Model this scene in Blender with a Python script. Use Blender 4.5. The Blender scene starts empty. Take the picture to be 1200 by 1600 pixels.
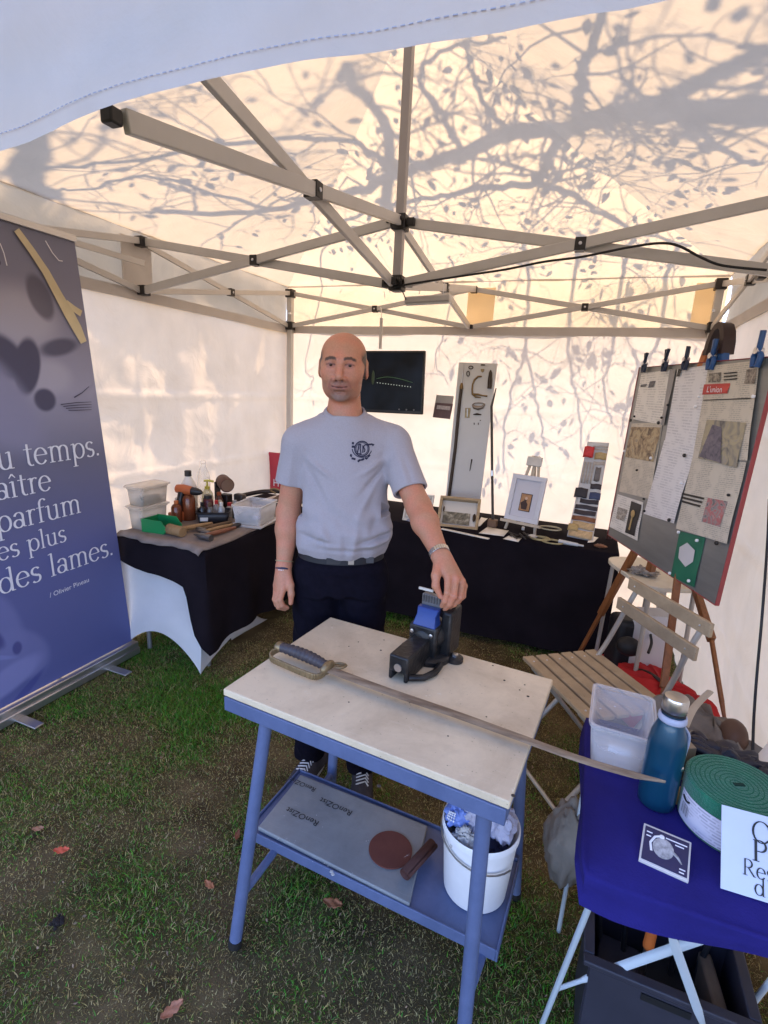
import bpy, bmesh, math, random
import numpy as np
from mathutils import Matrix, Vector, noise as mnoise
from mathutils.bvhtree import BVHTree

random.seed(7); RNG = np.random.default_rng(7)
S = bpy.context.scene
COL = S.collection
R = math.radians
V = Vector

# ------------------------------------------------------------------ camera
CAM = V((0.8809, -2.2733, 1.5747))
YAW, PITCH, ROLL, FPX = R(21.339), R(-13.493), R(2.926), 800.0
_f = V((-math.sin(YAW)*math.cos(PITCH), math.cos(YAW)*math.cos(PITCH), math.sin(PITCH)))
_r = V((math.cos(YAW), math.sin(YAW), 0)); _u = _r.cross(_f)
CR = _r*math.cos(ROLL) + _u*math.sin(ROLL)
CU = -_r*math.sin(ROLL) + _u*math.cos(ROLL)
cd = bpy.data.cameras.new('camera'); cam = bpy.data.objects.new('camera', cd); COL.objects.link(cam)
m = Matrix.Identity(4)
for i in range(3):
    m[i][0], m[i][1], m[i][2], m[i][3] = CR[i], CU[i], -_f[i], CAM[i]
cam.matrix_world = m
cd.sensor_fit = 'VERTICAL'; cd.sensor_height = 24; cd.sensor_width = 24
cd.lens = FPX/1600*24; cd.clip_start = 0.05; cd.clip_end = 2000
S.camera = cam
S.render.resolution_x = 768; S.render.resolution_y = 1024

# ------------------------------------------------------------------ sky and sun
SUN_EL, SUN_AZ = R(43), R(-3)              # azimuth measured from +Y towards +X
SUN = V((math.sin(SUN_AZ)*math.cos(SUN_EL), math.cos(SUN_AZ)*math.cos(SUN_EL), math.sin(SUN_EL)))
W = bpy.data.worlds.new('World'); S.world = W; W.use_nodes = True
nt = W.node_tree; bg = nt.nodes['Background']
sk = nt.nodes.new('ShaderNodeTexSky'); sk.sky_type = 'NISHITA'; sk.sun_disc = False
sk.sun_elevation = SUN_EL; sk.sun_rotation = SUN_AZ; sk.air_density = 1.0; sk.dust_density = 0.3; sk.ozone_density = 3.5
tn = nt.nodes.new('ShaderNodeMix'); tn.data_type = 'RGBA'; tn.blend_type = 'MULTIPLY'; tn.inputs['Factor'].default_value = 1; tn.inputs['B'].default_value = (1.06, 0.95, 1.05, 1)   # sky light tinted towards magenta, standing in for camera white balance
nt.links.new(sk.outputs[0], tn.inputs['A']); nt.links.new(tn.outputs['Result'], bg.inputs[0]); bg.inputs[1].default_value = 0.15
sl = bpy.data.lights.new('sun', 'SUN'); sl.energy = 2.9; sl.angle = R(0.5); sl.color = (1, 0.86, 0.68)
so = bpy.data.objects.new('sun', sl); COL.objects.link(so)
so.rotation_euler = SUN.to_track_quat('Z', 'Y').to_euler(); so.location = (0, 8, 9)
S.view_settings.view_transform = 'Standard'; S.view_settings.look = 'None'
S.view_settings.gamma = 1.0; S.view_settings.use_curve_mapping = False
S.view_settings.exposure = 2.25
S.render.engine = 'CYCLES'
S.cycles.max_bounces = 10; S.cycles.diffuse_bounces = 5; S.cycles.transmission_bounces = 8; S.cycles.transparent_max_bounces = 12

# ------------------------------------------------------------------ layout helpers (survey of the photograph)
def ray(x, y): return _f + CR*((x-600)/FPX) - CU*((y-800)/FPX)
def PZ(x, y, z=0.0): d = ray(x, y); return CAM + d*((z-CAM.z)/d.z)
def PY(x, y, Y): d = ray(x, y); return CAM + d*((Y-CAM.y)/d.y)
def PX(x, y, X): d = ray(x, y); return CAM + d*((X-CAM.x)/d.x)

# ------------------------------------------------------------------ materials
MATS = {}
def _n(nt, t, **k):
    n = nt.nodes.new(t)
    for a, b in k.items(): setattr(n, a, b)
    return n
def pm(name, col, rough=0.6, metal=0.0, var=0.12, scale=6.0, bump=0.0, bscale=60.0, spec=0.5, trans=0.0, ior=1.45,
       col2=None, stretch=None, sheen=0.0, thr=None, coat=0.0, sss=0.0, alpha=1.0, rvar=0.0):
    """principled material with noise-driven colour variation, optional second colour (wear) and bump"""
    if name in MATS: return MATS[name]
    m = bpy.data.materials.new(name); m.use_nodes = True; MATS[name] = m
    nt = m.node_tree; p = nt.nodes['Principled BSDF']; L = nt.links.new
    tc = _n(nt, 'ShaderNodeTexCoord'); mp = _n(nt, 'ShaderNodeMapping'); L(tc.outputs['Object'], mp.inputs[0])
    if stretch: mp.inputs['Scale'].default_value = stretch
    no = _n(nt, 'ShaderNodeTexNoise'); no.inputs['Scale'].default_value = scale; no.inputs['Detail'].default_value = 6; no.inputs['Roughness'].default_value = 0.6
    L(mp.outputs[0], no.inputs['Vector'])
    cr = _n(nt, 'ShaderNodeValToRGB'); e = cr.color_ramp.elements
    c1 = tuple(max(0, c*(1-var)) for c in col); c2 = col2 or tuple(min(1, c*(1+var)) for c in col)
    a, b = thr or (0.3, 0.7)
    e[0].position = a; e[0].color = (*c1, 1); e[1].position = b; e[1].color = (*c2, 1)
    L(no.outputs['Fac'], cr.inputs[0]); L(cr.outputs[0], p.inputs['Base Color'])
    p.inputs['Roughness'].default_value = rough; p.inputs['Metallic'].default_value = metal
    p.inputs['Specular IOR Level'].default_value = spec; p.inputs['IOR'].default_value = ior
    p.inputs['Transmission Weight'].default_value = trans; p.inputs['Sheen Weight'].default_value = sheen
    p.inputs['Coat Weight'].default_value = coat; p.inputs['Alpha'].default_value = alpha
    if sss:
        p.inputs['Subsurface Weight'].default_value = sss; p.inputs['Subsurface Radius'].default_value = (0.012, 0.004, 0.002); p.inputs['Subsurface Scale'].default_value = 1.0
    if rvar:
        mr = _n(nt, 'ShaderNodeMapRange'); mr.inputs['To Min'].default_value = rough-rvar; mr.inputs['To Max'].default_value = rough+rvar
        L(no.outputs['Fac'], mr.inputs[0]); L(mr.outputs[0], p.inputs['Roughness'])
    if bump:
        nb = _n(nt, 'ShaderNodeTexNoise'); nb.inputs['Scale'].default_value = bscale; nb.inputs['Detail'].default_value = 5
        L(mp.outputs[0], nb.inputs['Vector'])
        bp = _n(nt, 'ShaderNodeBump'); bp.inputs['Strength'].default_value = bump; bp.inputs['Distance'].default_value = 0.004
        L(nb.outputs['Fac'], bp.inputs['Height']); L(bp.outputs[0], p.inputs['Normal'])
    return m

def canvas_mat(name, dif, tra, mix=0.5, wrinkle=0.5, wscale=(3, 3, 3)):
    """thin white tent cloth: part of the light is reflected, part shines through"""
    m = bpy.data.materials.new(name); m.use_nodes = True; MATS[name] = m
    nt = m.node_tree; L = nt.links.new; nt.nodes.remove(nt.nodes['Principled BSDF']); out = nt.nodes['Material Output']
    d = _n(nt, 'ShaderNodeBsdfDiffuse'); t = _n(nt, 'ShaderNodeBsdfTranslucent'); g = _n(nt, 'ShaderNodeBsdfGlossy')
    g.inputs['Roughness'].default_value = 0.45; g.inputs['Color'].default_value = (0.8, 0.8, 0.8, 1)
    mx = _n(nt, 'ShaderNodeMixShader'); mx.inputs[0].default_value = mix
    mg = _n(nt, 'ShaderNodeMixShader'); mg.inputs[0].default_value = 0.03
    tc = _n(nt, 'ShaderNodeTexCoord'); mp = _n(nt, 'ShaderNodeMapping'); mp.inputs['Scale'].default_value = wscale
    no = _n(nt, 'ShaderNodeTexNoise'); no.inputs['Scale'].default_value = 1.6; no.inputs['Detail'].default_value = 8; no.inputs['Distortion'].default_value = 0.6
    L(tc.outputs['Object'], mp.inputs[0]); L(mp.outputs[0], no.inputs['Vector'])
    bp = _n(nt, 'ShaderNodeBump'); bp.inputs['Strength'].default_value = wrinkle; bp.inputs['Distance'].default_value = 0.05
    L(no.outputs['Fac'], bp.inputs['Height'])
    n2 = _n(nt, 'ShaderNodeTexNoise'); n2.inputs['Scale'].default_value = 5; n2.inputs['Detail'].default_value = 8
    L(tc.outputs['Object'], n2.inputs['Vector'])
    for node, c in ((d, dif), (t, tra)):
        cr = _n(nt, 'ShaderNodeValToRGB'); e = cr.color_ramp.elements
        e[0].position = 0.3; e[0].color = (*[x*0.9 for x in c], 1); e[1].position = 0.65; e[1].color = (*c, 1)
        L(n2.outputs['Fac'], cr.inputs[0]); L(cr.outputs[0], node.inputs['Color']); L(bp.outputs[0], node.inputs['Normal'])
    L(d.outputs[0], mx.inputs[1]); L(t.outputs[0], mx.inputs[2]); L(mx.outputs[0], mg.inputs[1]); L(g.outputs[0], mg.inputs[2]); L(mg.outputs[0], out.inputs[0])
    return m

def vcol_mat(name, rough=0.6, attr='col', sss=0.0, bump=0.0, bscale=120, spec=0.4, trl=0.0):
    if name in MATS: return MATS[name]
    m = bpy.data.materials.new(name); m.use_nodes = True; MATS[name] = m
    nt = m.node_tree; p = nt.nodes['Principled BSDF']; L = nt.links.new
    a = _n(nt, 'ShaderNodeAttribute'); a.attribute_name = attr
    tc = _n(nt, 'ShaderNodeTexCoord'); no = _n(nt, 'ShaderNodeTexNoise'); no.inputs['Scale'].default_value = bscale; no.inputs['Detail'].default_value = 5
    L(tc.outputs['Object'], no.inputs['Vector'])
    mr = _n(nt, 'ShaderNodeMapRange'); mr.inputs['To Min'].default_value = 0.82; mr.inputs['To Max'].default_value = 1.18
    L(no.outputs['Fac'], mr.inputs[0])
    mx = _n(nt, 'ShaderNodeMix', data_type='RGBA', blend_type='MULTIPLY'); mx.inputs['Factor'].default_value = 1
    L(a.outputs['Color'], mx.inputs['A']); L(mr.outputs[0], mx.inputs['B']); L(mx.outputs['Result'], p.inputs['Base Color'])
    p.inputs['Roughness'].default_value = rough; p.inputs['Specular IOR Level'].default_value = spec
    if sss:
        p.inputs['Subsurface Weight'].default_value = sss; p.inputs['Subsurface Radius'].default_value = (0.012, 0.004, 0.002); p.inputs['Subsurface Scale'].default_value = 1.0
    if bump:
        bp = _n(nt, 'ShaderNodeBump'); bp.inputs['Strength'].default_value = bump; bp.inputs['Distance'].default_value = 0.002
        L(no.outputs['Fac'], bp.inputs['Height']); L(bp.outputs[0], p.inputs['Normal'])
    return m

def clear_mat(name, tint, fac, rough=0.25):
    """milky see-through plastic: mostly transparent with a whitish body"""
    m = bpy.data.materials.new(name); m.use_nodes = True; MATS[name] = m
    nt = m.node_tree; p = nt.nodes['Principled BSDF']; L = nt.links.new
    p.inputs['Base Color'].default_value = (*tint, 1); p.inputs['Roughness'].default_value = rough
    t = _n(nt, 'ShaderNodeBsdfTransparent'); mx = _n(nt, 'ShaderNodeMixShader')
    lw = _n(nt, 'ShaderNodeLayerWeight'); lw.inputs[0].default_value = 0.35
    tc = _n(nt, 'ShaderNodeTexCoord'); no = _n(nt, 'ShaderNodeTexNoise'); no.inputs['Scale'].default_value = 9; no.inputs['Detail'].default_value = 4
    L(tc.outputs['Object'], no.inputs['Vector'])
    mr = _n(nt, 'ShaderNodeMapRange'); mr.inputs['From Min'].default_value = 0.2; mr.inputs['From Max'].default_value = 0.8; mr.inputs['To Min'].default_value = fac-0.08; mr.inputs['To Max'].default_value = fac+0.08
    ad = _n(nt, 'ShaderNodeMath', operation='ADD', use_clamp=True); mu = _n(nt, 'ShaderNodeMath', operation='MULTIPLY'); mu.inputs[1].default_value = 0.5
    L(no.outputs['Fac'], mr.inputs[0]); L(lw.outputs['Facing'], mu.inputs[0]); L(mu.outputs[0], ad.inputs[0]); L(mr.outputs[0], ad.inputs[1])
    L(ad.outputs[0], mx.inputs[0]); L(t.outputs[0], mx.inputs[1]); L(p.outputs[0], mx.inputs[2]); L(mx.outputs[0], nt.nodes['Material Output'].inputs[0])
    return m

def print_mat(name, paper=(0.72, 0.7, 0.64), ink=(0.12, 0.11, 0.1), line=0.012, word=0.035, gap=0.006, axes='YZ', strength=0.75, cols=None):
    """printed page: rows of small word blocks on paper (flat print); u, v from the object's UV-like local coordinates"""
    if name in MATS: return MATS[name]
    m = bpy.data.materials.new(name); m.use_nodes = True; MATS[name] = m
    nt = m.node_tree; p = nt.nodes['Principled BSDF']; L = nt.links.new
    uv = _n(nt, 'ShaderNodeUVMap'); uv.uv_map = 'uv'
    bk = _n(nt, 'ShaderNodeTexBrick'); bk.inputs['Scale'].default_value = 1.0
    bk.inputs['Brick Width'].default_value = word; bk.inputs['Row Height'].default_value = line; bk.inputs['Mortar Size'].default_value = gap*0.5
    bk.inputs['Color1'].default_value = (*ink, 1); bk.inputs['Color2'].default_value = (*[i+(q-i)*0.5 for i, q in zip(ink, paper)], 1); bk.inputs['Mortar'].default_value = (*paper, 1)
    bk.inputs['Bias'].default_value = 0.1; bk.offset = 0.37; bk.squash = 0.7; bk.squash_frequency = 3
    L(uv.outputs[0], bk.inputs['Vector'])
    no = _n(nt, 'ShaderNodeTexNoise'); no.inputs['Scale'].default_value = 14; L(uv.outputs[0], no.inputs['Vector'])
    mr = _n(nt, 'ShaderNodeMapRange'); mr.inputs['From Min'].default_value = 0.42; mr.inputs['From Max'].default_value = 0.5; mr.inputs['To Max'].default_value = strength
    L(no.outputs['Fac'], mr.inputs[0])
    mx = _n(nt, 'ShaderNodeMix', data_type='RGBA'); mx.inputs['A'].default_value = (*paper, 1)
    L(mr.outputs[0], mx.inputs['Factor']); L(bk.outputs['Color'], mx.inputs['B']); L(mx.outputs['Result'], p.inputs['Base Color'])
    p.inputs['Roughness'].default_value = 0.75; p.inputs['Specular IOR Level'].default_value = 0.2
    return m

def picture_mat(name, cols, scale=14, seed=0.0, dist=1.2):
    """flat printed photograph: blotches of a few colours"""
    if name in MATS: return MATS[name]
    m = bpy.data.materials.new(name); m.use_nodes = True; MATS[name] = m
    nt = m.node_tree; p = nt.nodes['Principled BSDF']; L = nt.links.new
    tc = _n(nt, 'ShaderNodeTexCoord'); mp = _n(nt, 'ShaderNodeMapping'); mp.inputs['Location'].default_value = (seed, seed*1.7, seed*0.3)
    L(tc.outputs['Object'], mp.inputs[0])
    no = _n(nt, 'ShaderNodeTexNoise'); no.inputs['Scale'].default_value = scale; no.inputs['Detail'].default_value = 5; no.inputs['Distortion'].default_value = dist
    L(mp.outputs[0], no.inputs['Vector'])
    cr = _n(nt, 'ShaderNodeValToRGB'); e = cr.color_ramp.elements
    while len(e) < len(cols): e.new(0.5)
    for i, c in enumerate(cols): e[i].position = 0.3+0.4*i/(len(cols)-1); e[i].color = (*c, 1)
    L(no.outputs['Fac'], cr.inputs[0]); L(cr.outputs[0], p.inputs['Base Color']); p.inputs['Roughness'].default_value = 0.6
    return m

def worn_mat(name, base, dark, chip, rough=0.6, scale=6.0, chip_at=0.68, speck=0.0, scratch=0.0, metal=0.0):
    """used surface: broad stains, small chips of another colour, specks and scratches"""
    m = bpy.data.materials.new(name); m.use_nodes = True; MATS[name] = m; nt = m.node_tree; p = nt.nodes['Principled BSDF']; L = nt.links.new
    tc = _n(nt, 'ShaderNodeTexCoord'); cur = None
    def noise(s, d=6, st=None, dist=0.0):
        mp = _n(nt, 'ShaderNodeMapping'); L(tc.outputs['Object'], mp.inputs[0])
        if st: mp.inputs['Scale'].default_value = st[:3]; mp.inputs['Rotation'].default_value = (0, 0, st[3])
        n = _n(nt, 'ShaderNodeTexNoise'); n.inputs['Scale'].default_value = s; n.inputs['Detail'].default_value = d; n.inputs['Roughness'].default_value = .65; n.inputs['Distortion'].default_value = dist; L(mp.outputs[0], n.inputs['Vector']); return n.outputs['Fac']
    def layer(cur, fac, a, b, col, amt=1.0):
        mr = _n(nt, 'ShaderNodeMapRange'); mr.inputs['From Min'].default_value = a; mr.inputs['From Max'].default_value = b; mr.inputs['To Max'].default_value = amt; L(fac, mr.inputs[0])
        mx = _n(nt, 'ShaderNodeMix', data_type='RGBA'); mx.inputs['B'].default_value = (*col, 1); L(mr.outputs[0], mx.inputs['Factor'])
        if cur is None: mx.inputs['A'].default_value = (*base, 1)
        else: L(cur, mx.inputs['A'])
        return mx.outputs['Result']
    big = noise(scale, 7, None, .4); cur = layer(cur, big, .42, .72, dark, .8); cur = layer(cur, noise(scale*4), .5, .8, dark, .5)
    ch = noise(scale*3.3, 8, None, .8); cur = layer(cur, ch, chip_at, chip_at+.03, chip)
    if scratch:
        for k, ang in enumerate((.35, -.5, 1.2)): cur = layer(cur, noise(7+k, 3, (1.2, 60, 60, ang)), .66, .70, dark if k % 2 else chip, scratch)
    if speck: cur = layer(cur, noise(130, 2), .70, .74, tuple(c*.35 for c in dark), speck)
    L(cur, p.inputs['Base Color']); p.inputs['Metallic'].default_value = metal; p.inputs['Specular IOR Level'].default_value = .4
    mr = _n(nt, 'ShaderNodeMapRange'); mr.inputs['To Min'].default_value = rough-.15; mr.inputs['To Max'].default_value = min(1, rough+.15); L(big, mr.inputs[0]); L(mr.outputs[0], p.inputs['Roughness'])
    bp = _n(nt, 'ShaderNodeBump'); bp.inputs['Strength'].default_value = .35; bp.inputs['Distance'].default_value = .002; L(ch, bp.inputs['Height']); L(bp.outputs[0], p.inputs['Normal'])
    return m

# ------------------------------------------------------------------ mesh builder
ORG = {}
def origin(o): return ORG.get(o.name, V((0, 0, 0)))
class MB:
    def __init__(s, M=None): s.v = []; s.f = []; s.M = M or Matrix.Identity(4); s.uv = None
    def add(s, vs, fs):
        n = len(s.v); s.v += [s.M @ V(p) for p in vs]; s.f += [tuple(i+n for i in f) for f in fs]; return s
    def box(s, c, d, M=None):
        x, y, z = [q/2 for q in d]; M = M or Matrix.Identity(4); c = V(c)
        p = [c + (M.to_3x3() @ V(q)) for q in ((-x,-y,-z),(x,-y,-z),(x,y,-z),(-x,y,-z),(-x,-y,z),(x,-y,z),(x,y,z),(-x,y,z))]
        return s.add(p, [(0,3,2,1),(4,5,6,7),(0,1,5,4),(1,2,6,5),(2,3,7,6),(3,0,4,7)])
    def bar(s, p, q, w, h, up=(0, 0, 1)):
        p, q = V(p), V(q); d = (q-p).normalized(); u = V(up); x = d.cross(u)
        if x.length < 1e-4: x = d.cross(V((0, 1, 0)))
        x.normalize(); u = x.cross(d); x = x*w/2; u = u*h/2
        return s.add([p-x-u, p+x-u, p+x+u, p-x+u, q-x-u, q+x-u, q+x+u, q-x+u], [(0,1,2,3),(7,6,5,4),(0,4,5,1),(1,5,6,2),(2,6,7,3),(3,7,4,0)])
    def tube(s, pts, r, n=10, caps=True, sq=1.0):
        pts = [V(p) for p in pts]; k = len(pts); rr = r if hasattr(r, '__len__') else [r]*k
        vs = []; fs = []; prev = None
        for i, p in enumerate(pts):
            t = (pts[min(i+1, k-1)]-pts[max(i-1, 0)]).normalized()
            if prev is None:
                a = t.cross(V((0, 0, 1)));  a = a if a.length > 0.1 else t.cross(V((1, 0, 0)))
            else: a = prev - t*prev.dot(t)
            a.normalize(); prev = a; b = t.cross(a)
            for j in range(n):
                an = 2*math.pi*j/n; vs.append(p + a*math.cos(an)*rr[i] + b*math.sin(an)*rr[i]*sq)
        for i in range(k-1):
            for j in range(n):
                j2 = (j+1) % n; fs.append((i*n+j, i*n+j2, (i+1)*n+j2, (i+1)*n+j))
        if caps: fs.append(tuple(range(n-1, -1, -1))); fs.append(tuple(range((k-1)*n, k*n)))
        return s.add(vs, fs)
    def lathe(s, prof, n=24, c=(0, 0, 0), M=None, cap=True):
        c = V(c); M = (M or Matrix.Identity(4)).to_3x3(); vs = []; fs = []
        for r, z in prof:
            for j in range(n):
                a = 2*math.pi*j/n; vs.append(c + M @ V((r*math.cos(a), r*math.sin(a), z)))
        k = len(prof)
        for i in range(k-1):
            for j in range(n):
                j2 = (j+1) % n; fs.append((i*n+j, i*n+j2, (i+1)*n+j2, (i+1)*n+j))
        if cap: fs.append(tuple(range(n-1, -1, -1))); fs.append(tuple(range((k-1)*n, k*n)))
        return s.add(vs, fs)
    def loft(s, rings, cap=True):
        n = len(rings[0]); vs = [p for r in rings for p in r]; fs = []
        for i in range(len(rings)-1):
            for j in range(n):
                j2 = (j+1) % n; fs.append((i*n+j, i*n+j2, (i+1)*n+j2, (i+1)*n+j))
        if cap: fs.append(tuple(range(n-1, -1, -1))); fs.append(tuple(range((len(rings)-1)*n, len(rings)*n)))
        return s.add(vs, fs)
    def prism(s, poly, t, M=None):
        """2-d outline extruded by t along local z"""
        M = M or Matrix.Identity(4); n = len(poly)
        vs = [M @ V((x, y, 0)) for x, y in poly] + [M @ V((x, y, t)) for x, y in poly]
        fs = [tuple(range(n-1, -1, -1)), tuple(range(n, 2*n))] + [(j, (j+1) % n, n+(j+1) % n, n+j) for j in range(n)]
        return s.add(vs, fs)
    def grid(s, fn, nu, nv, uv=None):
        vs = [fn(i/nu, j/nv) for j in range(nv+1) for i in range(nu+1)]
        fs = [(j*(nu+1)+i, j*(nu+1)+i+1, (j+1)*(nu+1)+i+1, (j+1)*(nu+1)+i) for j in range(nv) for i in range(nu)]
        s.uv = [(i/nu, j/nv) for j in range(nv+1) for i in range(nu+1)]
        return s.add(vs, fs)
    def ball(s, c, r, n=12, m=8, M=None):
        rr = r if hasattr(r, '__len__') else (r, r, r); M = (M or Matrix.Identity(4)).to_3x3(); c = V(c)
        return s.loft([[c + M @ V((rr[0]*math.sin(math.pi*(i+.02)/(m+.04))*math.cos(2*math.pi*j/n), rr[1]*math.sin(math.pi*(i+.02)/(m+.04))*math.sin(2*math.pi*j/n), -rr[2]*math.cos(math.pi*i/m))) for j in range(n)] for i in range(m+1)])
    def build(s, name, mat, parent=None, smooth=40, bevel=0.0, solid=0.0, base=False, seg=2, sub=0):
        me = bpy.data.meshes.new(name)
        xs = np.array([tuple(p) for p in s.v]); lo, hi = xs.min(0), xs.max(0); c = (lo+hi)/2
        if base: c[2] = lo[2]
        me.from_pydata([tuple(p) for p in xs-c], [], s.f); me.update()
        if s.uv and len(s.uv) == len(s.v):
            ul = me.uv_layers.new(name='uv')
            for lp in me.loops: ul.data[lp.index].uv = s.uv[lp.vertex_index]
        o = bpy.data.objects.new(name, me); COL.objects.link(o)
        me.materials.append(mat)
        finish(me, smooth)
        ORG[o.name] = V(c)
        if parent: o.parent = parent; o.location = V(c)-origin(parent)
        else: o.location = V(c)
        if bevel:
            b = o.modifiers.new('bevel', 'BEVEL'); b.width = bevel; b.segments = seg; b.limit_method = 'ANGLE'; b.angle_limit = R(40)
        if solid:
            b = o.modifiers.new('thickness', 'SOLIDIFY'); b.thickness = solid; b.offset = 0
        if sub:
            b = o.modifiers.new('smooth', 'SUBSURF'); b.levels = sub; b.render_levels = sub
        return o
def finish(me, smooth):
    if smooth:
        me.polygons.foreach_set('use_smooth', [True]*len(me.polygons))
        bm = bmesh.new(); bm.from_mesh(me)
        for e in bm.edges:
            if len(e.link_faces) == 2 and e.calc_face_angle(0) > R(smooth): e.smooth = False
        bm.to_mesh(me); bm.free()
def thing(name, label, cat, loc, group=None):
    o = bpy.data.objects.new(name, None); COL.objects.link(o); o.empty_display_size = 0.05
    o.location = V(loc); ORG[o.name] = V(loc); return tag(o, label, cat, group)
def tag(o, label, cat, group=None):
    o['label'] = label; o['category'] = cat
    if group: o['group'] = group
    return o
def clone(o, parent, off):
    c = o.copy(); COL.objects.link(c); ORG[c.name] = origin(o)+V(off); c.parent = parent
    c.location = ORG[c.name]-origin(parent) if parent else ORG[c.name]; return c
def text_mesh(name, s, size, M, mat, parent, align='LEFT', spacing=1.0, ext=0.0):
    cu = bpy.data.curves.new('lettering', 'FONT'); cu.body = s; cu.size = size; cu.align_x = align; cu.space_character = spacing; cu.extrude = ext; cu.resolution_u = 3
    to = bpy.data.objects.new('lettering', cu); COL.objects.link(to)
    dg = bpy.context.evaluated_depsgraph_get(); me = bpy.data.meshes.new_from_object(to.evaluated_get(dg))
    vs = [M @ v.co for v in me.vertices]; fs = [tuple(p.vertices) for p in me.polygons]
    bpy.data.objects.remove(to); bpy.data.curves.remove(cu); bpy.data.meshes.remove(me)
    b = MB(); b.add(vs, fs); return b.build(name, mat, parent, smooth=0)
def frame3(o, x, y):
    """matrix with local x, y axes in the plane, z = normal"""
    x = V(x).normalized(); y = V(y); y = (y-x*x.dot(y)).normalized(); z = x.cross(y); m = Matrix.Identity(4); o = V(o)
    for i in range(3): m[i][0], m[i][1], m[i][2], m[i][3] = x[i], y[i], z[i], o[i]
    return m
def rz(a, o=(0, 0, 0)): return Matrix.Translation(V(o)) @ Matrix.Rotation(R(a), 4, 'Z')
def fbm(x, y, z=0.0, o=4):
    return mnoise.fractal(V((x, y, z)), 0.9, 2.0, o)

# colours shared by many things
white_metal = pm('white painted aluminium', (0.53, 0.505, 0.48), 0.35, 0.1, 0.05, 8, bump=0.05)
dark_plastic = pm('black plastic', (0.02, 0.018, 0.018), 0.45, 0, 0.2, 20)
black_rubber = pm('black cable rubber', (0.012, 0.012, 0.014), 0.5, 0, 0.1)
steel = pm('bright steel', (0.6, 0.6, 0.62), 0.3, 1.0, 0.08, 20)
# ================================================================== ground, grass
def patch(x, y):
    """0 = straw brown, 1 = green (growth pattern of the lawn)"""
    v = 0.38 + 0.85*fbm(x*1.3+3.1, y*1.3-1.7) + 0.45*fbm(x*4.1, y*4.1, 5.0)
    for cx, cy, r, a in ((-0.75, -0.55, 0.42, 0.55), (-0.55, -0.95, 0.30, 0.35), (-1.1, -1.0, 0.25, -0.25), (-0.95, -0.75, 0.25, -0.35), (-0.3, -0.8, 0.22, -0.45), (-0.6, -1.75, 0.5, -0.4),
                         (0.1, 0.3, 0.6, -0.6), (0.5, 0.6, 0.5, -0.45), (0.3, -1.35, 0.3, 0.1), (0.9, -0.6, 0.3, -0.3), (-0.75, -1.3, 0.18, 0.35), (-0.05, -1.5, .3, -.25)):
        d = ((x-cx)**2+(y-cy)**2)/(r*r)
        v += a*math.exp(-d)
    return min(1.0, max(0.0, v))
def soil_col(p, x, y):
    n = 0.75+0.5*fbm(x*9, y*9, 2.0)
    br = V((0.145, 0.102, 0.05)); gr = V((0.065, 0.075, 0.018))
    return (br*(1-p)+gr*p)*n
def col_attr(me, cols, name='col'):
    a = me.color_attributes.new(name, 'FLOAT_COLOR', 'POINT')
    a.data.foreach_set('color', np.concatenate([np.asarray(cols, dtype=np.float32).reshape(-1, 3), np.ones((len(cols), 1), np.float32)], 1).ravel())
gb = MB(); xs = [-400, -120, -40, -15, -6, -3.5] + [-2.4+0.06*i for i in range(81)] + [3.5, 6, 15, 40, 120, 400]
ys = [-400, -120, -40, -15, -6, -3.6] + [-2.6+0.06*i for i in range(81)] + [3.5, 6, 15, 40, 120, 400]
gv = [(x, y, 0.012*fbm(x*1.7, y*1.7, 9) - 0.004 if abs(x) < 2.5 and abs(y) < 2.7 else -0.004) for y in ys for x in xs]
nx = len(xs); gb.add(gv, [(j*nx+i, j*nx+i+1, (j+1)*nx+i+1, (j+1)*nx+i) for j in range(len(ys)-1) for i in range(nx-1)])
go = gb.build('ground', vcol_mat('dry lawn soil', 0.95, bump=1.0, bscale=260, spec=0.1)); go['kind'] = 'structure'
col_attr(go.data, [soil_col(patch(x, y), x, y) for x, y, z in gv])
gz = lambda x, y: 0.012*fbm(x*1.7, y*1.7, 9)-0.004
# blades
NB = 520000
bx = RNG.uniform(-1.62, 1.55, NB); by = RNG.uniform(-2.0, 1.45, NB)
G = 0.03; gx = np.arange(-1.8, 1.8, G); gy = np.arange(-2.2, 1.6, G)
PT = np.array([[patch(x, y) for x in gx] for y in gy]); ZT = np.array([[gz(x, y) for x in gx] for y in gy])
ii = np.clip(((by+2.2)/G).astype(int), 0, len(gy)-1); jj = np.clip(((bx+1.8)/G).astype(int), 0, len(gx)-1)
P_ = PT[ii, jj]; Z_ = ZT[ii, jj]
keep = (RNG.random(NB) < 0.55+0.45*P_) & ~((by > 0.15) & (RNG.random(NB) < 0.6)) & ~((bx < -0.95) & (by > 0.1))
bx, by, P_, Z_ = bx[keep], by[keep], P_[keep], Z_[keep]; n = len(bx)
an = RNG.uniform(0, 2*np.pi, n); hh = (0.0055+0.012*P_**1.5)*RNG.uniform(0.4, 1.5, n); lean = RNG.uniform(0.3, 1.6, n)*hh*(1.8-0.7*P_); w = RNG.uniform(0.0007, 0.0015, n)
la = RNG.uniform(0, 2*np.pi, n)
dx, dy = np.cos(an)*w, np.sin(an)*w
tip = np.stack([bx+np.cos(la)*lean, by+np.sin(la)*lean, Z_+hh], 1)
mid = np.stack([bx+np.cos(la)*lean*0.35, by+np.sin(la)*lean*0.35, Z_+hh*0.6], 1)
v0 = np.stack([bx-dx, by-dy, Z_-0.003], 1); v1 = np.stack([bx+dx, by+dy, Z_-0.003], 1)
off = np.stack([dx, dy, 0*dx], 1)*0.8
vv = np.stack([v0, v1, mid+off, mid-off, tip], 1).reshape(-1, 3)
k = np.arange(n)*5
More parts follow.
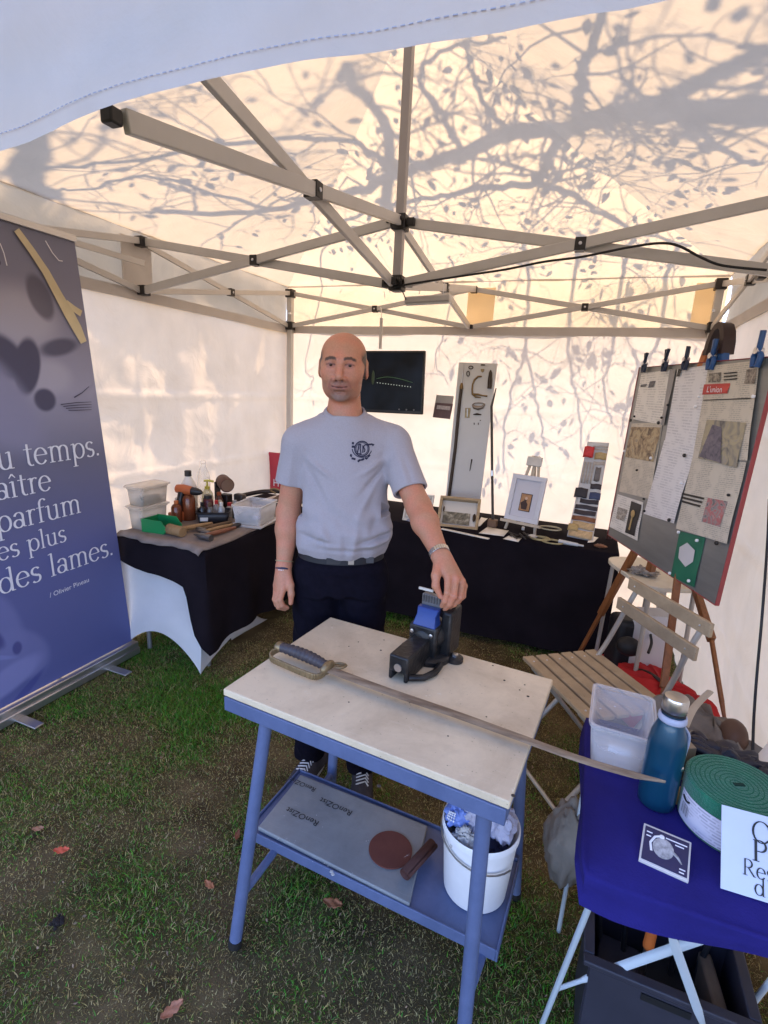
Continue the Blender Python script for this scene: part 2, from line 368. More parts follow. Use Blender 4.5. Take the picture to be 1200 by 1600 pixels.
quads = np.stack([k, k+1, k+2, k+3], 1); tris = np.stack([k+3, k+2, k+4], 1)
NL = 2600; lx, ly = RNG.uniform(-1.5, 1.4, NL), RNG.uniform(-1.95, .9, NL); lz = ZT[np.clip(((ly+2.2)/G).astype(int), 0, len(gy)-1), np.clip(((lx+1.8)/G).astype(int), 0, len(gx)-1)]
la2 = RNG.uniform(0, 6.28, NL); ls = RNG.uniform(.002, .007, NL); lw = ls*RNG.uniform(.2, .5, NL); ux, uy = np.cos(la2), np.sin(la2); rz_ = lambda: lz+RNG.uniform(.004, .014, NL)
lit = np.stack([np.stack([lx-ux*ls, ly-uy*ls, rz_()], 1), np.stack([lx-uy*lw, ly+ux*lw, rz_()], 1), np.stack([lx+ux*ls, ly+uy*ls, rz_()], 1), np.stack([lx+uy*lw, ly-ux*lw, rz_()], 1)], 1).reshape(-1, 3)
nb = len(vv); vv = np.concatenate([vv, lit]); quads = np.concatenate([quads, nb+np.arange(NL*4).reshape(-1, 4)])
me = bpy.data.meshes.new('grass')
me.vertices.add(len(vv)); me.vertices.foreach_set('co', vv.ravel())
li = np.concatenate([quads.ravel(), tris.ravel()]); me.loops.add(len(li)); me.loops.foreach_set('vertex_index', li)
me.polygons.add(2*n+NL); me.polygons.foreach_set('loop_start', np.concatenate([np.arange(n+NL)*4, 4*(n+NL)+np.arange(n)*3])); me.update(calc_edges=True)

isg = RNG.random(n) < P_*0.85+0.06
cg = np.stack([RNG.uniform(0.04, 0.15, n), RNG.uniform(0.12, 0.34, n), RNG.uniform(0.006, 0.03, n)], 1)
cs = np.stack([RNG.uniform(0.14, 0.50, n), RNG.uniform(0.72, 0.80, n)*0, RNG.uniform(0.2, 0.28, n)*0], 1)
cs[:, 1] = cs[:, 0]*RNG.uniform(0.70, 0.80, n); cs[:, 2] = cs[:, 0]*RNG.uniform(0.22, 0.34, n)
cc = np.where(isg[:, None], cg, cs)
lc = RNG.uniform(.06, .34, NL)[:, None]*np.array([[1, .62, .36]])
col_attr(me, np.concatenate([np.repeat(cc, 5, 0), np.repeat(lc, 4, 0)]))
me.materials.append(vcol_mat('grass blades', 0.6, bscale=3, spec=0.3))
gro = bpy.data.objects.new('grass', me); COL.objects.link(gro); gro['kind'] = 'stuff'
tag(gro, 'patchy green and straw coloured lawn grass under the tent', 'grass')

# fallen leaves on the lawn
def leaf(loc, size, ang, col, label, curl=0.35):
    b = MB(Matrix.Translation(V(loc)) @ Matrix.Rotation(ang, 4, 'Z') @ Matrix.Rotation(0.25, 4, 'X'))
    def fn(u, v):
        x = (u-0.5)*2; wd = (1-x*x)**0.7*0.42*(1+0.25*math.sin(u*22)); y = (v-0.5)*2*wd
        return (x*size, y*size, size*(0.18+curl*y*y*2+0.25*x*x+0.06*math.sin(9*u+7*v)))
    b.grid(fn, 10, 6)
    o = b.build('fallen_leaf', pm(label[:24], col, 0.6, 0, 0.25, 60), smooth=60, solid=0.0008); tag(o, label, 'leaf', 'leaves fallen on the lawn'); return o
leaf(PZ(97, 1330, 0.012), 0.026, 0.5, (0.55, 0.09, 0.04), 'bright orange red leaf lying on the grass in front of the banner')
leaf(PZ(268, 1580, 0.012), 0.030, 1.2, (0.42, 0.17, 0.09), 'curled pale brown leaf lying on straw beside the bench leg')
leaf(PZ(520, 1413, 0.012), 0.032, 0.2, (0.28, 0.10, 0.04), 'dark brown crumpled leaf lying under the workbench shelf')
leaf(PZ(328, 1384, 0.012), 0.022, -0.2, (0.34, 0.12, 0.05), 'thin rust brown leaf lying beside the blue bench leg')
leaf(PZ(60, 1296, 0.012), 0.020, 0.6, (0.33, 0.15, 0.08), 'narrow brown leaf lying on the grass near the orange leaf')
leaf(PZ(370, 1307, 0.012), 0.022, 2.0, (0.25, 0.09, 0.05), 'small dark red brown leaf lying behind the blue bench leg')
leaf(PZ(664, 1232, 0.012), 0.018, 2.6, (0.45, 0.22, 0.10), 'small tan leaf lying behind the workbench near the shoes')
b = MB()
for i in range(26):
    a = random.uniform(0, 6.28); rr = random.uniform(0, 0.020)
    c = PZ(91, 1440, 0.014); b.ball((c.x+rr*math.cos(a), c.y+rr*math.sin(a)*0.9, 0.006+random.uniform(0, 0.012)), random.uniform(0.004, 0.009), 6, 4)
tag(b.build('soil_clod', pm('dark soil', (0.018, 0.012, 0.011), 0.95, 0, 0.4, 90, bump=0.8)), 'small dark clod of soil lying on the straw coloured lawn', 'soil')

# ================================================================== tent
HT, HB, ZP, EV = 2.273, 2.03, 3.06, 2.33
tent = thing('party_tent', 'white folding party tent with translucent roof, walls and aluminium scissor frame', 'tent', (0, 0, 0))
roof_cloth = canvas_mat('white roof cloth', (0.55, 0.535, 0.50), (0.90, 0.665, 0.42), 0.295, 0.30, (2, 2, 2))
wall_cloth = canvas_mat('white wall cloth', (0.76, 0.69, 0.60), (0.86, 0.71, 0.57), 0.25, 0.25, (2.5, 2.5, 2.5))
side_cloth = canvas_mat('warm-lit side wall cloth', (0.82, 0.69, 0.54), (0.97, 0.70, 0.46), 0.58, 0.25, (2.5, 2.5, 2.5))  # same tent cloth, with warm side light put into its colour and transmission
band_cloth = canvas_mat('doubled hem cloth', (0.78, 0.75, 0.72), (0.6, 0.5, 0.42), 0.35, 0.2)
patch_cloth = canvas_mat('tan reinforcement cloth', (0.85, 0.76, 0.62), (0.98, 0.88, 0.70), 0.75, 0.2)
thread = pm('dark stitching thread', (0.40, 0.39, 0.44), 0.8)
E_ = 1.53
def roof_pt(x, y):
    t = max(abs(x), abs(y))/E_
    sag = 0.035*math.sin(math.pi*min(1, t))*(1-abs(abs(x)-abs(y))/max(0.3, abs(x)+abs(y)))  # pulled along the hips
    z = ZP-(ZP-EV)*t - 0.055*math.sin(math.pi*min(1, t)) + sag
    return V((x, y, z + 0.006*fbm(x*2.2, y*2.2, 4)))
for k in range(4):
    b = MB(); q = Matrix.Rotation(k*math.pi/2, 3, 'Z')
    def fn(u, v, q=q):
        t = 0.004+v*0.996; p = q @ V(((u-0.5)*2*t*E_, t*E_, 0)); return roof_pt(p.x, p.y)
    b.grid(fn, 40, 40); b.build('roof_panel', roof_cloth, tent, smooth=80)
    # valance hanging from the eave
    b = MB()
    def fv(u, v, q=q, k=k):
        x = (u-0.5)*2*E_; zb = 1.985 if k != 2 else 2.013-0.085*max(0, 0.27+x); z = EV-v*(EV-zb); wav = 0.012*v*math.sin(x*5+k)+0.010*fbm(x*3, v*2, k*7.0)
        p = q @ V((x, E_-0.004+0.012*min(1, v*6)+wav, 0)); z += 0.014*(1-v); return V((p.x, p.y, z+(0.004*math.sin(x*3.1+k) if v > .5 else 0)))
    b.grid(fv, 90, 12); va = b.build('valance', roof_cloth, tent, smooth=80)
    if k == 2:
        b = MB()
        for hgt, n0 in ((0.022, 260),):
            for i in range(n0):
                u = (i+0.2)/n0; v = 1-hgt/(EV-2.02)
                p1, p2 = fv(u, v), fv(u+0.55/n0, v); o_ = V((0, -0.0025, 0)); b.bar(p1+o_, p2+o_, 0.0008, 0.0013)
        b.build('hem_stitching', thread, va, smooth=0)['kind'] = 'stuff'
# walls (left, rear, right), hung below the eave
def wall(axis, side):
    b = MB()
    def fn(u, v):
        s_ = (u-0.5)*2*1.575; z = 2.035*(1-v)-0.0
        d = 0.030*fbm(s_*0.9+side*3, z*0.7, 3+axis)+0.012*fbm(s_*3.0, z*1.2, 8+axis) + 0.006*abs(fbm(s_*2.5+z*1.3, z*4, 11+axis))
        for zc in (0.55, 1.02, 1.47): d += 0.007*math.exp(-((z-zc)/0.012)**2)
        for sc in (-0.75, 0.0, 0.75): d += 0.005*math.exp(-((s_-sc)/0.010)**2)
        d *= min(1, v*8)
        if axis == 0: d += (0.06*max(0, 1-z/1.2)+0.02*math.sin(s_*4))*v      # the side walls belly outwards low down
        return V((side*(1.52+d), s_, z)) if axis == 0 else V((s_, side*(1.52+d), z))
    b.grid(fn, 110, 90); w = b.build('side_wall', side_cloth if axis == 0 else wall_cloth, tent, smooth=80)
    b = MB()
    if axis == 1: b.box((0, side*1.505, 2.005), (3.0, 0.008, 0.055))
    else: b.box((side*1.505, 0, 2.005), (0.008, 3.0, 0.055))
    b.build('top_hem', band_cloth, w, smooth=0)
wall(0, -1); wall(1, 1); wall(0, 1)
# frame
def joint(p, s=0.05, parent=tent, d=(1, 1, 1)):
    b = MB(); b.box(p, (s*d[0], s*d[1], s*d[2])); j = b.build('bracket', dark_plastic, parent, bevel=0.004)
    return j
LEG = 1.475
for sx in (-1, 1):
    for sy in (-1, 1):
        b = MB(); b.box((sx*LEG, sy*LEG, 1.15), (0.042, 0.042, 2.28)); lg = b.build('leg', white_metal, tent, bevel=0.003)
        b = MB(); b.box((sx*LEG, sy*LEG, 0.004), (0.10, 0.10, 0.008)); b.build('foot_plate', steel, lg, bevel=0.002)
        joint((sx*LEG, sy*LEG, HT), 0.062); joint((sx*LEG, sy*LEG, HB), 0.062)
        if sy > 0:
            b = MB(); b.tube([(sx*(LEG-0.02), sy*(LEG-0.05), 2.12), (sx*(LEG-0.02), sy*(LEG-0.03), 2.12)], 0.009, 12); b.build('snap_button', pm('bright snap', (0.75, 0.8, 0.85), 0.2, 0.8), tent)
    joint((sx*LEG, 0, HT), 0.05); joint((sx*LEG, 0, HB), 0.05)
for sy in (-1, 1): joint((0, sy*LEG, HT), 0.044); joint((0, sy*LEG, HB), 0.028)
def truss(p, q, off, wd=0.014, hg=0.032, HT=HT, HB=HB):
    """a scissor pair between two posts p and q (x, y), crossing at the middle"""
    p, q = V((*p, 0)), V((*q, 0)); d = (q-p).normalized(); nrm = V((-d.y, d.x, 0))*off
    p, q = p+d*0.02, q-d*0.02
    for (za, zb, sgn) in ((HT, HB, 1), (HB, HT, -1)):
        b = MB(); b.bar(p+nrm*sgn+V((0, 0, za)), q+nrm*sgn+V((0, 0, zb)), wd, hg); b.build('truss_bar', white_metal, tent, bevel=0.0025)
    c = (p+q)/2+V((0, 0, (HT+HB)/2))
    m_ = frame3(c, d, (0, 0, 1)); b = MB(m_); b.box((0, 0, 0), (0.040, 0.046, off*2+wd+0.008)); pl = b.build('pivot_plate', dark_plastic, tent, bevel=0.002)
    b = MB(m_); e = off+wd/2+0.004
    for s_ in (-1, 1): b.lathe([(0.0065, 0), (0.0065, 0.003), (0.004, 0.005)], 10, (0, 0, s_*e), Matrix.Rotation(0 if s_ > 0 else math.pi, 4, 'X'))
    b.build('bolt', steel, pl)
for s_ in (-1, 1):
    for a, b_ in ((-1, 0), (0, 1)):
        truss((a*LEG, s_*LEG), (b_*LEG, s_*LEG), 0.009, HT=HT+(.03 if s_ < 0 else 0), HB=HB+(.055 if s_ < 0 else 0))
        truss((s_*LEG, a*LEG), (s_*LEG, b_*LEG), 0.009)
for d in ((1, 0), (-1, 0), (0, 1), (0, -1)):
    truss((d[0]*0.02, d[1]*0.02), (d[0]*LEG, d[1]*LEG), 0.011, 0.017, 0.040)
b = MB(); b.box((0, 0, (1.995+3.03)/2), (0.036, 0.036, 3.03-1.995)); b.build('centre_pole', pm('grey pole', (0.34, 0.32, 0.32), 0.4, 0.3, 0.06), tent, bevel=0.003)
for z in (HT, HB):
    j = joint((0, 0, z), 0.062); 
    for a in range(4):
        b = MB(); q = Matrix.Rotation(a*math.pi/2, 3, 'Z'); c = q @ V((0.05, 0.0, 0)); b.box(V((c.x, c.y, z)), (0.035, 0.035, 0.03))
        c2 = q @ V((0.05, 0.024, 0)); b.ball(V((c2.x, c2.y, z+0.005)), 0.009, 8, 6); b.build('joint_lug', dark_plastic, j, bevel=0.002)
# tan reinforcement patches behind the rear brackets, and grey ones on the left
for x0, w_ in ((0.02, 0.19), (1.40, 0.13)):
    b = MB(); b.box((x0+w_*0.15, 1.512, 2.17), (w_, 0.003, 0.24)); b.build('reinforcement_patch', patch_cloth, tent, smooth=0)
b = MB(); b.box((-1.512, 0.0, 2.17), (0.003, 0.20, 0.24)); b.build('reinforcement_patch', band_cloth, tent, smooth=0)
b = MB(); b.bar((-1.44, -0.9, 2.16), (-1.44, -0.02, 2.16), 0.006, 0.03); b.build('side_strip', white_metal, tent, bevel=0.002)

# ================================================================== tree whose shadow falls on the cloth
bark = pm('tree bark', (0.10, 0.08, 0.06), 0.9, 0, 0.35, 12, bump=0.6, bscale=30)
leafm = pm('withered leaves', (0.10, 0.09, 0.03), 0.7, 0, 0.3, 5)
tree = thing('bare_tree', 'leaning tree with long crooked limbs and sparse withered leaves behind the tent', 'tree', (6.2, 5.2, 0))
def on_roof(px, py):
    d = ray(px, py).normalized(); t = 0.2
    for _ in range(900):
        p = CAM+d*t
        if p.y > -1.5:
            if abs(p.x) > 1.5 or p.y > 1.5: return p
            if p.z > ZP-(ZP-EV)*max(abs(p.x), abs(p.y))/E_ - 0.04: return p
        t += 0.01
    return p
def path(pts, t0, t1=None, surf=on_roof):
    t1 = t0 if t1 is None else t1; n = len(pts)
    return [surf(*p)+SUN*(0.68*(t0+(t1-t0)*i/(n-1))) for i, p in enumerate(pts)]
def smooth_path(P, k=5, jit=0.0):
    out = []
    for i in range(len(P)-1):
        p0, p1, p2, p3 = P[max(i-1, 0)], P[i], P[i+1], P[min(i+2, len(P)-1)]
        for j in range(k):
            t = j/k; out.append(0.5*((2*p1)+(p2-p0)*t+(2*p0-5*p1+4*p2-p3)*t*t+(3*p1-p0-3*p2+p3)*t**3)+V((random.uniform(-jit, jit), random.uniform(-jit, jit), random.uniform(-jit, jit))))
    out.append(P[-1]); return out
limbs = []
def limb(P, r0, r1, jit=0.012):
    P = smooth_path(P, 6, jit); n = len(P); b = MB()
    b.tube(P, [r0+(r1-r0)*i/(n-1) for i in range(n)], 9); b.build('limb', bark, tree, smooth=60); limbs.append((P, r0, r1)); return P
right_end = on_roof(1195, 175)+SUN*3.4*0.68
tr = limb([V((6.2, 5.2, -0.1)), V((6.0, 5.0, 1.6)), V((5.6, 4.7, 3.2)), V((4.6, 4.4, 4.6)), V((3.2, 4.1, 5.3)), right_end+V((.7, .05, .05)), right_end], 0.17, 0.062)
limb(path([(1195, 175), (1100, 172), (1000, 168), (920, 190), (880, 205), (800, 212), (720, 237), (640, 265), (540, 305), (420, 330), (250, 335)], 3.4, 2.6), 0.060, 0.020)
limb(path([(905, 195), (905, 150), (915, 100), (935, 30)], 3.0, 2.2)+[on_roof(935, 30)+SUN*2.2+V((.1, -.6, .5))], 0.030, 0.010)
limb(path([(1000, 168), (1080, 132), (1150, 108), (1198, 85)], 3.2, 3.6), 0.034, 0.026)
limb(path([(880, 205), (862, 240), (838, 286), (760, 292), (690, 303), (600, 325), (520, 352)], 3.0, 2.0), 0.030, 0.010)
limb(path([(838, 286), (890, 305), (930, 330), (1000, 365), (1080, 390)], 2.9, 2.0), 0.022, 0.008)
limb(path([(1050, 172), (1100, 210), (1150, 250), (1190, 262)], 3.2, 1.8), 0.020, 0.010)
limb(path([(640, 265), (560, 230), (470, 215), (350, 225), (200, 255), (60, 270)], 2.8, 1.8), 0.020, 0.007)
limb(path([(720, 237), (690, 180), (655, 120), (700, 80), (790, 60)], 2.9, 1.8), 0.018, 0.006)
limb(path([(800, 212), (760, 170), (730, 100), (735, 50)], 2.6, 2.4), 0.016, 0.006)
limb(path([(420, 330), (330, 300), (240, 280), (130, 300), (60, 305)], 2.4, 1.6), 0.014, 0.005)
limb(path([(20, 350), (30, 290), (45, 225), (50, 180)], 4.2, 4.6), 0.05, 0.04)
limb(path([(600, 325), (610, 220), (560, 150), (540, 100)], 3.6, 4.0), 0.035, 0.02)
on_rear = lambda x, y: PY(x, y, 1.52)
limb(path([(905, 365), (900, 400)], 2.6)+path([(890, 530), (895, 590), (905, 640), (910, 700)], 2.2, 1.6, on_rear), 0.014, 0.007)
limb(path([(820, 380), (822, 420)], 2.8)+path([(820, 530), (815, 565), (797, 620), (788, 680), (786, 740)], 2.4, 1.9, on_rear), 0.014, 0.007)
limb(path([(820, 545), (835, 600), (845, 660), (850, 700)], 2.4, 1.5, on_rear), 0.011, 0.006)
limb(path([(990, 372), (975, 420)], 2.4)+path([(960, 530), (945, 590), (955, 660)], 2.2, 1.4, on_rear), 0.016, 0.007)
limb(path([(1060, 385), (1040, 450)], 2.4)+path([(1030, 530), (990, 590), (970, 680)], 2.2, 1.4, on_rear), 0.016, 0.007)
limb(path([(700, 400), (710, 440)], 2.6)+path([(690, 530), (680, 560), (700, 600)], 2.0, 1.2, on_rear), 0.009, 0.003)
limb(path([(520, 352), (500, 420)], 2.2)+path([(478, 560), (490, 590), (470, 620)], 2.0, 1.0, on_rear), 0.008, 0.003)
# twigs and withered leaves
tw = MB(); lv = MB()
def leaf_quad(b, p, s, d):
    a = V((random.gauss(0, 1), random.gauss(0, 1), random.gauss(0, 1))).normalized(); n_ = d.cross(a).normalized() if d.cross(a).length > .01 else V((1, 0, 0))
    c = d.normalized(); w_ = s*random.uniform(0.28, 0.5)
    b.add([p, p+c*s*0.35+n_*w_*0.8, p+c*s*0.75+n_*w_*0.6, p+c*s*1.1, p+c*s*0.7-n_*w_*0.6, p+c*s*0.3-n_*w_*0.7], [(0, 1, 2, 3, 4, 5)])
def clear_of_tent(p): return not (abs(p.x) < 1.75 and -1.8 < p.y < 1.85 and p.z < 0.28+ZP-(ZP-EV)*min(1, max(abs(p.x), abs(p.y))/E_))
def twig(p, d, L_, r, depth):
    P = [p]; dd = d.copy(); n_ = 7
    for i in range(n_):
        dd = (dd+V((random.gauss(0, 1), random.gauss(0, 1), random.gauss(0, .9)))*0.24+V((0, 0, -0.03))).normalized(); 
        q_ = P[-1]+dd*L_/n_
        if not clear_of_tent(q_): return
        P.append(q_)
    tw.tube(P, [r*(1-0.8*i/n_) for i in range(n_+1)], 5)
    if depth:
        for i in range(2, n_+1):
            if random.random() < 0.42: twig(P[i], (dd+V((random.gauss(0, 1), random.gauss(0, 1), random.gauss(0, 1)))*0.9).normalized(), L_*random.uniform(.4, .7), r*0.5, depth-1)
    for i in range(3, n_+1):
        if random.random() < (0.085 if depth > 1 or r > .0035 else 0.12): leaf_quad(lv, P[i], random.uniform(0.035, 0.075), (dd+V((random.gauss(0, .6), random.gauss(0, .6), -0.7))).normalized())
for P, r0, r1 in limbs[1:]:
    n = len(P); step = 4
    for i in range(2, n, step):
        rr = r0+(r1-r0)*i/n
        for _ in range(2 if r0 > .012 else 1):
            d = V((random.gauss(0, 1), random.gauss(0, 0.8), random.gauss(-0.1, 0.8))).normalized()
            twig(P[i], d, random.uniform(0.3, 0.9) if r0 > .012 else random.uniform(.15, .4), min(0.010, max(0.003, rr*0.4)), 2 if r0 > .012 else 1)
tw.build('twigs', bark, tree, smooth=0)['kind'] = 'stuff'; lv.build('leaves', leafm, tree, smooth=0)['kind'] = 'stuff'
# a leafy tree beyond the left edge of the roof
c0 = CAM+ray(-10, -30)*11
t2 = thing('leafy_tree', 'sunlit olive green tree standing far behind the left edge of the roof', 'tree', (c0.x, c0.y, 0))
b = MB(); b.tube(smooth_path([V((c0.x, c0.y, -0.1)), V((c0.x+.1, c0.y, c0.z*0.4)), V((c0.x-.1, c0.y+.1, c0.z*.8)), V((c0.x, c0.y, c0.z+1.0))], 5, .03), [0.20-0.16*i/15 for i in range(16)], 9); b.build('trunk', bark, t2, smooth=60)
for k in range(6):
    a = k*1.05; b = MB(); b.tube(smooth_path([V((c0.x, c0.y, c0.z*(.5+.06*k))), V((c0.x+.6*math.cos(a), c0.y+.6*math.sin(a), c0.z*(.62+.06*k))), V((c0.x+1.5*math.cos(a), c0.y+1.5*math.sin(a), c0.z*(.7+.06*k)))], 4, .03), [0.07-0.055*i/8 for i in range(9)], 7); b.build('limb', bark, t2, smooth=60)
b = MB()
for k in range(70):
    cc_ = V((random.gauss(0, 1), random.gauss(0, 1), random.gauss(0, .8))); cc_ = cc_.normalized()*random.uniform(.5, 2.1); cc_.z *= 0.8
    for i in range(70):
        o_ = V((random.gauss(0, .25), random.gauss(0, .25), random.gauss(0, .2)))
        leaf_quad(b, c0+cc_+o_, random.uniform(.06, .13), V((random.gauss(0, 1), random.gauss(0, 1), random.gauss(-.3, .7))).normalized())
b.build('crown', pm('olive foliage', (0.12, 0.12, 0.035), 0.6, 0, 0.45, 2.0), t2, smooth=0)
# ================================================================== serif lettering
def _arc(cx, cy, rx, ry, a0, a1, n=16, thick=0.15, thin=0.05):
    P = []; Wd = []
    for i in range(n+1):
        a = R(a0+(a1-a0)*i/n); P.append((cx+rx*math.cos(a), cy+ry*math.sin(a))); Wd.append(thin+(thick-thin)*abs(math.cos(a)))
    return P, Wd
def _stem(x, y0, y1, w=0.13): return [(x, y0), (x, y1)], [w, w]
def _ser(x, y, l=0.17): return [(x-l, y), (x+l, y)], [0.05, 0.05]
def _half(x, y, l=0.2): return [(x-l, y-0.06), (x, y)], [0.05, 0.07]
GL = {
 'a': (0.82, [_arc(0.36, 0.27, 0.25, 0.25, 0, 360), _stem(0.64, 0.06, 0.68), _arc(0.40, 0.68, 0.24, 0.27, 0, 165), ([(0.64, 0.06), (0.8, 0.03)], [0.07, 0.03])]),
 'd': (0.98, [_arc(0.42, 0.47, 0.33, 0.47, 0, 360), _stem(0.76, 0.0, 1.5), _half(0.76, 1.5), _ser(0.84, 0.02, 0.09)]),
 'e': (0.86, [_arc(0.43, 0.48, 0.34, 0.48, 5, 325), ([(0.1, 0.54), (0.77, 0.54)], [0.05, 0.05])]),
 'f': (0.58, [_stem(0.26, 0.0, 1.15), _arc(0.48, 1.15, 0.22, 0.32, 180, 40), ([(0.04, 0.95), (0.55, 0.95)], [0.05, 0.05]), _ser(0.26, 0.02)]),
 'i': (0.46, [_stem(0.23, 0.0, 0.95), _half(0.23, 0.95), _ser(0.23, 0.02)]),
 'l': (0.46, [_stem(0.23, 0.0, 1.5), _half(0.23, 1.5), _ser(0.23, 0.02)]),
 'm': (1.48, [_stem(0.24, 0, 0.95), _stem(0.74, 0, 0.7), _stem(1.24, 0, 0.7), _arc(0.49, 0.68, 0.25, 0.27, 180, 0), _arc(0.99, 0.68, 0.25, 0.27, 180, 0), _half(0.24, 0.95), _ser(0.24, 0.02), _ser(0.74, 0.02), _ser(1.24, 0.02)]),
 'p': (0.98, [_arc(0.56, 0.47, 0.33, 0.47, 0, 360), _stem(0.23, -0.48, 0.95), _half(0.23, 0.95), _ser(0.23, -0.46)]),
 'r': (0.64, [_stem(0.24, 0, 0.95), _arc(0.46, 0.66, 0.21, 0.28, 170, 50), _half(0.24, 0.95), _ser(0.24, 0.02)]),
 's': (0.70, [_arc(0.36, 0.71, 0.23, 0.24, 30, 240, 12), ([(0.25, 0.52), (0.47, 0.42)], [0.14, 0.14]), _arc(0.34, 0.25, 0.25, 0.25, 60, -145, 12)]),
 't': (0.60, [_stem(0.28, 0.25, 1.25), _arc(0.46, 0.26, 0.18, 0.26, 180, 300), ([(0.05, 0.95), (0.55, 0.95)], [0.05, 0.05])]),
 'u': (0.98, [_stem(0.22, 0.3, 0.95), _stem(0.74, 0, 0.95), _arc(0.48, 0.3, 0.26, 0.3, 180, 350), _half(0.22, 0.95), _half(0.74, 0.95), _ser(0.84, 0.02, 0.09)]),
 '.': (0.38, [([(0.19, 0.0), (0.19, 0.15)], [0.15, 0.15])]),
 'C': (1.25, [_arc(0.66, 0.72, 0.56, 0.74, 40, 320), _stem(1.1, 1.0, 1.35, 0.06), ]),
 'P': (1.10, [_stem(0.28, 0, 1.42, 0.18), _arc(0.52, 1.05, 0.42, 0.38, 90, -90, 14), ([(0.28, 1.42), (0.54, 1.42)], [0.06, 0.06]), ([(0.28, 0.68), (0.54, 0.68)], [0.06, 0.06]), _ser(0.28, 0.02, 0.22), _ser(0.2, 1.40, 0.12)]),
 'R': (1.22, [_stem(0.28, 0, 1.42), _arc(0.52, 1.05, 0.36, 0.36, 90, -90, 14), ([(0.28, 1.41), (0.54, 1.41)], [0.05, 0.05]), ([(0.28, 0.70), (0.54, 0.70)], [0.05, 0.05]), ([(0.55, 0.70), (1.05, 0.03)], [0.12, 0.14]), _ser(0.28, 0.02, 0.2), _ser(1.1, 0.02, 0.1)]),
}
def serif(name, s, size, M, mat, parent, align='LEFT'):
    tot = sum(0.5 if c == ' ' else GL['i' if c == 'î' else c][0] for c in s); x = {'LEFT': 0, 'RIGHT': -tot}[align]; b = MB(M)
    for c in s:
        if c == ' ': x += 0.5; continue
        g = GL['i' if c == 'î' else c]; st = list(g[1])
        if c == 'î': st += [([(0.05, 1.15), (0.23, 1.38)], [0.05, 0.1]), ([(0.23, 1.38), (0.41, 1.15)], [0.1, 0.05])]
        for k, (P, Wd) in enumerate(st):
            zz = 0.00015*k; n = len(P); L_ = []; R_ = []
            for i, p in enumerate(P):
                a, q = P[max(i-1, 0)], P[min(i+1, n-1)]; dx, dy = q[0]-a[0], q[1]-a[1]; l = math.hypot(dx, dy) or 1; w_ = Wd[i]/2
                L_.append(((x+p[0]-dy/l*w_)*size, (p[1]+dx/l*w_)*size, zz)); R_.append(((x+p[0]+dy/l*w_)*size, (p[1]-dx/l*w_)*size, zz))
            b.add(L_+R_, [(i, n+i, n+i+1, i+1) for i in range(n-1)])
        x += g[0]
    return b.build(name, mat, parent, smooth=0)

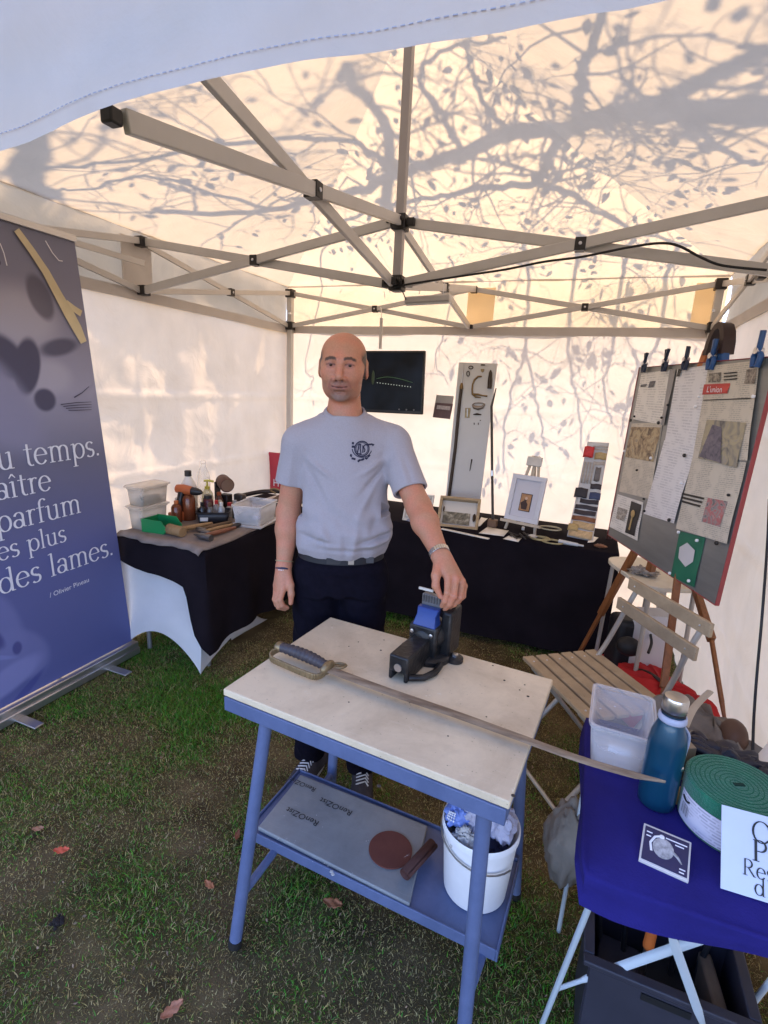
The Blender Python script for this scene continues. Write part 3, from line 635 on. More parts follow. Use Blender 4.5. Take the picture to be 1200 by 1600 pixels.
# ================================================================== roll-up banner
def banner():
    yA, yB, x0 = -1.125, -0.272, -1.425
    t = thing('roll_up_banner', 'tall blue grey roll-up banner with white serif lettering beside the left tent wall', 'banner', (x0, (yA+yB)/2, 0))
    ztop = 2.16; base_z = 0.085
    # print: soft photographic shapes on blue grey
    m = bpy.data.materials.new('banner print'); m.use_nodes = True; nt = m.node_tree; p = nt.nodes['Principled BSDF']; L = nt.links.new
    tc = _n(nt, 'ShaderNodeTexCoord'); p.inputs['Roughness'].default_value = 0.55; p.inputs['Specular IOR Level'].default_value = 0.3
    cx, cy, cz = x0, (yA+yB)/2, (ztop+base_z)/2
    sep = _n(nt, 'ShaderNodeSeparateXYZ'); L(tc.outputs['Object'], sep.inputs[0])
    cr = _n(nt, 'ShaderNodeValToRGB'); e = cr.color_ramp.elements
    e[0].position = 0.0; e[0].color = (0.10, 0.112, 0.28, 1); e[1].position = 1.0; e[1].color = (0.19, 0.19, 0.26, 1)
    for q, c in ((0.30, (0.12, 0.13, 0.30)), (0.42, (0.14, 0.143, 0.26)), (0.52, (0.165, 0.163, 0.24)), (0.68, (0.34, 0.325, 0.42)), (0.83, (0.26, 0.25, 0.34))):
        k = e.new(q); k.color = (*c, 1)
    mr = _n(nt, 'ShaderNodeMapRange'); mr.inputs['From Min'].default_value = -1.02; mr.inputs['From Max'].default_value = 1.02
    L(sep.outputs['Z'], mr.inputs[0]); L(mr.outputs[0], cr.inputs[0]); cur = cr.outputs[0]
    nz = _n(nt, 'ShaderNodeTexNoise'); nz.inputs['Scale'].default_value = 3.0; L(tc.outputs['Object'], nz.inputs['Vector'])
    def blob(px, py, ry, rz_, ang, col, soft=0.5, op=1.0, ins=None):
        nonlocal cur
        c = PX(px, py, x0)
        mp = _n(nt, 'ShaderNodeMapping', vector_type='TEXTURE'); mp.inputs['Location'].default_value = (0, c.y-cy, c.z-cz); mp.inputs['Rotation'].default_value = (R(ang), 0, 0); mp.inputs['Scale'].default_value = (1e3, ry, rz_)
        L(tc.outputs['Object'], mp.inputs[0]); ln = _n(nt, 'ShaderNodeVectorMath', operation='LENGTH'); L(mp.outputs[0], ln.inputs[0])
        ad = _n(nt, 'ShaderNodeMath', operation='MULTIPLY_ADD'); ad.inputs[1].default_value = 0.3; L(nz.outputs['Fac'], ad.inputs[0]); L(ln.outputs['Value'], ad.inputs[2])
        g = _n(nt, 'ShaderNodeMapRange', interpolation_type='SMOOTHSTEP'); g.inputs['From Min'].default_value = 1.15+soft/2; g.inputs['From Max'].default_value = 1.15-soft/2; g.inputs['To Max'].default_value = op
        L(ad.outputs[0], g.inputs[0]); mx = _n(nt, 'ShaderNodeMix', data_type='RGBA'); mx.inputs['B'].default_value = (*col, 1)
        L(g.outputs[0], mx.inputs['Factor']); L(cur, mx.inputs['A']); cur = mx.outputs['Result']
    dk = (0.085, 0.08, 0.13); lt = (0.42, 0.395, 0.48); bl = (0.17, 0.18, 0.38)
    blob(60, 500, 0.16, 0.12, 0, lt, 0.9, 0.8); blob(105, 590, 0.10, 0.07, 0, lt, 0.8, 0.8)
    blob(40, 560, 0.07, 0.10, 35, dk, 0.45); blob(72, 575, 0.055, 0.12, -12, dk, 0.3); blob(120, 545, 0.09, 0.035, 15, dk, 0.7, 0.9)
    blob(98, 625, 0.05, 0.05, 0, dk, 0.4); blob(20, 620, 0.12, 0.28, 38, (0.26, 0.25, 0.36), 0.6, 0.9); blob(5, 470, 0.04, 0.08, 0, dk, 0.6, .8); blob(92, 470, 0.05, 0.09, 20, (0.10, 0.09, 0.13), 0.4, .8)
    blob(8, 430, 0.03, 0.06, 10, dk, 0.4, .8); blob(30, 417, 0.013, 0.013, 0, dk, 0.3)
    blob(15, 960, 0.10, 0.22, 25, bl, 0.4, 0.8); blob(60, 1010, 0.10, 0.16, 40, bl, 0.4, 0.8); blob(40, 1050, 0.16, 0.06, 15, (0.22, 0.23, 0.46), 0.5, 0.9); blob(20, 985, 0.03, 0.07, 30, (0.06, 0.06, 0.2), 0.6, .8); blob(55, 1000, 0.02, 0.03, 0, (0.06, 0.06, 0.2), 0.6, .8)
    blob(10, 1015, 0.12, 0.012, -25, (0.22, 0.24, 0.5), 0.6, .7); blob(60, 1075, 0.14, 0.02, 35, (0.06, 0.07, 0.24), .6, .8)
    L(cur, p.inputs['Base Color'])
    b = MB(); b.grid(lambda u, v: V((x0+0.003*math.sin(v*5)*math.sin(u*3), yA+(yB-yA)*u-.075*(base_z+(ztop-base_z)*v), base_z+(ztop-base_z)*v)), 16, 40); sh = b.build('banner_sheet', m, t, smooth=80)
    # cream curved stripe, hair lines
    cream = pm('cream print', (0.62, 0.52, 0.33), 0.55); whitep = pm('white print', (0.78, 0.77, 0.82), 0.55, 0, 0.03)
    def stripe(pts, wds, mat, nm, dx):
        Q = [PX(x, y, x0+dx) for x, y in pts]; b = MB(); n = len(Q); a_ = []; c_ = []
        for i, q in enumerate(Q):
            d = (Q[min(i+1, n-1)]-Q[max(i-1, 0)]).normalized(); s_ = V((0, -d.z, d.y))*wds[i]/2; a_.append(q+s_); c_.append(q-s_)
        b.add(a_+c_, [(i, n+i, n+i+1, i+1) for i in range(n-1)]); return b.build(nm, mat, sh, smooth=0)
    stripe([(26, 359), (50, 392), (72, 425), (92, 462), (108, 490), (120, 512), (131, 535)], [0.028, 0.032, 0.036, 0.042, 0.052, 0.050, 0.035], cream, 'print_stripe', 0.006)
    stripe([(104, 470), (115, 482), (127, 490)], [0.01, 0.028, 0.03], cream, 'print_stripe', 0.0055)
    stripe([(0, 380), (6, 395), (11, 415)], [0.004]*3, whitep, 'print_stripe', 0.006); stripe([(71, 376), (82, 395), (92, 407), (98, 408)], [0.004]*4, whitep, 'print_stripe', 0.006)
    stripe([(116, 621), (128, 614), (139, 604)], [0.006, 0.004, 0.003], pm('dark print', (0.06, 0.055, 0.09), .6), 'print_stripe', 0.006)
    for k in range(4): stripe([(95+k*4, 632+k*3), (120, 629+k*4), (143, 628+k*4)], [0.004, 0.004, 0.002], MATS['dark print'], 'print_stripe', 0.0065+0.0004*k)
    # lettering (reads towards +Y)
    def line(s, px, py, size, al='RIGHT'):
        q = PX(px, py, x0+0.007); serif('lettering', s, size, frame3(q, (0, 1, 0.035), (0, 0, 1)), whitep, sh, al)
    line('du temps.', 157, 711, 0.077); line('aître', 82, 765, 0.074); line('parfum', 128, 800, 0.074); line('les plus', 105, 845, 0.062); line('des lames.', 178, 866, 0.076)
    q = PX(78, 934, x0+0.007); text_mesh('lettering', '/ Olivier Pineau', 0.034, frame3(q, (0, 1, 0.05), (0, 0, 1)), whitep, sh)
    al = pm('brushed aluminium', (0.55, 0.54, 0.53), 0.32, 0.9, 0.08, 10, stretch=(1, 0.1, 6))
    b = MB(); b.box((x0-0.01, (yA+yB)/2, 0.043), (0.085, yB-yA+0.02, 0.075)); b.box((x0+0.038, (yA+yB)/2, 0.03), (0.012, yB-yA+0.02, 0.04)); b.build('base_cassette', al, t, bevel=0.006)
    b = MB(); b.box((x0, (yA+yB)/2-.075*ztop, ztop+0.012), (0.02, yB-yA+0.01, 0.03)); b.build('top_rail', al, t, bevel=0.004)
    b = MB(); b.tube([(x0-0.03, (yA+yB)/2, 0.06), (x0-0.03, (yA+yB)/2-.075*ztop, ztop)], 0.008); b.build('support_pole', al, t)
    for yy in (-0.95, -0.46):
        b = MB(); b.box((x0+0.09, yy, 0.014), (0.16, 0.045, 0.008)); b.build('foot', al, t, bevel=0.003)
banner()

# ================================================================== workbench
blue_paint = worn_mat('worn blue paint', (0.115, 0.145, 0.26), (0.075, 0.10, 0.19), (0.10, 0.065, 0.05), 0.48, 7, 0.70)
chip = worn_mat('worn bare board', (0.74, 0.595, 0.40), (0.50, 0.38, 0.245), (0.76, 0.65, 0.50), 0.78, 4.5, 0.66, speck=0.6, scratch=0.35)
TZ = 0.77
BM = rz(-5, (0.465, -1.052, 0))
bench = thing('workbench', 'worn wooden workbench with blue steel legs and lower shelf in front of the man', 'workbench', BM @ V((0, 0, 0)))
b = MB(BM); b.box((0, 0, TZ-0.010), (0.775, 0.53, 0.020)); top = b.build('bench_top', chip, bench, bevel=0.003)
for (x, y, sx, sy) in ((0, -0.257, 0.765, 0.022), (0, 0.257, 0.765, 0.022), (-0.372, 0, 0.022, 0.490), (0.372, 0, 0.022, 0.490)):
    b = MB(BM); b.box((x, y, TZ-0.041), (sx, sy, 0.040)); b.build('apron_rail', blue_paint, bench, bevel=0.002)
def BL(p): return BM.inverted() @ V(p)
fl = PZ(367, 1476, 0.0)
legs = {'fl': (V((0.185, -1.268, 0.715)), V((fl.x, fl.y, 0))), 'fr': (V((0.776, -1.320, 0.715)), PZ(722, 1640, 0.0)), 'rl': (V((0.165, -0.80, 0.715)), V((0.148, -0.805, 0))), 'rr': (V((0.80, -0.86, 0.715)), V((0.852, -0.86, 0)))}
for k, (a, c) in legs.items():
    b = MB(); b.tube([a, c], 0.0175, 16); lg = b.build('leg', blue_paint, bench, smooth=60)
    b = MB(); b.tube([c+(a-c)*0.03, c], 0.0195, 16); b.build('foot_cap', dark_plastic, lg, smooth=60)
shz = 0.20
SM = rz(-3, (0.445, -1.045, 0))
b = MB(SM); b.box((0, 0, shz-0.004), (0.79, 0.285, 0.006))
sh = b.build('shelf', blue_paint, bench, bevel=0.002)
for (x, y, sx, sy) in ((0, -0.146, 0.79, 0.006), (0, 0.146, 0.79, 0.006), (-0.398, 0, 0.006, 0.298), (0.398, 0, 0.006, 0.298)):
    b = MB(SM); b.box((x, y, shz-0.010), (sx, sy, 0.036)); b.build('shelf_lip', blue_paint, sh, bevel=0.002)
for a, c in (('fl', 'rl'), ('fr', 'rr')):
    p = legs[a][1]+(legs[a][0]-legs[a][1])*0.235; q = legs[c][1]+(legs[c][0]-legs[c][1])*0.235
    mid = (p+q)/2+V((0, 0, 0.006)); b = MB(); b.tube(smooth_path([p, p*0.75+q*0.25+V((0, 0, -.003)), mid, p*0.25+q*0.75, q], 4), 0.012, 12); b.build('cross_tube', blue_paint, bench, smooth=60)
# wear marks, nail holes, chips in the top
b = MB()
for px, py, r_ in ((592, 1228, 0.004), (825, 1088, 0.0035), (545, 1010, 0.002), (560, 1003, 0.002), (788, 1063, 0.003), (820, 1070, 0.002), (812, 1078, 0.002), (770, 1040, 0.0025), (595, 1016, 0.003), (600, 1000, 0.002), (640, 1098, 0.002), (545, 1097, 0.002), (802, 1243, 0.004), (700, 1150, 0.002), (760, 1120, 0.002)):
    c = PZ(px, py, TZ+0.0006); b.lathe([(r_*1.2, 0), (r_, 0.0005)], 8, c, Matrix.Rotation(0.4, 4, 'Z'))
b.build('nail_marks', pm('dark mark', (0.06, 0.045, 0.035), 0.9), top, smooth=0)['kind'] = 'stuff'

hsteel_v = pm('scarred jaw steel', (.12, .12, .125), .4, .7, .3, 40)
# ---- bench vise
iron = pm('dark painted cast iron', (0.020, 0.020, 0.022), 0.38, 0.3, 0.35, 18, bump=0.5, bscale=70, col2=(0.05, 0.045, 0.042), thr=(.45, .8))
vblue = pm('blue enamel', (0.014, 0.040, 0.19), 0.35, 0, 0.15, 10)
VM = rz(-8, (0.505, -0.875, TZ))
vise = thing('bench_vise', 'heavy dark iron bench vise with blue jaw bolted to the workbench top', 'vise', VM @ V((0, 0, 0)))
b = MB(VM); b.box((-0.016, -0.095, 0.054), (0.060, 0.15, 0.052)); b.box((-0.040, -0.095, 0.020), (0.012, 0.15, 0.034)); b.box((0.008, -0.095, 0.020), (0.012, 0.15, 0.034)); b.build('sliding_beam', iron, vise, bevel=0.005)
b = MB(VM); b.box((-0.014, 0.02, 0.062), (0.092, 0.09, 0.108)); b.box((0.0, 0.075, 0.045), (0.09, 0.06, 0.085)); bo = b.build('body', iron, vise, bevel=0.008)
b = MB(VM); b.loft([[(-0.050, -0.024, 0.112), (0.026, -0.024, 0.112), (0.026, 0.02, 0.112), (-0.050, 0.02, 0.112)], [(-0.042, -0.014, 0.146), (0.020, -0.014, 0.146), (0.020, 0.02, 0.146), (-0.042, 0.02, 0.146)], [(-0.046, -0.002, 0.166), (0.024, -0.002, 0.166), (0.024, 0.02, 0.166), (-0.046, 0.02, 0.166)]]); b.build('fixed_jaw', vblue, vise, bevel=0.003)
b = MB(VM); b.box((-0.011, 0.034, 0.180), (0.066, 0.024, 0.036)); b.build('jaw_plate', pm('worn grey steel', (0.20, 0.20, 0.21), 0.4, 0.7, 0.2, 30), vise, bevel=0.002)
b = MB(VM); b.box((-0.040, 0.040, 0.206), (0.050, 0.008, 0.008)); b.build('jaw_tip', pm('bone white plastic', (0.62, 0.58, 0.5), 0.5), vise, bevel=0.002)
b = MB(VM); b.box((0.044, 0.06, 0.085), (0.034, 0.09, 0.15)); b.build('moving_jaw', iron, vise, bevel=0.008)
b = MB(VM); b.tube([(-0.016, -0.172, 0.045), (-0.016, -0.16, 0.045)], .012, 16); b.build('spindle_end', steel, vise)
for k in range(7):
    b = MB(VM); b.box((-0.038+.009*k, 0.0205, 0.186), (.0035, .004, .022)); b.build('jaw_tooth', hsteel_v, vise)
b = MB(VM); b.ball((-0.014, 0.03, 0.075), (.060, .062, .055), 20, 12); b.build('casting_swell', iron, vise, smooth=60)
for x in (-.045, .018):
    b = MB(VM); b.lathe([(.006, 0), (.006, .004), (.003, .005)], 8, (x, -.031, .095), Matrix.Rotation(R(90), 4, 'X')); b.build('cap_screw', steel, vise)
b = MB(VM); b.lathe([(0.070, 0.0), (0.070, 0.014), (0.062, 0.020), (0.050, 0.022)], 32, (-0.005, 0.015, 0.0005)); ba = b.build('swivel_base', iron, vise, smooth=50)
for x, y in ((0.075, 0.035), (-0.075, 0.02), (0.0, 0.095)):
    b = MB(VM); b.lathe([(0.026, 0.0), (0.026, 0.012), (0.022, 0.015), (0.012, 0.016)], 20, (x, y, 0.001)); lug = b.build('lug', iron, ba, smooth=50)
    b = MB(VM); b.lathe([(0.010, 0.016), (0.010, 0.024), (0.006, 0.026)], 6, (x, y, 0)); b.build('bolt', steel, ba, smooth=0)
b = MB(VM); b.tube([(0.055, -0.03, 0.010), (0.06, -0.08, 0.012), (0.045, -0.125, 0.012), (0.01, -0.15, 0.012)], 0.010, 10); b.build('lever', iron, vise, smooth=60)

# ---- sabre lying across the bench
old_steel = pm('browned old blade', (0.20, 0.125, 0.075), 0.62, 0.1, 0.4, 9, bump=0.2, bscale=60, stretch=(1, 6, 6), col2=(0.36, 0.275, 0.19))
brass = pm('tarnished brass', (0.27, 0.20, 0.11), 0.45, 0.7, 0.25, 40, bump=0.3, bscale=80)
grip_m = pm('ribbed dark grip', (0.055, 0.045, 0.050), 0.5, 0, 0.2, 60)
g0, g1, tip = PZ(440, 1014, 0.800), PZ(512, 1045, 0.798), PZ(1040, 1222, 0.788)
sab = thing('sabre', 'old curved sabre with browned blade and tarnished guard lying across the workbench', 'sabre', (g1.x, g1.y, TZ))
pts = smooth_path([g1, PZ(600, 1078, .797), PZ(700, 1112, .795), PZ(800, 1148, .793), PZ(900, 1184, .790), PZ(980, 1208, .789), tip], 6)
b = MB(); n = len(pts); rings = []
for i, p in enumerate(pts):
    d = (pts[min(i+1, n-1)]-pts[max(i-1, 0)]); d.z = 0; d.normalize(); s_ = V((-d.y, d.x, 0)); w_ = 0.017*(1-0.35*i/(n-1)); w_ = w_*(1 if i < n-5 else max(0.05, (n-1-i)/5))
    rings.append([p+s_*w_, p+s_*w_*0.5+V((0, 0, 0.0035)), p-s_*w_*0.6+V((0, 0, 0.0030)), p-s_*w_, p-s_*w_*0.6-V((0, 0, 0.0026)), p+s_*w_*0.5-V((0, 0, 0.0026))])
b.loft(rings); b.build('blade', old_steel, sab, smooth=30)
gd = (g1-g0).normalized(); gs = V((-gd.y, gd.x, 0)); b = MB(); P = []; Rr = []
for i in range(61):
    u = i/60; P.append(g0+(g1-g0)*u+gs*0.008*math.sin(u*3.1)+V((0, 0, 0.006))); Rr.append(0.0165*(0.8+0.45*math.sin(math.pi*(0.15+0.75*u)))*(1+0.07*math.sin(u*2*math.pi*11))*0.85)
b.tube(P, Rr, 14); b.build('grip', grip_m, sab, smooth=60)
b = MB(); b.ball(g0-gd*0.006+V((0, 0, 0.005)), (0.018, 0.018, 0.016)); b.build('pommel', brass, sab, smooth=60)
b = MB(); b.ball(g1+V((0, 0, 0.004)), (0.012, 0.030, 0.020), M=frame3((0, 0, 0), gd, gs)); b.build('guard_plate', brass, sab, smooth=60)
kb = smooth_path([g0-gd*0.008+V((0, 0, .004)), g0-gd*0.012-gs*0.030, g0+gd*0.010-gs*0.052, g0+gd*0.06-gs*0.054, g1-gd*0.02-gs*0.050, g1-gs*0.036, g1-gs*0.01], 5)
b = MB()
for i in range(len(kb)-1): b.bar(kb[i]-V((0, 0, .006)), kb[i+1]-V((0, 0, .006)), 0.006, 0.019)
b.build('knuckle_bow', brass, sab, smooth=60, bevel=0.002)
b = MB(); b.tube(smooth_path([g1+gs*0.01, g1+gs*0.030-gd*.004, g1+gs*0.046+gd*0.012, g1+gs*0.046+gd*0.03, g1+gs*0.026+gd*0.026, g1+gs*0.012+gd*0.006], 4), 0.0042, 8); b.tube([g1+gs*0.014, g1+gs*0.042+gd*0.022], 0.0034, 8); b.build('side_branch', brass, sab, smooth=60)

# ---- things on the bench shelf
PZs = shz
pad = thing('plastic_pad', 'grey plastic covered pad with black print lying on the bench shelf', 'pad', PZ(520, 1310, PZs))
cn = [PZ(403, 1292, PZs+.016), PZ(470, 1210, PZs+.016), PZ(668, 1290, PZs+.016), PZ(640, 1412, PZs+.016)]
b = MB(); b.add([p-V((0, 0, 0.015)) for p in cn]+cn, [(0, 1, 2, 3), (7, 6, 5, 4), (0, 4, 5, 1), (1, 5, 6, 2), (2, 6, 7, 3), (3, 7, 4, 0)]); pd = b.build('pad_block', worn_mat('dusty grey plastic film', (0.26, 0.27, 0.275), (0.18, 0.185, 0.19), (0.42, 0.42, 0.42), 0.42, 6, 0.66, scratch=.4), pad, bevel=0.003)
ink = pm('black ink', (0.015, 0.015, 0.016), 0.5)
xd = (PZ(403, 1292, .2)-PZ(640, 1412, .2)).normalized()
for px, py, sz in ((495, 1232, 0.027), (500, 1284, 0.031), (552, 1268, 0.031)):
    px2 = px+0; q = PZ(px2, py, PZs+.0175); text_mesh('print', 'RenOZist', sz, frame3(q, (xd+V((0, .0, 0))), V((xd.y, -xd.x, 0))*-1), ink, pd)
b = MB()
for k in range(9):
    c = PZ(random.uniform(430, 650), random.uniform(1235, 1370), PZs+.0172); b.lathe([(random.uniform(.0008, .0025), 0), (0.0005, 0.0006)], 7, c)
for px, py in ((520, 1366), (518, 1362)):
    b.lathe([(0.006, 0), (0.003, 0.0008)], 5, PZ(px, py, PZs+.0172))
b.build('dust_flecks', pm('pale dust', (0.55, 0.54, 0.52), .9), pd, smooth=0)['kind'] = 'stuff'
c = PZ(610, 1327, PZs+.019); b = MB(); b.lathe([(0.066, 0), (0.066, 0.0025), (0.0655, 0.003)], 40, c-V((0, 0, .0015)))
tag(b.build('sanding_disc', worn_mat('red brown abrasive', (0.155, 0.048, 0.032), (0.12, 0.036, 0.026), (0.45, 0.36, 0.33), 0.9, 9, 0.66)), 'round red brown sanding disc lying on the grey pad', 'sanding disc')
a, c = PZ(632, 1366, PZs+.036), PZ(676, 1318, PZs+.036)
b = MB(); d = (c-a).normalized(); sr = []
for i in range(46):
    t_ = i/45*4.2*math.pi; r_ = 0.009+0.009*i/45; sr.append((r_*math.cos(t_), r_*math.sin(t_)))
fm = frame3(a, d.cross(V((0, 0, 1))), (0, 0, 1)); L_ = (c-a).length
vs = [fm @ V((x, y, 0)) for x, y in sr]+[fm @ V((x, y, -L_)) for x, y in sr]
if ((fm @ V((0, 0, -L_)))-c).length > ((fm @ V((0, 0, L_)))-c).length: vs = [fm @ V((x, y, 0)) for x, y in sr]+[fm @ V((x, y, L_)) for x, y in sr]
b.add(vs, [(i, i+1, 47+i, 46+i) for i in range(45)]); tag(b.build('abrasive_roll', pm('dark brown abrasive cloth', (0.075, 0.028, 0.022), 0.85, 0, .15, 30), solid=0.0012, smooth=60), 'rolled up dark brown abrasive cloth lying against the white bucket', 'abrasive roll')
# bucket
bc = V((0.742, -1.055, PZs)); 
bk = thing('bucket', 'white plastic bucket filled with crumpled plastic bags on the bench shelf', 'bucket', bc)
wp = pm('white bucket plastic', (0.86, 0.84, 0.84), 0.35, 0, 0.05, 8)
b = MB(); b.lathe([(0.004, 0.002), (0.084, 0.002), (0.088, 0.008), (0.103, 0.205), (0.107, 0.207), (0.107, 0.222), (0.104, 0.226), (0.1005, 0.222), (0.085, 0.012), (0.004, 0.010)], 48, bc, cap=False); b.build('bucket_shell', wp, bk, smooth=40)
b = MB(); b.tube([bc+V((0.109*math.cos(R(a)), 0.109*math.sin(R(a)), 0.200-0.045*math.sin(R((a-150)/2)*1.0)**2)) for a in range(150, 511-0, 12)][:16], 0.0025, 6); b.build('handle', steel, bk)
def crumple(name, c, r, mat, label, cat, seed, squash=(1, 1, 1), parent=None, nseg=36, amp=.35, sm=35):
    b = MB(); rings = []; c = V(c)
    for i in range(nseg//2+1):
        th = math.pi*(i+.01)/(nseg//2+.02); ring = []
        for j in range(nseg):
            ph = 2*math.pi*j/nseg; d = V((math.sin(th)*math.cos(ph), math.sin(th)*math.sin(ph), math.cos(th)))
            f = 1+amp*(abs(mnoise.noise(d*2.3+V((seed, 0, 0))))*1.4-.35)+amp*.6*abs(mnoise.noise(d*6+V((0, seed, 0))))-amp*.3
            ring.append(c+V((d.x*r*squash[0], d.y*r*squash[1], d.z*r*squash[2]))*f)
        rings.append(ring)
    b.loft(rings); o = b.build(name, mat, parent, smooth=sm); 
    if label: tag(o, label, cat)
    return o
film = canvas_mat('pale plastic film', (0.62, 0.60, 0.74), (0.5, 0.5, 0.6), 0.3, 0.6, (12, 12, 12)); film2 = pm('blue dotted plastic bag', (0.16, 0.24, 0.60), 0.35, 0, 0.1, 8)
crumple('plastic_bag', bc+V((-0.022, 0.020, 0.258)), 0.074, film, 'large crumpled pale lilac plastic bag sticking out of the white bucket', 'plastic bag', 1.0, (1, .9, .95))
crumple('plastic_bag', bc+V((0.056, 0.0, 0.238)), 0.048, film, 'small crumpled pale plastic bag at the side of the bucket by the leg', 'plastic bag', 4.0, (.8, 1, 1.1))
crumple('plastic_bag', bc+V((-0.062, -0.030, 0.248)), 0.036, film2, 'blue plastic bag with white dots in the white bucket', 'plastic bag', 2.3, (1, .9, 1))
b = MB()
for k in range(16):
    u, v = (k % 4)/3-.5, (k//4)/3-.5; d = V((-.35+u*.55, -.85, .45+v*.6)).normalized(); b.ball(bc+V((-0.062, -0.030, 0.248))+d*0.0365, 0.0028, 6, 4)
b.build('dots', whitep if 'whitep' in globals() else MATS['white print'], bpy.data.objects['plastic_bag.002'])['kind'] = 'stuff'
crumple('paper_ball', bc+V((-0.030, -0.062, 0.200)), 0.036, pm('newsprint scrap', (0.5, 0.47, 0.44), .8, 0, .3, 60, col2=(.62, .58, .55)), 'crumpled printed paper pushed into the front of the white bucket', 'paper', 7.1, (1.2, .7, 1.1), amp=.5)
crumple('plastic_bag', bc+V((0.0, 0.03, 0.150)), 0.072, pm('dark bag', (0.05, .045, .09), .5), 'dark bag lying deep in the white bucket', 'plastic bag', 9.1, (1.1, 1, .8))

# ================================================================== left table with covers and tools
LT = thing('folding_table', 'folding table against the left wall under white and black covers', 'table', (-1.18, 0.38, 0))
grey_plastic = pm('pale grey table plastic', (0.55, 0.55, 0.55), .5)
def ftable(t, x0, x1, y0, y1, z):
    b = MB(); b.box(((x0+x1)/2, (y0+y1)/2, z-0.018), (x1-x0, y1-y0, 0.036)); b.build('table_top', grey_plastic, t, bevel=0.006)
    for x in (x0+0.06, x1-0.06):
        for y in (y0+0.08, y1-0.08):
            b = MB(); b.tube([(x, y, z-0.035), (x, y, 0)], 0.013, 10); b.build('leg', pm('grey steel tube', (.3, .3, .31), .4, .6), t)
ftable(LT, -1.455, -0.895, -0.262, 1.10, 0.705)
stretch = canvas_mat('white stretch fabric', (0.80, 0.79, 0.80), (0.55, 0.52, 0.5), 0.25, 0.12)
# white stretch cover: one skin pulled down to the four feet, arched between them
sc = MB(); X0, X1, Y0, Y1, ZT_ = -1.465, -0.885, -0.272, 1.11, 0.712
per = []
def side(a, c, n):
    for i in range(n): per.append((a, c, i/n))
fx0, fx1, fy0, fy1 = -1.500, -0.925, -0.285, 1.13
side((0, 0), (1, 0), 28); side((1, 0), (1, 1), 44); side((1, 1), (0, 1), 28); side((0, 1), (0, 0), 44)
def cover_pt(k, v):
    a, c, u = per[k % len(per)]
    gx = lambda q: X0+(X1-X0)*q[0]; gy = lambda q: Y0+(Y1-Y0)*q[1]; hx = lambda q: fx0+(fx1-fx0)*q[0]; hy = lambda q: fy0+(fy1-fy0)*q[1]
    tx, ty = gx(a)+(gx(c)-gx(a))*u, gy(a)+(gy(c)-gy(a))*u; bx_, by_ = hx(a)+(hx(c)-hx(a))*u, hy(a)+(hy(c)-hy(a))*u
    arch = (0.185 if abs(a[1]-c[1]) < .5 else 0.16)*math.sin(math.pi*u)**0.8; zb = 0.006+arch
    pin = math.sin(math.pi*u)*0.055*math.sin(math.pi*min(1, v*1.15)); nx_, ny_ = (0, 1 if a[1] < .5 else -1) if abs(a[1]-c[1]) < .5 else (-1 if a[0] > .5 else 1, 0)
    return V((tx+(bx_-tx)*v+nx_*pin, ty+(by_-ty)*v+ny_*pin, ZT_+(zb-ZT_)*v))
n = len(per); rows = 24
sc.add([cover_pt(k, j/rows) for j in range(rows+1) for k in range(n)], [(j*n+k, j*n+(k+1) % n, (j+1)*n+(k+1) % n, (j+1)*n+k) for j in range(rows) for k in range(n)])
cx_ = V(((X0+X1)/2, (Y0+Y1)/2, ZT_)); base = len(sc.v); sc.add([cx_], []); sc.f += [(k, base, (k+1) % n) for k in range(n)]
tag(sc.build('stretch_cover', stretch, smooth=60), 'white stretch table cover pulled down to the feet of the left table', 'table cover')
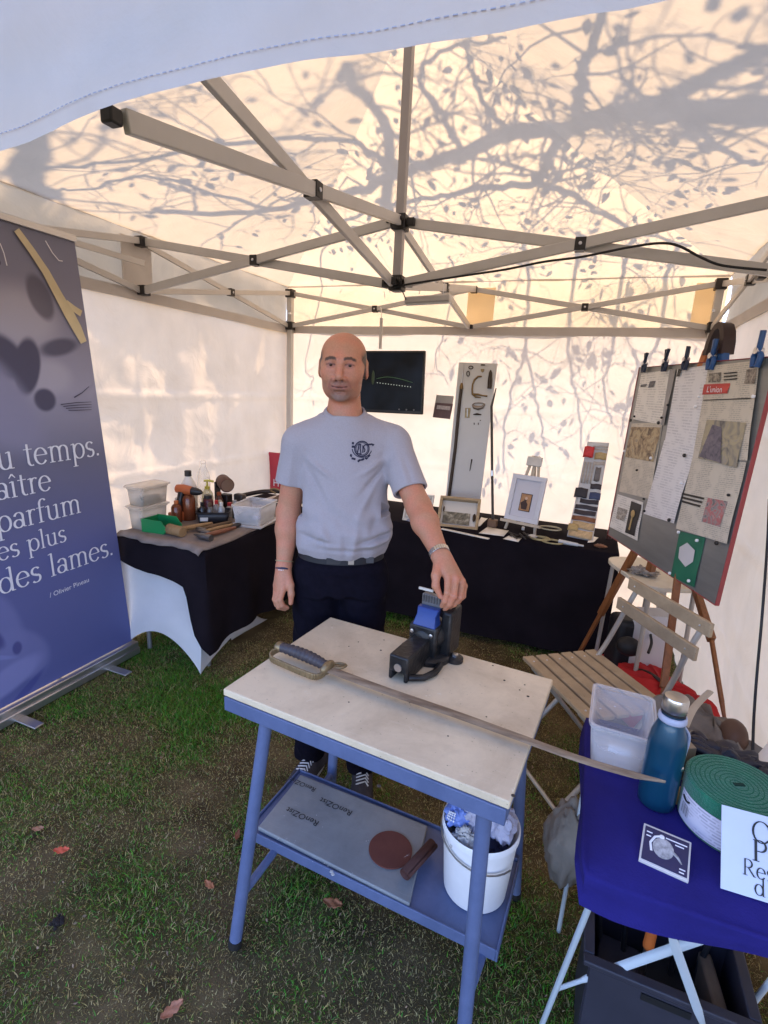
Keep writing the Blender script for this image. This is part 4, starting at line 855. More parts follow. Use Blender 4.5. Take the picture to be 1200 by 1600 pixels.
# a flap of white cloth lying out on the grass
b = MB(); A, B_, C_, D_ = PZ(358, 985, 0.10), PZ(362, 1000, 0.03), PZ(418, 967, 0.012), PZ(398, 960, 0.09)
b.grid(lambda u, v: (A*(1-u)+D_*u)*(1-v)+(B_*(1-u)+C_*u)*v+V((0, 0, 0.012*math.sin(u*5)*math.sin(v*3))), 14, 8); tag(b.build('cloth_flap', stretch, smooth=60, solid=.001), 'loose flap of white cloth spread over the grass beside the left table', 'cloth')
black_cloth = pm('black table cloth', (0.012, 0.009, 0.012), 0.95, 0, 0.3, 4, bump=0.15, bscale=300, sheen=0.0, spec=0.08)
def cloth(name, label, x0, x1, y0, y1, z, hem, mat, wav=0.012, wl=9.0, sides='FRBL', seed=0, rnd=.01):
    """cloth laid over a table: top plus hanging sides as one sheet with folds; hem(side, s) = hem height"""
    per = []
    def sd(a, c, n, nm):
        for i in range(n): per.append((a[0]+(c[0]-a[0])*i/n, a[1]+(c[1]-a[1])*i/n, nm, i/n))
    nx_, ny_ = max(8, int((x1-x0)/.025)), max(8, int((y1-y0)/.025))
    sd((x0, y0), (x1, y0), nx_, 'F'); sd((x1, y0), (x1, y1), ny_, 'R'); sd((x1, y1), (x0, y1), nx_, 'B'); sd((x0, y1), (x0, y0), ny_, 'L')
    nv = {'F': (0, -1), 'R': (1, 0), 'B': (0, 1), 'L': (-1, 0)}; n = len(per); rows = 16; b = MB(); vs = []
    for j in range(rows+1):
        for k, (x, y, s, u) in enumerate(per):
            zb = hem(s, u); v = j/rows; zz = z+(zb-z)*v; q = nv[s]
            p0, p1 = per[(k-1) % n], per[(k+1) % n]; q2 = (nv[p0[2]][0]+nv[p1[2]][0]+q[0], nv[p0[2]][1]+nv[p1[2]][1]+q[1]); l = math.hypot(*q2) or 1
            s_ = x*1.0+y*1.3; amp = wav*v*(0.6+0.8*abs(fbm(s_*2, seed, 1)))
            o_ = 0.004+rnd*min(1, v*8)+amp*(math.sin(s_*wl*2.2+seed+2*fbm(s_*1.5, v, seed))+0.7)
            vs.append((x+q2[0]/l*o_, y+q2[1]/l*o_, zz-(0.004 if j == 0 else 0)))
    b.add(vs, [(j*n+k, (j+1)*n+k, (j+1)*n+(k+1) % n, j*n+(k+1) % n) for j in range(rows) for k in range(n)])
    base = len(b.v); b.add([(x, y, z) for x, y, s, u in per], []); b.f += [(k, (k+1) % n, base+(k+1) % n, base+k) for k in range(n)]; b.f.append(tuple(range(base, base+n)))
    return b.build(name, mat, smooth=70)
def hemL(s, u):
    if s == 'F':       # towards the opening: short at the wall, long at the free corner
        return 0.585-0.10*u-(0.36*max(0, (u-0.82)/0.18)**0.6 if u > .82 else 0)
    if s == 'R': return 0.14+0.08*math.sin(math.pi*min(1, u*2.2))*0.5+0.05*u
    return 0.4
o = cloth('table_cloth', '', -1.468, -0.878, -0.280, 1.115, 0.7185, hemL, black_cloth, 0.020, 7, seed=2.0)
tag(o, 'black cloth hanging unevenly over the white cover of the left table', 'tablecloth')
rag_m = pm('taupe blanket', (0.22, 0.175, 0.15), 0.95, 0, 0.15, 12, bump=.5, bscale=150)
b = MB()
def rag(u, v):
    x = -1.47+u*0.588; y = -0.300+v*0.99; e_ = min(u, 1-u)*2; f_ = min(v, 1-v)*2
    z = 0.7335+0.003*fbm(x*6, y*6, 2)+(0.010*math.exp(-((v-.02)/.02)**2) if v < .1 else 0)-(0.022*max(0, (0.035-v)/.035) if v < .035 else 0)-(0.014*max(0, (u-.975)/.025))
    return V((x+0.012*math.sin(v*9), y+0.014*math.sin(u*11)+.006*math.sin(u*31), z))
b.grid(rag, 50, 60); tag(b.build('blanket', rag_m, smooth=70, solid=0.006), 'taupe blanket spread under the tools on the left table', 'blanket')
LZ = 0.7355     # top of the blanket
# ---- clear storage boxes
milky = clear_mat('milky clear plastic', (0.66, 0.60, 0.52), 0.32); milky2 = clear_mat('clear box plastic', (0.82, 0.82, 0.84), 0.26)
def open_box(name, label, c, sx, sy, sz, ang, mat, taper=0.9, rim=0.008, lid=False, cat='storage box'):
    t = thing(name, label, cat, c); M_ = rz(ang, c); b = MB(M_)
    def ring(s, z, ins=0.0):
        k = (taper+(1-taper)*z/sz); hx, hy = sx/2*k-ins, sy/2*k-ins; r_ = 0.018; P = []
        for q, (cx, cy) in enumerate(((1, 1), (-1, 1), (-1, -1), (1, -1))):
            for i in range(5):
                a = R(90*q+i*22.5); P.append((cx*(hx-r_)+r_*math.cos(a), cy*(hy-r_)+r_*math.sin(a), z))
        return P
    b.loft([ring(0, 0.0), ring(0, sz*0.5), ring(0, sz-rim)] , cap=False); fl_ = ring(0, 0.001); b.add(fl_, [tuple(range(len(fl_)))]); b.build('box_shell', mat, t, smooth=50, solid=0.0016)
    b = MB(M_); b.loft([ring(0, sz-rim, -0.004), ring(0, sz, -0.005), ring(0, sz+.0005, 0.002), ring(0, sz-rim, 0.002)], cap=False); b.build('rim', mat, t, smooth=30)
    if lid:
        b = MB(M_); b.loft([ring(0, sz+.002, -0.012), ring(0, sz+.010, -0.012), ring(0, sz+.014, -0.004)]); b.build('lid', mat, t, smooth=40)
    return t
gb_ = PZ(250, 838, LZ)
open_box('storage_box', 'milky storage box holding dark parts, lower one of the stack by the banner', (-1.425, -0.105, LZ), 0.10, 0.20, 0.12, 0, milky, lid=True)
open_box('storage_box', 'milky storage box stacked on another box beside the banner edge', (-1.425, -0.10, LZ+.136), 0.11, 0.21, 0.10, 3, milky, lid=True)
for z_, s_ in ((0.03, 1.0), (0.155, 0.8)):
    b = MB(); b.box((-1.425, -0.10, LZ+z_), (0.06*s_, 0.14, 0.04)); tag(b.build('parts_tray', pm('dark parts', (0.05, 0.045, .04), .6), bevel=.006), 'dark tray of parts inside the %s milky storage box' % ('lower' if z_ < .1 else 'upper'), 'tray')
# ---- green open-fronted bin
gp = pm('green bin plastic', (0.012, 0.21, 0.065), 0.4, 0, .08)
bt = thing('parts_bin', 'bright green open-fronted plastic parts bin on the left table', 'parts bin', (-1.29, -0.145, LZ)); GM = rz(4, (-1.285, -0.145, LZ))
hw, ln, h_ = 0.085, 0.062, 0.075
outer = [(-hw, 0), (hw*.70, 0), (hw, h_*.40), (hw*.55, h_), (-hw, h_)]
for s_ in (-1, 1):
    b = MB(GM); b.prism(outer, .003, frame3((0, s_*ln+.0015, 0), (1, 0, 0), (0, 0, 1))); b.build('cheek', gp, bt, smooth=0)
b = MB(GM); b.box((-hw*.15, 0, .002), (hw*1.68, ln*2-.004, .004)); b.build('bin_floor', gp, bt)
b = MB(GM); b.box((-hw+.002, 0, h_/2), (.004, ln*2-.004, h_-.006)); b.build('back_wall', gp, bt)
b = MB(GM); b.bar((hw*.72, 0, .004), (hw*.98, 0, h_*.40), ln*2-.004, .003, (1, 0, 0)); b.build('front_lip', gp, bt)
b = MB(GM); b.box((-.01, 0, .014), (.09, .08, .018)); tag(b.build('parts_heap', pm('dark oily parts', (.02, .02, .018), .5, .3, .4, 60, bump=1), bevel=.01), 'dark oily parts lying in the green bin', 'parts')
# ---- mallet and hammers
wood = pm('oiled beech', (0.30, 0.175, 0.075), 0.5, 0, 0.25, 20, stretch=(1, 8, 8)); woodd = pm('dark worn handle', (0.12, 0.065, 0.03), 0.5, 0, .3, 20); rawhide = pm('rawhide', (0.26, 0.155, 0.07), .7, 0, .3, 18, bump=.4)
hsteel = pm('hammer steel', (0.16, 0.15, 0.145), 0.4, 0.8, .25, 30)
def stick(name, label, cat, head, hr, hl, end, hm, wm, r_=0.011, kind='mallet', hz=None):
    h0, h1 = V((*head, LZ+(hz or hr))), V((*end, LZ+0.016)); d = (h1-h0); d2 = V((d.x, d.y, 0)).normalized(); s_ = V((-d2.y, d2.x, 0)); t = thing(name, label, cat, (h0.x, h0.y, LZ))
    b = MB(); P = [h0+d*i/8 for i in range(9)]; b.tube(P, [r_*(0.75+.5*math.sin(math.pi*(0.15+.8*i/8))) for i in range(9)], 10); b.build('handle', wm, t)
    b = MB()
    if kind == 'mallet': b.tube([h0-s_*hl/2, h0-s_*hl*.46, h0-s_*hl*.2, h0+s_*hl*.2, h0+s_*hl*.46, h0+s_*hl/2], [hr*.88, hr, hr*.96, hr*.96, hr, hr*.88], 18)
    else:
        b.tube([h0-s_*hl*.5, h0-s_*hl*.3, h0-s_*hl*.28, h0-s_*hl*.1, h0+s_*hl*.1, h0+s_*hl*.3, h0+s_*hl*.5], [hr, hr, hr*.75, hr*.95, hr*.95, hr*.6, hr*.22], 14)
    b.build('head', hm, t, smooth=50); return t
stick('mallet', 'pale rawhide mallet with beech handle on the left table blanket', 'mallet', (-1.155, -0.180), 0.030, 0.115, (-1.125, 0.075), rawhide, wood, .012)
stick('hammer', 'hammer with steel head and red brown handle nearest the blanket edge', 'hammer', (-0.985, -0.165), 0.019, 0.13, (-0.955, 0.075), hsteel, pm('red brown handle', (.20, .07, .035), .45, 0, .2, 20), .011, 'hammer')
stick('hammer', 'hammer with white banded handle between the mallet and another hammer', 'hammer', (-1.045, -0.090), 0.016, 0.11, (-1.01, 0.12), hsteel, wood, .010, 'hammer')
stick('hammer', 'small dark handled hammer lying behind the mallet', 'hammer', (-1.095, -0.055), 0.015, 0.10, (-1.055, 0.165), hsteel, woodd, .010, 'hammer')
c = V((-0.985, 0.125, LZ+.014)); b = MB(); b.ball(c, (.02, .032, .014)); tag(b.build('wooden_knob', pm('blackened wood', (.03, .022, .02), .5), smooth=60), 'blackened oval wooden knob lying at the ends of the hammer handles', 'knob')
# ---- bottles, jugs, drill
def bottle(name, label, c, prof, mat, capprof=None, capmat=None, cat='bottle', n=20, liquid=None, lmat=None, extra=None):
    t = thing(name, label, cat, c); b = MB(); b.lathe(prof, n, c); b.build('bottle_body', mat, t, smooth=45)
    if capprof: b = MB(); b.lathe(capprof, n, c); b.build('cap', capmat, t, smooth=45)
    return t
amber = pm('amber plastic', (0.20, 0.05, 0.018), 0.2, 0, .2, 10, trans=.25); clearp = clear_mat('clear bottle plastic', (.85, .82, .75), .18, .1); blackp = pm('black cap', (.015, .014, .015), .4); whiteb = pm('white bottle', (.68, .64, .58), .4)
Z0 = LZ
bottle('jug', 'white jug with black band and black cap behind the green bin', V((-1.405, 0.20, Z0)), [(.050, 0), (.052, .01), (.052, .18), (.048, .195), (.020, .245), (.018, .252)], whiteb, [(.018, .252), (.021, .254), (.021, .285), (.017, .288)], blackp, 'jug')
b = MB(); b.lathe([(.0535, .150), (.0535, .172)], 20, V((-1.405, .20, Z0)), cap=False); b.build('band', blackp, bpy.data.objects['jug'])
bottle('clear_bottle', 'tall clear empty plastic bottle standing behind the pump bottle', V((-1.425, 0.36, Z0)), [(.040, 0), (.042, .01), (.042, .22), (.036, .25), (.018, .29), (.017, .31)], clearp, [(.019, .31), (.019, .33)], clearp)
t = bottle('pump_bottle', 'clear soap bottle with yellow pump head on the left table', V((-1.345, 0.30, Z0)), [(.036, 0), (.037, .01), (.037, .10), (.033, .135), (.014, .165)], clear_mat('yellowish clear plastic', (.7, .62, .3), .35), [(.016, .160), (.016, .180), (.006, .182), (.005, .215)], pm('yellow pump', (.50, .42, .06), .4))
b = MB(); b.tube([(-1.36, .29, Z0+.215), (-1.335, .30, Z0+.218), (-1.305, .315, Z0+.212)], .007, 8); b.build('pump_spout', MATS['yellow pump'], t)
bottle('oil_bottle', 'amber oil bottle standing behind the green bin handle side', V((-1.335, 0.12, Z0)), [(.038, 0), (.040, .01), (.040, .13), (.030, .155), (.014, .165)], amber, [(.015, .165), (.015, .185)], blackp)
bottle('oil_bottle', 'squat amber bottle in front of the white jug', V((-1.36, 0.045, Z0)), [(.030, 0), (.031, .01), (.031, .09), (.022, .105), (.012, .112)], amber, [(.013, .112), (.013, .13)], pm('orange cap', (.45, .12, .03), .4))
bottle('oil_bottle', 'dark red lidded bottle beside the black parts tray', V((-1.255, 0.20, Z0)), [(.030, 0), (.031, .01), (.031, .115), (.026, .125), (.02, .13)], pm('maroon label', (.09, .018, .02), .4, 0, .3, 30), [(.024, .13), (.024, .15)], blackp)
for k_, (x, y, h_, r_, mt, cp, lb) in enumerate(((-1.30, .225, .10, .022, (.16, .05, .02), (.02, .02, .02), 'brown glass bottle with black cap behind the maroon bottle'), (-1.235, .285, .085, .020, (.30, .10, .04), (.45, .4, .3), 'amber jar with cream lid standing beside the pump bottle'), (-1.29, .345, .12, .024, (.10, .035, .02), (.35, .08, .03), 'dark brown bottle with orange cap by the work lamp'), (-1.185, .315, .07, .024, (.45, .42, .38), (.4, .03, .03), 'squat white pot with red lid beside the black bin'), (-1.13, .30, .095, .018, (.035, .03, .03), (.3, .3, .3), 'slim black bottle with grey cap between the bin and the clear box'), (-1.405, .105, .11, .028, (.55, .50, .44), (.55, .5, .44), 'cream plastic beaker standing behind the green bin'))):
    bottle('bottle', lb, V((x, y, Z0)), [(r_*.95, 0), (r_, .005), (r_, h_*.75), (r_*.7, h_*.92), (r_*.5, h_)], pm('bottle tint %d' % k_, mt, .3, 0, .15, 20), [(r_*.55, h_), (r_*.6, h_+.002), (r_*.6, h_+.02), (r_*.5, h_+.021)], pm('cap tint %d' % k_, cp, .4))
# cordless drill on its back
dt = thing('cordless_drill', 'orange and black cordless drill lying on the bottles of the left table', 'drill', (-1.30, .10, Z0)); od = pm('orange tool plastic', (.42, .10, .03), .45)
b = MB(); b.tube([(-1.40, .10, Z0+.19), (-1.36, .105, Z0+.19), (-1.30, .115, Z0+.185)], [.026, .030, .026], 14); b.build('motor_housing', od, dt, smooth=60)
b = MB(); b.tube([(-1.30, .115, Z0+.185), (-1.275, .12, Z0+.183), (-1.25, .125, Z0+.181), (-1.235, .128, Z0+.18)], [.024, .024, .018, .008], 14); b.build('chuck', blackp, dt, smooth=40)
b = MB(); b.bar((-1.36, .10, Z0+.18), (-1.37, .07, Z0+.06), .034, .044, (0, 1, 0)); b.build('grip', blackp, dt, bevel=.01)
b = MB(); b.box((-1.372, .065, Z0+.03), (.07, .09, .055)); b.build('battery', od, dt, bevel=.008)
# ---- black tray with small bottles
open_box('parts_bin', 'black open parts bin holding small bottles on the left table', (-1.185, 0.165, LZ), 0.19, 0.13, 0.07, 35, pm('black bin plastic', (.018, .017, .02), .45), .85)
sb = [(-1.245, .135, 'small black capped bottle with white label in the black bin', blackp, (.04, .035, .035)), (-1.195, .145, 'small grey brown flask standing in the middle of the black bin', pm('brown cap', (.12, .07, .04), .5), (.16, .15, .14)), (-1.155, .20, 'small clear bottle with white cap in the black bin', whiteb, (.5, .5, .5)), (-1.21, .22, 'small bottle with red cap behind the black bin bottles', pm('red cap', (.5, .03, .03), .4), (.45, .4, .36))]
for x, y, lb, cm, col in sb:
    bottle('small_bottle', lb, V((x, y, LZ+.004)), [(.019, 0), (.020, .005), (.020, .075), (.012, .088), (.009, .092)], pm('glass %.2f' % col[0], col, .25, 0, .1, trans=.3), [(.010, .092), (.011, .094), (.011, .115), (.009, .116)], cm)
b = MB(rz(35, (-1.185, .165, LZ))); b.box((-.05, -.066, .03), (.045, .002, .022)); b.build('label', whiteb, bpy.data.objects['parts_bin.001'])
# ---- work lamp (brown drum head)
wl = thing('work_lamp', 'brown drum-shaped work lamp with dark bracket on the left table', 'lamp', (-1.285, .40, LZ)); bl_m = pm('brown leatherette', (.10, .042, .028), .55, 0, .25, 20)
b = MB(); b.box((-1.285, .40, LZ+.06), (.07, .06, .12)); b.build('bracket', pm('dark brown metal', (.025, .018, .016), .45, .3), wl, bevel=.006)
d = V((.80, -.55, -.12)).normalized(); c = V((-1.275, .385, LZ+.195)); b = MB(); b.tube([c-d*.055, c-d*.05, c+d*.05, c+d*.055], [.042, .045, .047, .044], 28); b.build('drum_head', bl_m, wl, smooth=40)
b = MB(); b.tube([c+d*.0555, c+d*.057], [.039, .038], 28); b.build('lens', pm('dull lamp lens', (.20, .12, .08), .3), wl, smooth=40)
b = MB(); b.box((-1.335, .385, LZ+.10), (.012, .05, .20)); b.build('frame', pm('dark brown metal2', (.03, .02, .018), .5), wl, bevel=.003)
b = MB(); b.box((-1.20, .44, LZ+.10), (.07, .05, .05)); tag(b.build('tin', pm('dark tin', (.06, .05, .045), .4, .5), bevel=.01), 'small dark tin standing beside the brown work lamp', 'tin')
# ---- clear lidded box at the table corner
bx = open_box('storage_box', 'clear plastic box of sachets standing on its lid at the table edge', (-0.962, .275, LZ+.014), .185, .25, .115, 10, milky2, .88)
b = MB(rz(10, (-.962, .275, LZ))); b.box((0, 0, .007), (.20, .27, .011)); b.build('lid', milky2, bx, bevel=.004)
b = MB(rz(10, (-.962, .275, LZ))); b.box((-.03, -.04, .045), (.07, .10, .05)); tag(b.build('dark_box', pm('dark maroon carton', (.05, .03, .035), .6), bevel=.003), 'dark carton inside the clear box at the table edge', 'carton')
crumple('sachet', (-.925, .25, LZ+.045), .032, film, 'crumpled clear sachet inside the clear box at the table edge', 'sachet', 3.3, (1, 1, .7))
# ---- sabre with dark scabbard and old brass on the far end, red sign
s2 = thing('sabre', 'dark sheathed sabre lying at the far end of the left table', 'sabre', (-1.2, .95, LZ)); A = [(-1.44, .78, .76), (-1.34, .87, .785), (-1.22, .94, .79), (-1.08, 1.0, .775), (-.95, 1.03, .76)]
b = MB(); b.tube(smooth_path([V(p) for p in A], 5), .016, 10); b.build('scabbard', pm('dark scabbard', (.03, .022, .02), .4, .3, .3, 20), s2, smooth=60)
b = MB(); b.tube(smooth_path([V((-1.23, .90, .78)), V((-1.25, .86, .81)), V((-1.20, .84, .83)), V((-1.15, .87, .81)), V((-1.16, .93, .785))], 5), .006, 8); b.build('guard', brass, s2, smooth=60)
b = MB(); b.box((-1.08, .93, LZ+.012), (.30, .16, .024), rz(15)); tag(b.build('display_tray', pm('dark wood tray', (.10, .07, .05), .5, 0, .3, 20), bevel=.004), 'dark wooden tray lying under the sheathed sabre', 'tray')
b = MB(); b.grid(lambda u, v: V((-1.30+.5*u, .80+.28*v, LZ+.003)), 4, 4); tag(b.build('paper_sheet', whiteb, smooth=0, solid=.001), 'white sheet of paper lying under the wooden tray on the left table', 'paper')
rs = thing('red_sign', 'small upright red sign with white letter standing in the rear corner', 'sign', (-1.36, 1.27, .72)); q0, q1 = PY(418, 706, 1.25), PY(452, 765, 1.25)
b = MB(); b.box(((q0.x+q1.x)/2, 1.25, (q0.z+.72)/2), (q1.x-q0.x, .008, q0.z-.72)); b.build('panel', pm('red card', (.45, .035, .06), .5), rs, bevel=.001)
text_mesh('lettering', 'H', .085, frame3((q0.x+.055, 1.244, .755), (1, 0, 0), (0, 0, 1)), MATS['white print'], rs)

# ================================================================== rear table
RT = thing('folding_table', 'long folding table under a black cloth along the rear wall', 'table', (0.1, 1.15, 0))
ftable(RT, -0.85, 1.10, 0.875, 1.42, 0.705)
o = cloth('table_cloth', '', -0.87, 1.122, 0.858, 1.44, 0.718, lambda s, u: 0.055+.02*math.sin(u*7), black_cloth, 0.014, 5, seed=5.0)
tag(o, 'black cloth hanging nearly to the ground over the rear table', 'tablecloth')
TB = 0.7205
# ---- television hung from the rear truss
tvx0, tvx1, tvz0, tvz1, tvy = -0.965, -0.240, 1.405, 1.835, 1.22
tv = thing('television', 'black flat television hung from the tent frame showing a sword hilt', 'television', (-.60, tvy, tvz0)); TVM = Matrix.Translation(V((-.60, tvy, 1.62))) @ Matrix.Rotation(R(-1.2), 4, 'Y')
b = MB(TVM); b.box((0, .012, 0), (.725, .03, .43)); b.build('housing', pm('glossy black bezel', (.008, .008, .009), .35, 0, .1), tv, bevel=.005)
scr = bpy.data.materials.new('lit screen'); scr.use_nodes = True; nt = scr.node_tree; p = nt.nodes['Principled BSDF']; p.inputs['Base Color'].default_value = (.004, .004, .005, 1); p.inputs['Roughness'].default_value = .35; p.inputs['Specular IOR Level'].default_value = .12
tc = _n(nt, 'ShaderNodeTexCoord'); no = _n(nt, 'ShaderNodeTexNoise'); no.inputs['Scale'].default_value = 5; cr = _n(nt, 'ShaderNodeValToRGB'); e = cr.color_ramp.elements; e[0].position = .4; e[0].color = (.0010, .0012, .0016, 1); e[1].position = .75; e[1].color = (.003, .0045, .008, 1)
nt.links.new(tc.outputs['Object'], no.inputs['Vector']); nt.links.new(no.outputs['Fac'], cr.inputs[0]); nt.links.new(cr.outputs[0], p.inputs['Emission Color']); p.inputs['Emission Strength'].default_value = 0.5
b = MB(TVM); b.box((0, -.0045, .004), (.70, .002, .395)); sc_o = b.build('screen', scr, tv, smooth=0)
def emis(name, c, s):
    m_ = pm(name, tuple(x*.2 for x in c), .4); p_ = m_.node_tree.nodes['Principled BSDF']; p_.inputs['Emission Color'].default_value = (*c, 1); p_.inputs['Emission Strength'].default_value = s; return m_
def scr_pt(px, py): q = PY(px, py, tvy-.008); return q
b = MB(); P = smooth_path([scr_pt(588, 592), scr_pt(605, 589), scr_pt(625, 592), scr_pt(645, 598)], 5); b.tube(P, [.006, .012, .016, .017, .018, .018, .018, .018, .018, .018, .018, .018, .017, .016, .014, .010], 8, sq=.12) if len(P) == 16 else None
b.build('screen_image', emis('screen green', (.010, .018, .008), .9), sc_o)
for k in range(13):
    q = scr_pt(590+k*4.3, 598+k*.55); b = MB(); b.ball(q-V((0, .004, 0)), (.0035, .001, .0035), 8, 6); b.build('screen_image', emis('screen dot', (.12, .13, .11), .8), sc_o)
b = MB(); b.ball(scr_pt(583, 590), (.012, .001, .05), 20, 10); b.build('screen_image', emis('screen olive', (.004, .0065, .002), .8), sc_o)
b = MB(); b.tube([PY(594, 545, tvy+.03), PY(596, 497, tvy+.03)], .011, 10); b.build('hanging_pole', white_metal, tv)
P = [PY(596, 497, tvy+.03), PY(596, 488, tvy+.1), PY(595, 480, 1.44)]
b = MB(); b.tube(smooth_path(P, 4), .003, 6); b.build('hanging_hook', steel, tv)
for k in range(3):
    b = MB(TVM); b.ball((.19+.055*k, -.006, -.185), (.006, .002, .006), 10, 6); b.build('control_button', pm('grey button', (.12, .12, .13), .4), tv)
# ---- small card pinned to the rear wall
q = [PY(x, y, 1.50) for x, y in ((682, 617), (709, 619), (703, 655), (676, 652))]
ct = thing('wall_card', 'grey and maroon card pinned to the rear wall beside the white panel', 'card', (q[0]+q[2])/2)
b = MB(); b.add(q+[p+V((0, .003, 0)) for p in q], [(0, 1, 2, 3), (7, 6, 5, 4), (0, 4, 5, 1), (1, 5, 6, 2), (2, 6, 7, 3), (3, 7, 4, 0)]); b.build('card_sheet', pm('grey card', (.40, .36, .33), .7), ct, smooth=0)
q2 = [PY(x, y, 1.497) for x, y in ((680, 629), (708, 631), (703, 655), (676, 652))]; b = MB(); b.add(q2, [(0, 1, 2, 3)]); b.build('printed_field', pm('maroon print', (.14, .085, .085), .7, 0, .2, 20), ct, smooth=0)
q2 = [PY(x, y, 1.494) for x, y in ((683, 633), (704, 635), (703, 641), (682, 639))]; b = MB(); b.add(q2, [(0, 1, 2, 3)]); b.build('printed_line', pm('pale print', (.45, .38, .36), .7, 0, .3, 80), ct, smooth=0)
# ---- tall white display panel with sword parts
p00, p10, p11, p01 = PY(702, 772, 1.37), PY(752, 778, 1.37), PY(777, 568, 1.44), PY(717, 566, 1.44)
wpn = thing('sword_display', 'tall white panel with sword fittings mounted on it behind the rear table', 'display panel', ((p00+p10)/2).xy.to_3d()+V((0, 0, TB)))
PM = frame3(p01, p11-p01, p01-p00); wd = (p11-p01).length; ht = (p01-p00).length+.14
pan_m = pm('white lacquered panel', (.56, .54, .52), .4, 0, .04, 3)
b = MB(PM); b.add([(0, 0, 0), (wd, 0, 0), (wd*.955, -ht, 0), (wd*.02, -ht, 0), (0, 0, -.012), (wd, 0, -.012), (wd*.955, -ht, -.012), (wd*.02, -ht, -.012)], [(3, 2, 1, 0), (4, 5, 6, 7), (0, 1, 5, 4), (1, 2, 6, 5), (2, 3, 7, 6), (3, 0, 4, 7)]); b.build('panel_board', pan_m, wpn, bevel=.002)
def pp(zx, zy, dz=.006):   # zoomed survey picture (700..790 x 560..700 at 11.43x) -> panel local
    x, y = 700+zx/11.43, 560+zy/11.43; d = ray(x, y); n_ = PM.col[2].xyz; s_ = (p01-CAM).dot(n_)/d.dot(n_); return CAM+d*s_+n_*dz
dkb = pm('dark patina', (.045, .03, .02), .45, .4, .3, 40); br2 = pm('gilt brass', (.22, .14, .06), .4, .8, .25, 40)
def pt(name, pts, r, mat, n=8, dz=.007, sq=1.0):
    b = MB(); b.tube([pp(x, y, dz) for x, y in pts], r, n, sq=sq); return b.build(name, mat, wpn, smooth=60)
pt('foil_blade', [(285, 90), (270, 260), (250, 440)], [.0015, .004, .005], steel); pt('foil_ferrule', [(250, 440), (243, 500), (240, 550)], [.006, .013, .014], br2)
q_ = PM @ V((wd*.10, -ht*.98, .01)); b = MB(); b.tube([pp(240, 550, .010), pp(190, 1000, .010), pp(135, 1600, .010), q_], .0115, 10); b.build('scabbard', dkb, wpn, smooth=60)
for cx, cy, rx, ry in ((412, 165, 38, 26), (362, 275, 26, 45)):
    pt('ring_fitting', [(cx+rx*math.cos(a*.5236), cy+ry*math.sin(a*.5236)) for a in range(13)], .0032, dkb)
pt('bar_fitting', [(590, 118), (665, 120)], .004, dkb)
b = MB(); b.add([pp(x, y, .008) for x, y in ((585, 190), (650, 190), (640, 235), (615, 255), (592, 235))]+[pp(x, y, .001) for x, y in ((585, 190), (650, 190), (640, 235), (615, 255), (592, 235))], [(0, 1, 2, 3, 4)]+[(i, (i+1) % 5, 5+(i+1) % 5, 5+i) for i in range(5)]); b.build('plate_fitting', brass, wpn, smooth=0)
pt('guard_bow', [(605, 325), (540, 325), (480, 380), (445, 460), (435, 560), (440, 640), (500, 690), (590, 700)], [.005, .006, .0065, .006, .006, .007, .007, .004], br2); pt('guard_branch', [(440, 640), (540, 645), (620, 665), (705, 675)], [.006, .007, .005, .007], br2)
pt('shell_guard', [(440, 830), (470, 870), (545, 890), (620, 870), (660, 825)], [.006, .012, .016, .012, .006], pm('dull steel shell', (.25, .21, .18), .35, .8), dz=.01); pt('shell_rim', [(440, 825), (480, 800), (545, 795), (620, 800), (660, 822)], .004, MATS['dull steel shell'])
b = MB(); q = [pp(x, y, .004) for x, y in ((310, 885), (405, 885), (385, 1065), (300, 1060))]; b.add(q+[p-V((0, -.003, 0)) for p in q], [(0, 1, 2, 3), (0, 4, 5, 1), (1, 5, 6, 2), (2, 6, 7, 3), (3, 7, 4, 0)]); b.build('small_frame', brass, wpn, smooth=0)
pt('small_blade', [(352, 900), (348, 1045)], [.004, .0025], steel, dz=.010)
pt('cross_fitting', [(455, 1000), (520, 995), (600, 1005)], [.003, .008, .003], dkb); pt('small_screw', [(470, 1150), (470, 1185)], .003, dkb); pt('small_screw', [(545, 1150), (545, 1185)], .003, dkb); pt('small_screw', [(580, 1100), (580, 1115)], .004, dkb)
pt('grip_core', [(768, 210), (765, 260), (755, 400), (745, 545)], [.003, .012, .016, .015], dkb, dz=.012)
b = MB(); b.tube([PM @ V((wd*.62, -ht*.62, .006)), PM @ V((wd*.60, -ht*.70, .006))], [.005, .002], 8); b.build('small_tool', dkb, wpn)
# cane standing in front of the panel, on a block
cbt = PZ(768, 824, TB); cn_ = thing('sword_cane', 'slim dark sword cane standing upright in a small wooden block', 'cane', cbt)
b = MB(); b.tube([PY(775, 850-243, 1.38), PY(768, 635, 1.30), PY(769, 742, 1.22), V((cbt.x, cbt.y+.02, TB+.05))], [.004, .009, .009, .009], 10); b.build('shaft', pm('dark grey shaft', (.05, .048, .05), .35, .4), cn_, smooth=60)
b = MB(); b.tube([PY(769, 735, 1.222), PY(769, 748, 1.215)], .0105, 10); b.build('collar', steel, cn_)
b = MB(); b.box((cbt.x, cbt.y+.02, TB+.025), (.06, .05, .05)); b.build('block', pm('brown block', (.16, .09, .05), .6), cn_, bevel=.004)
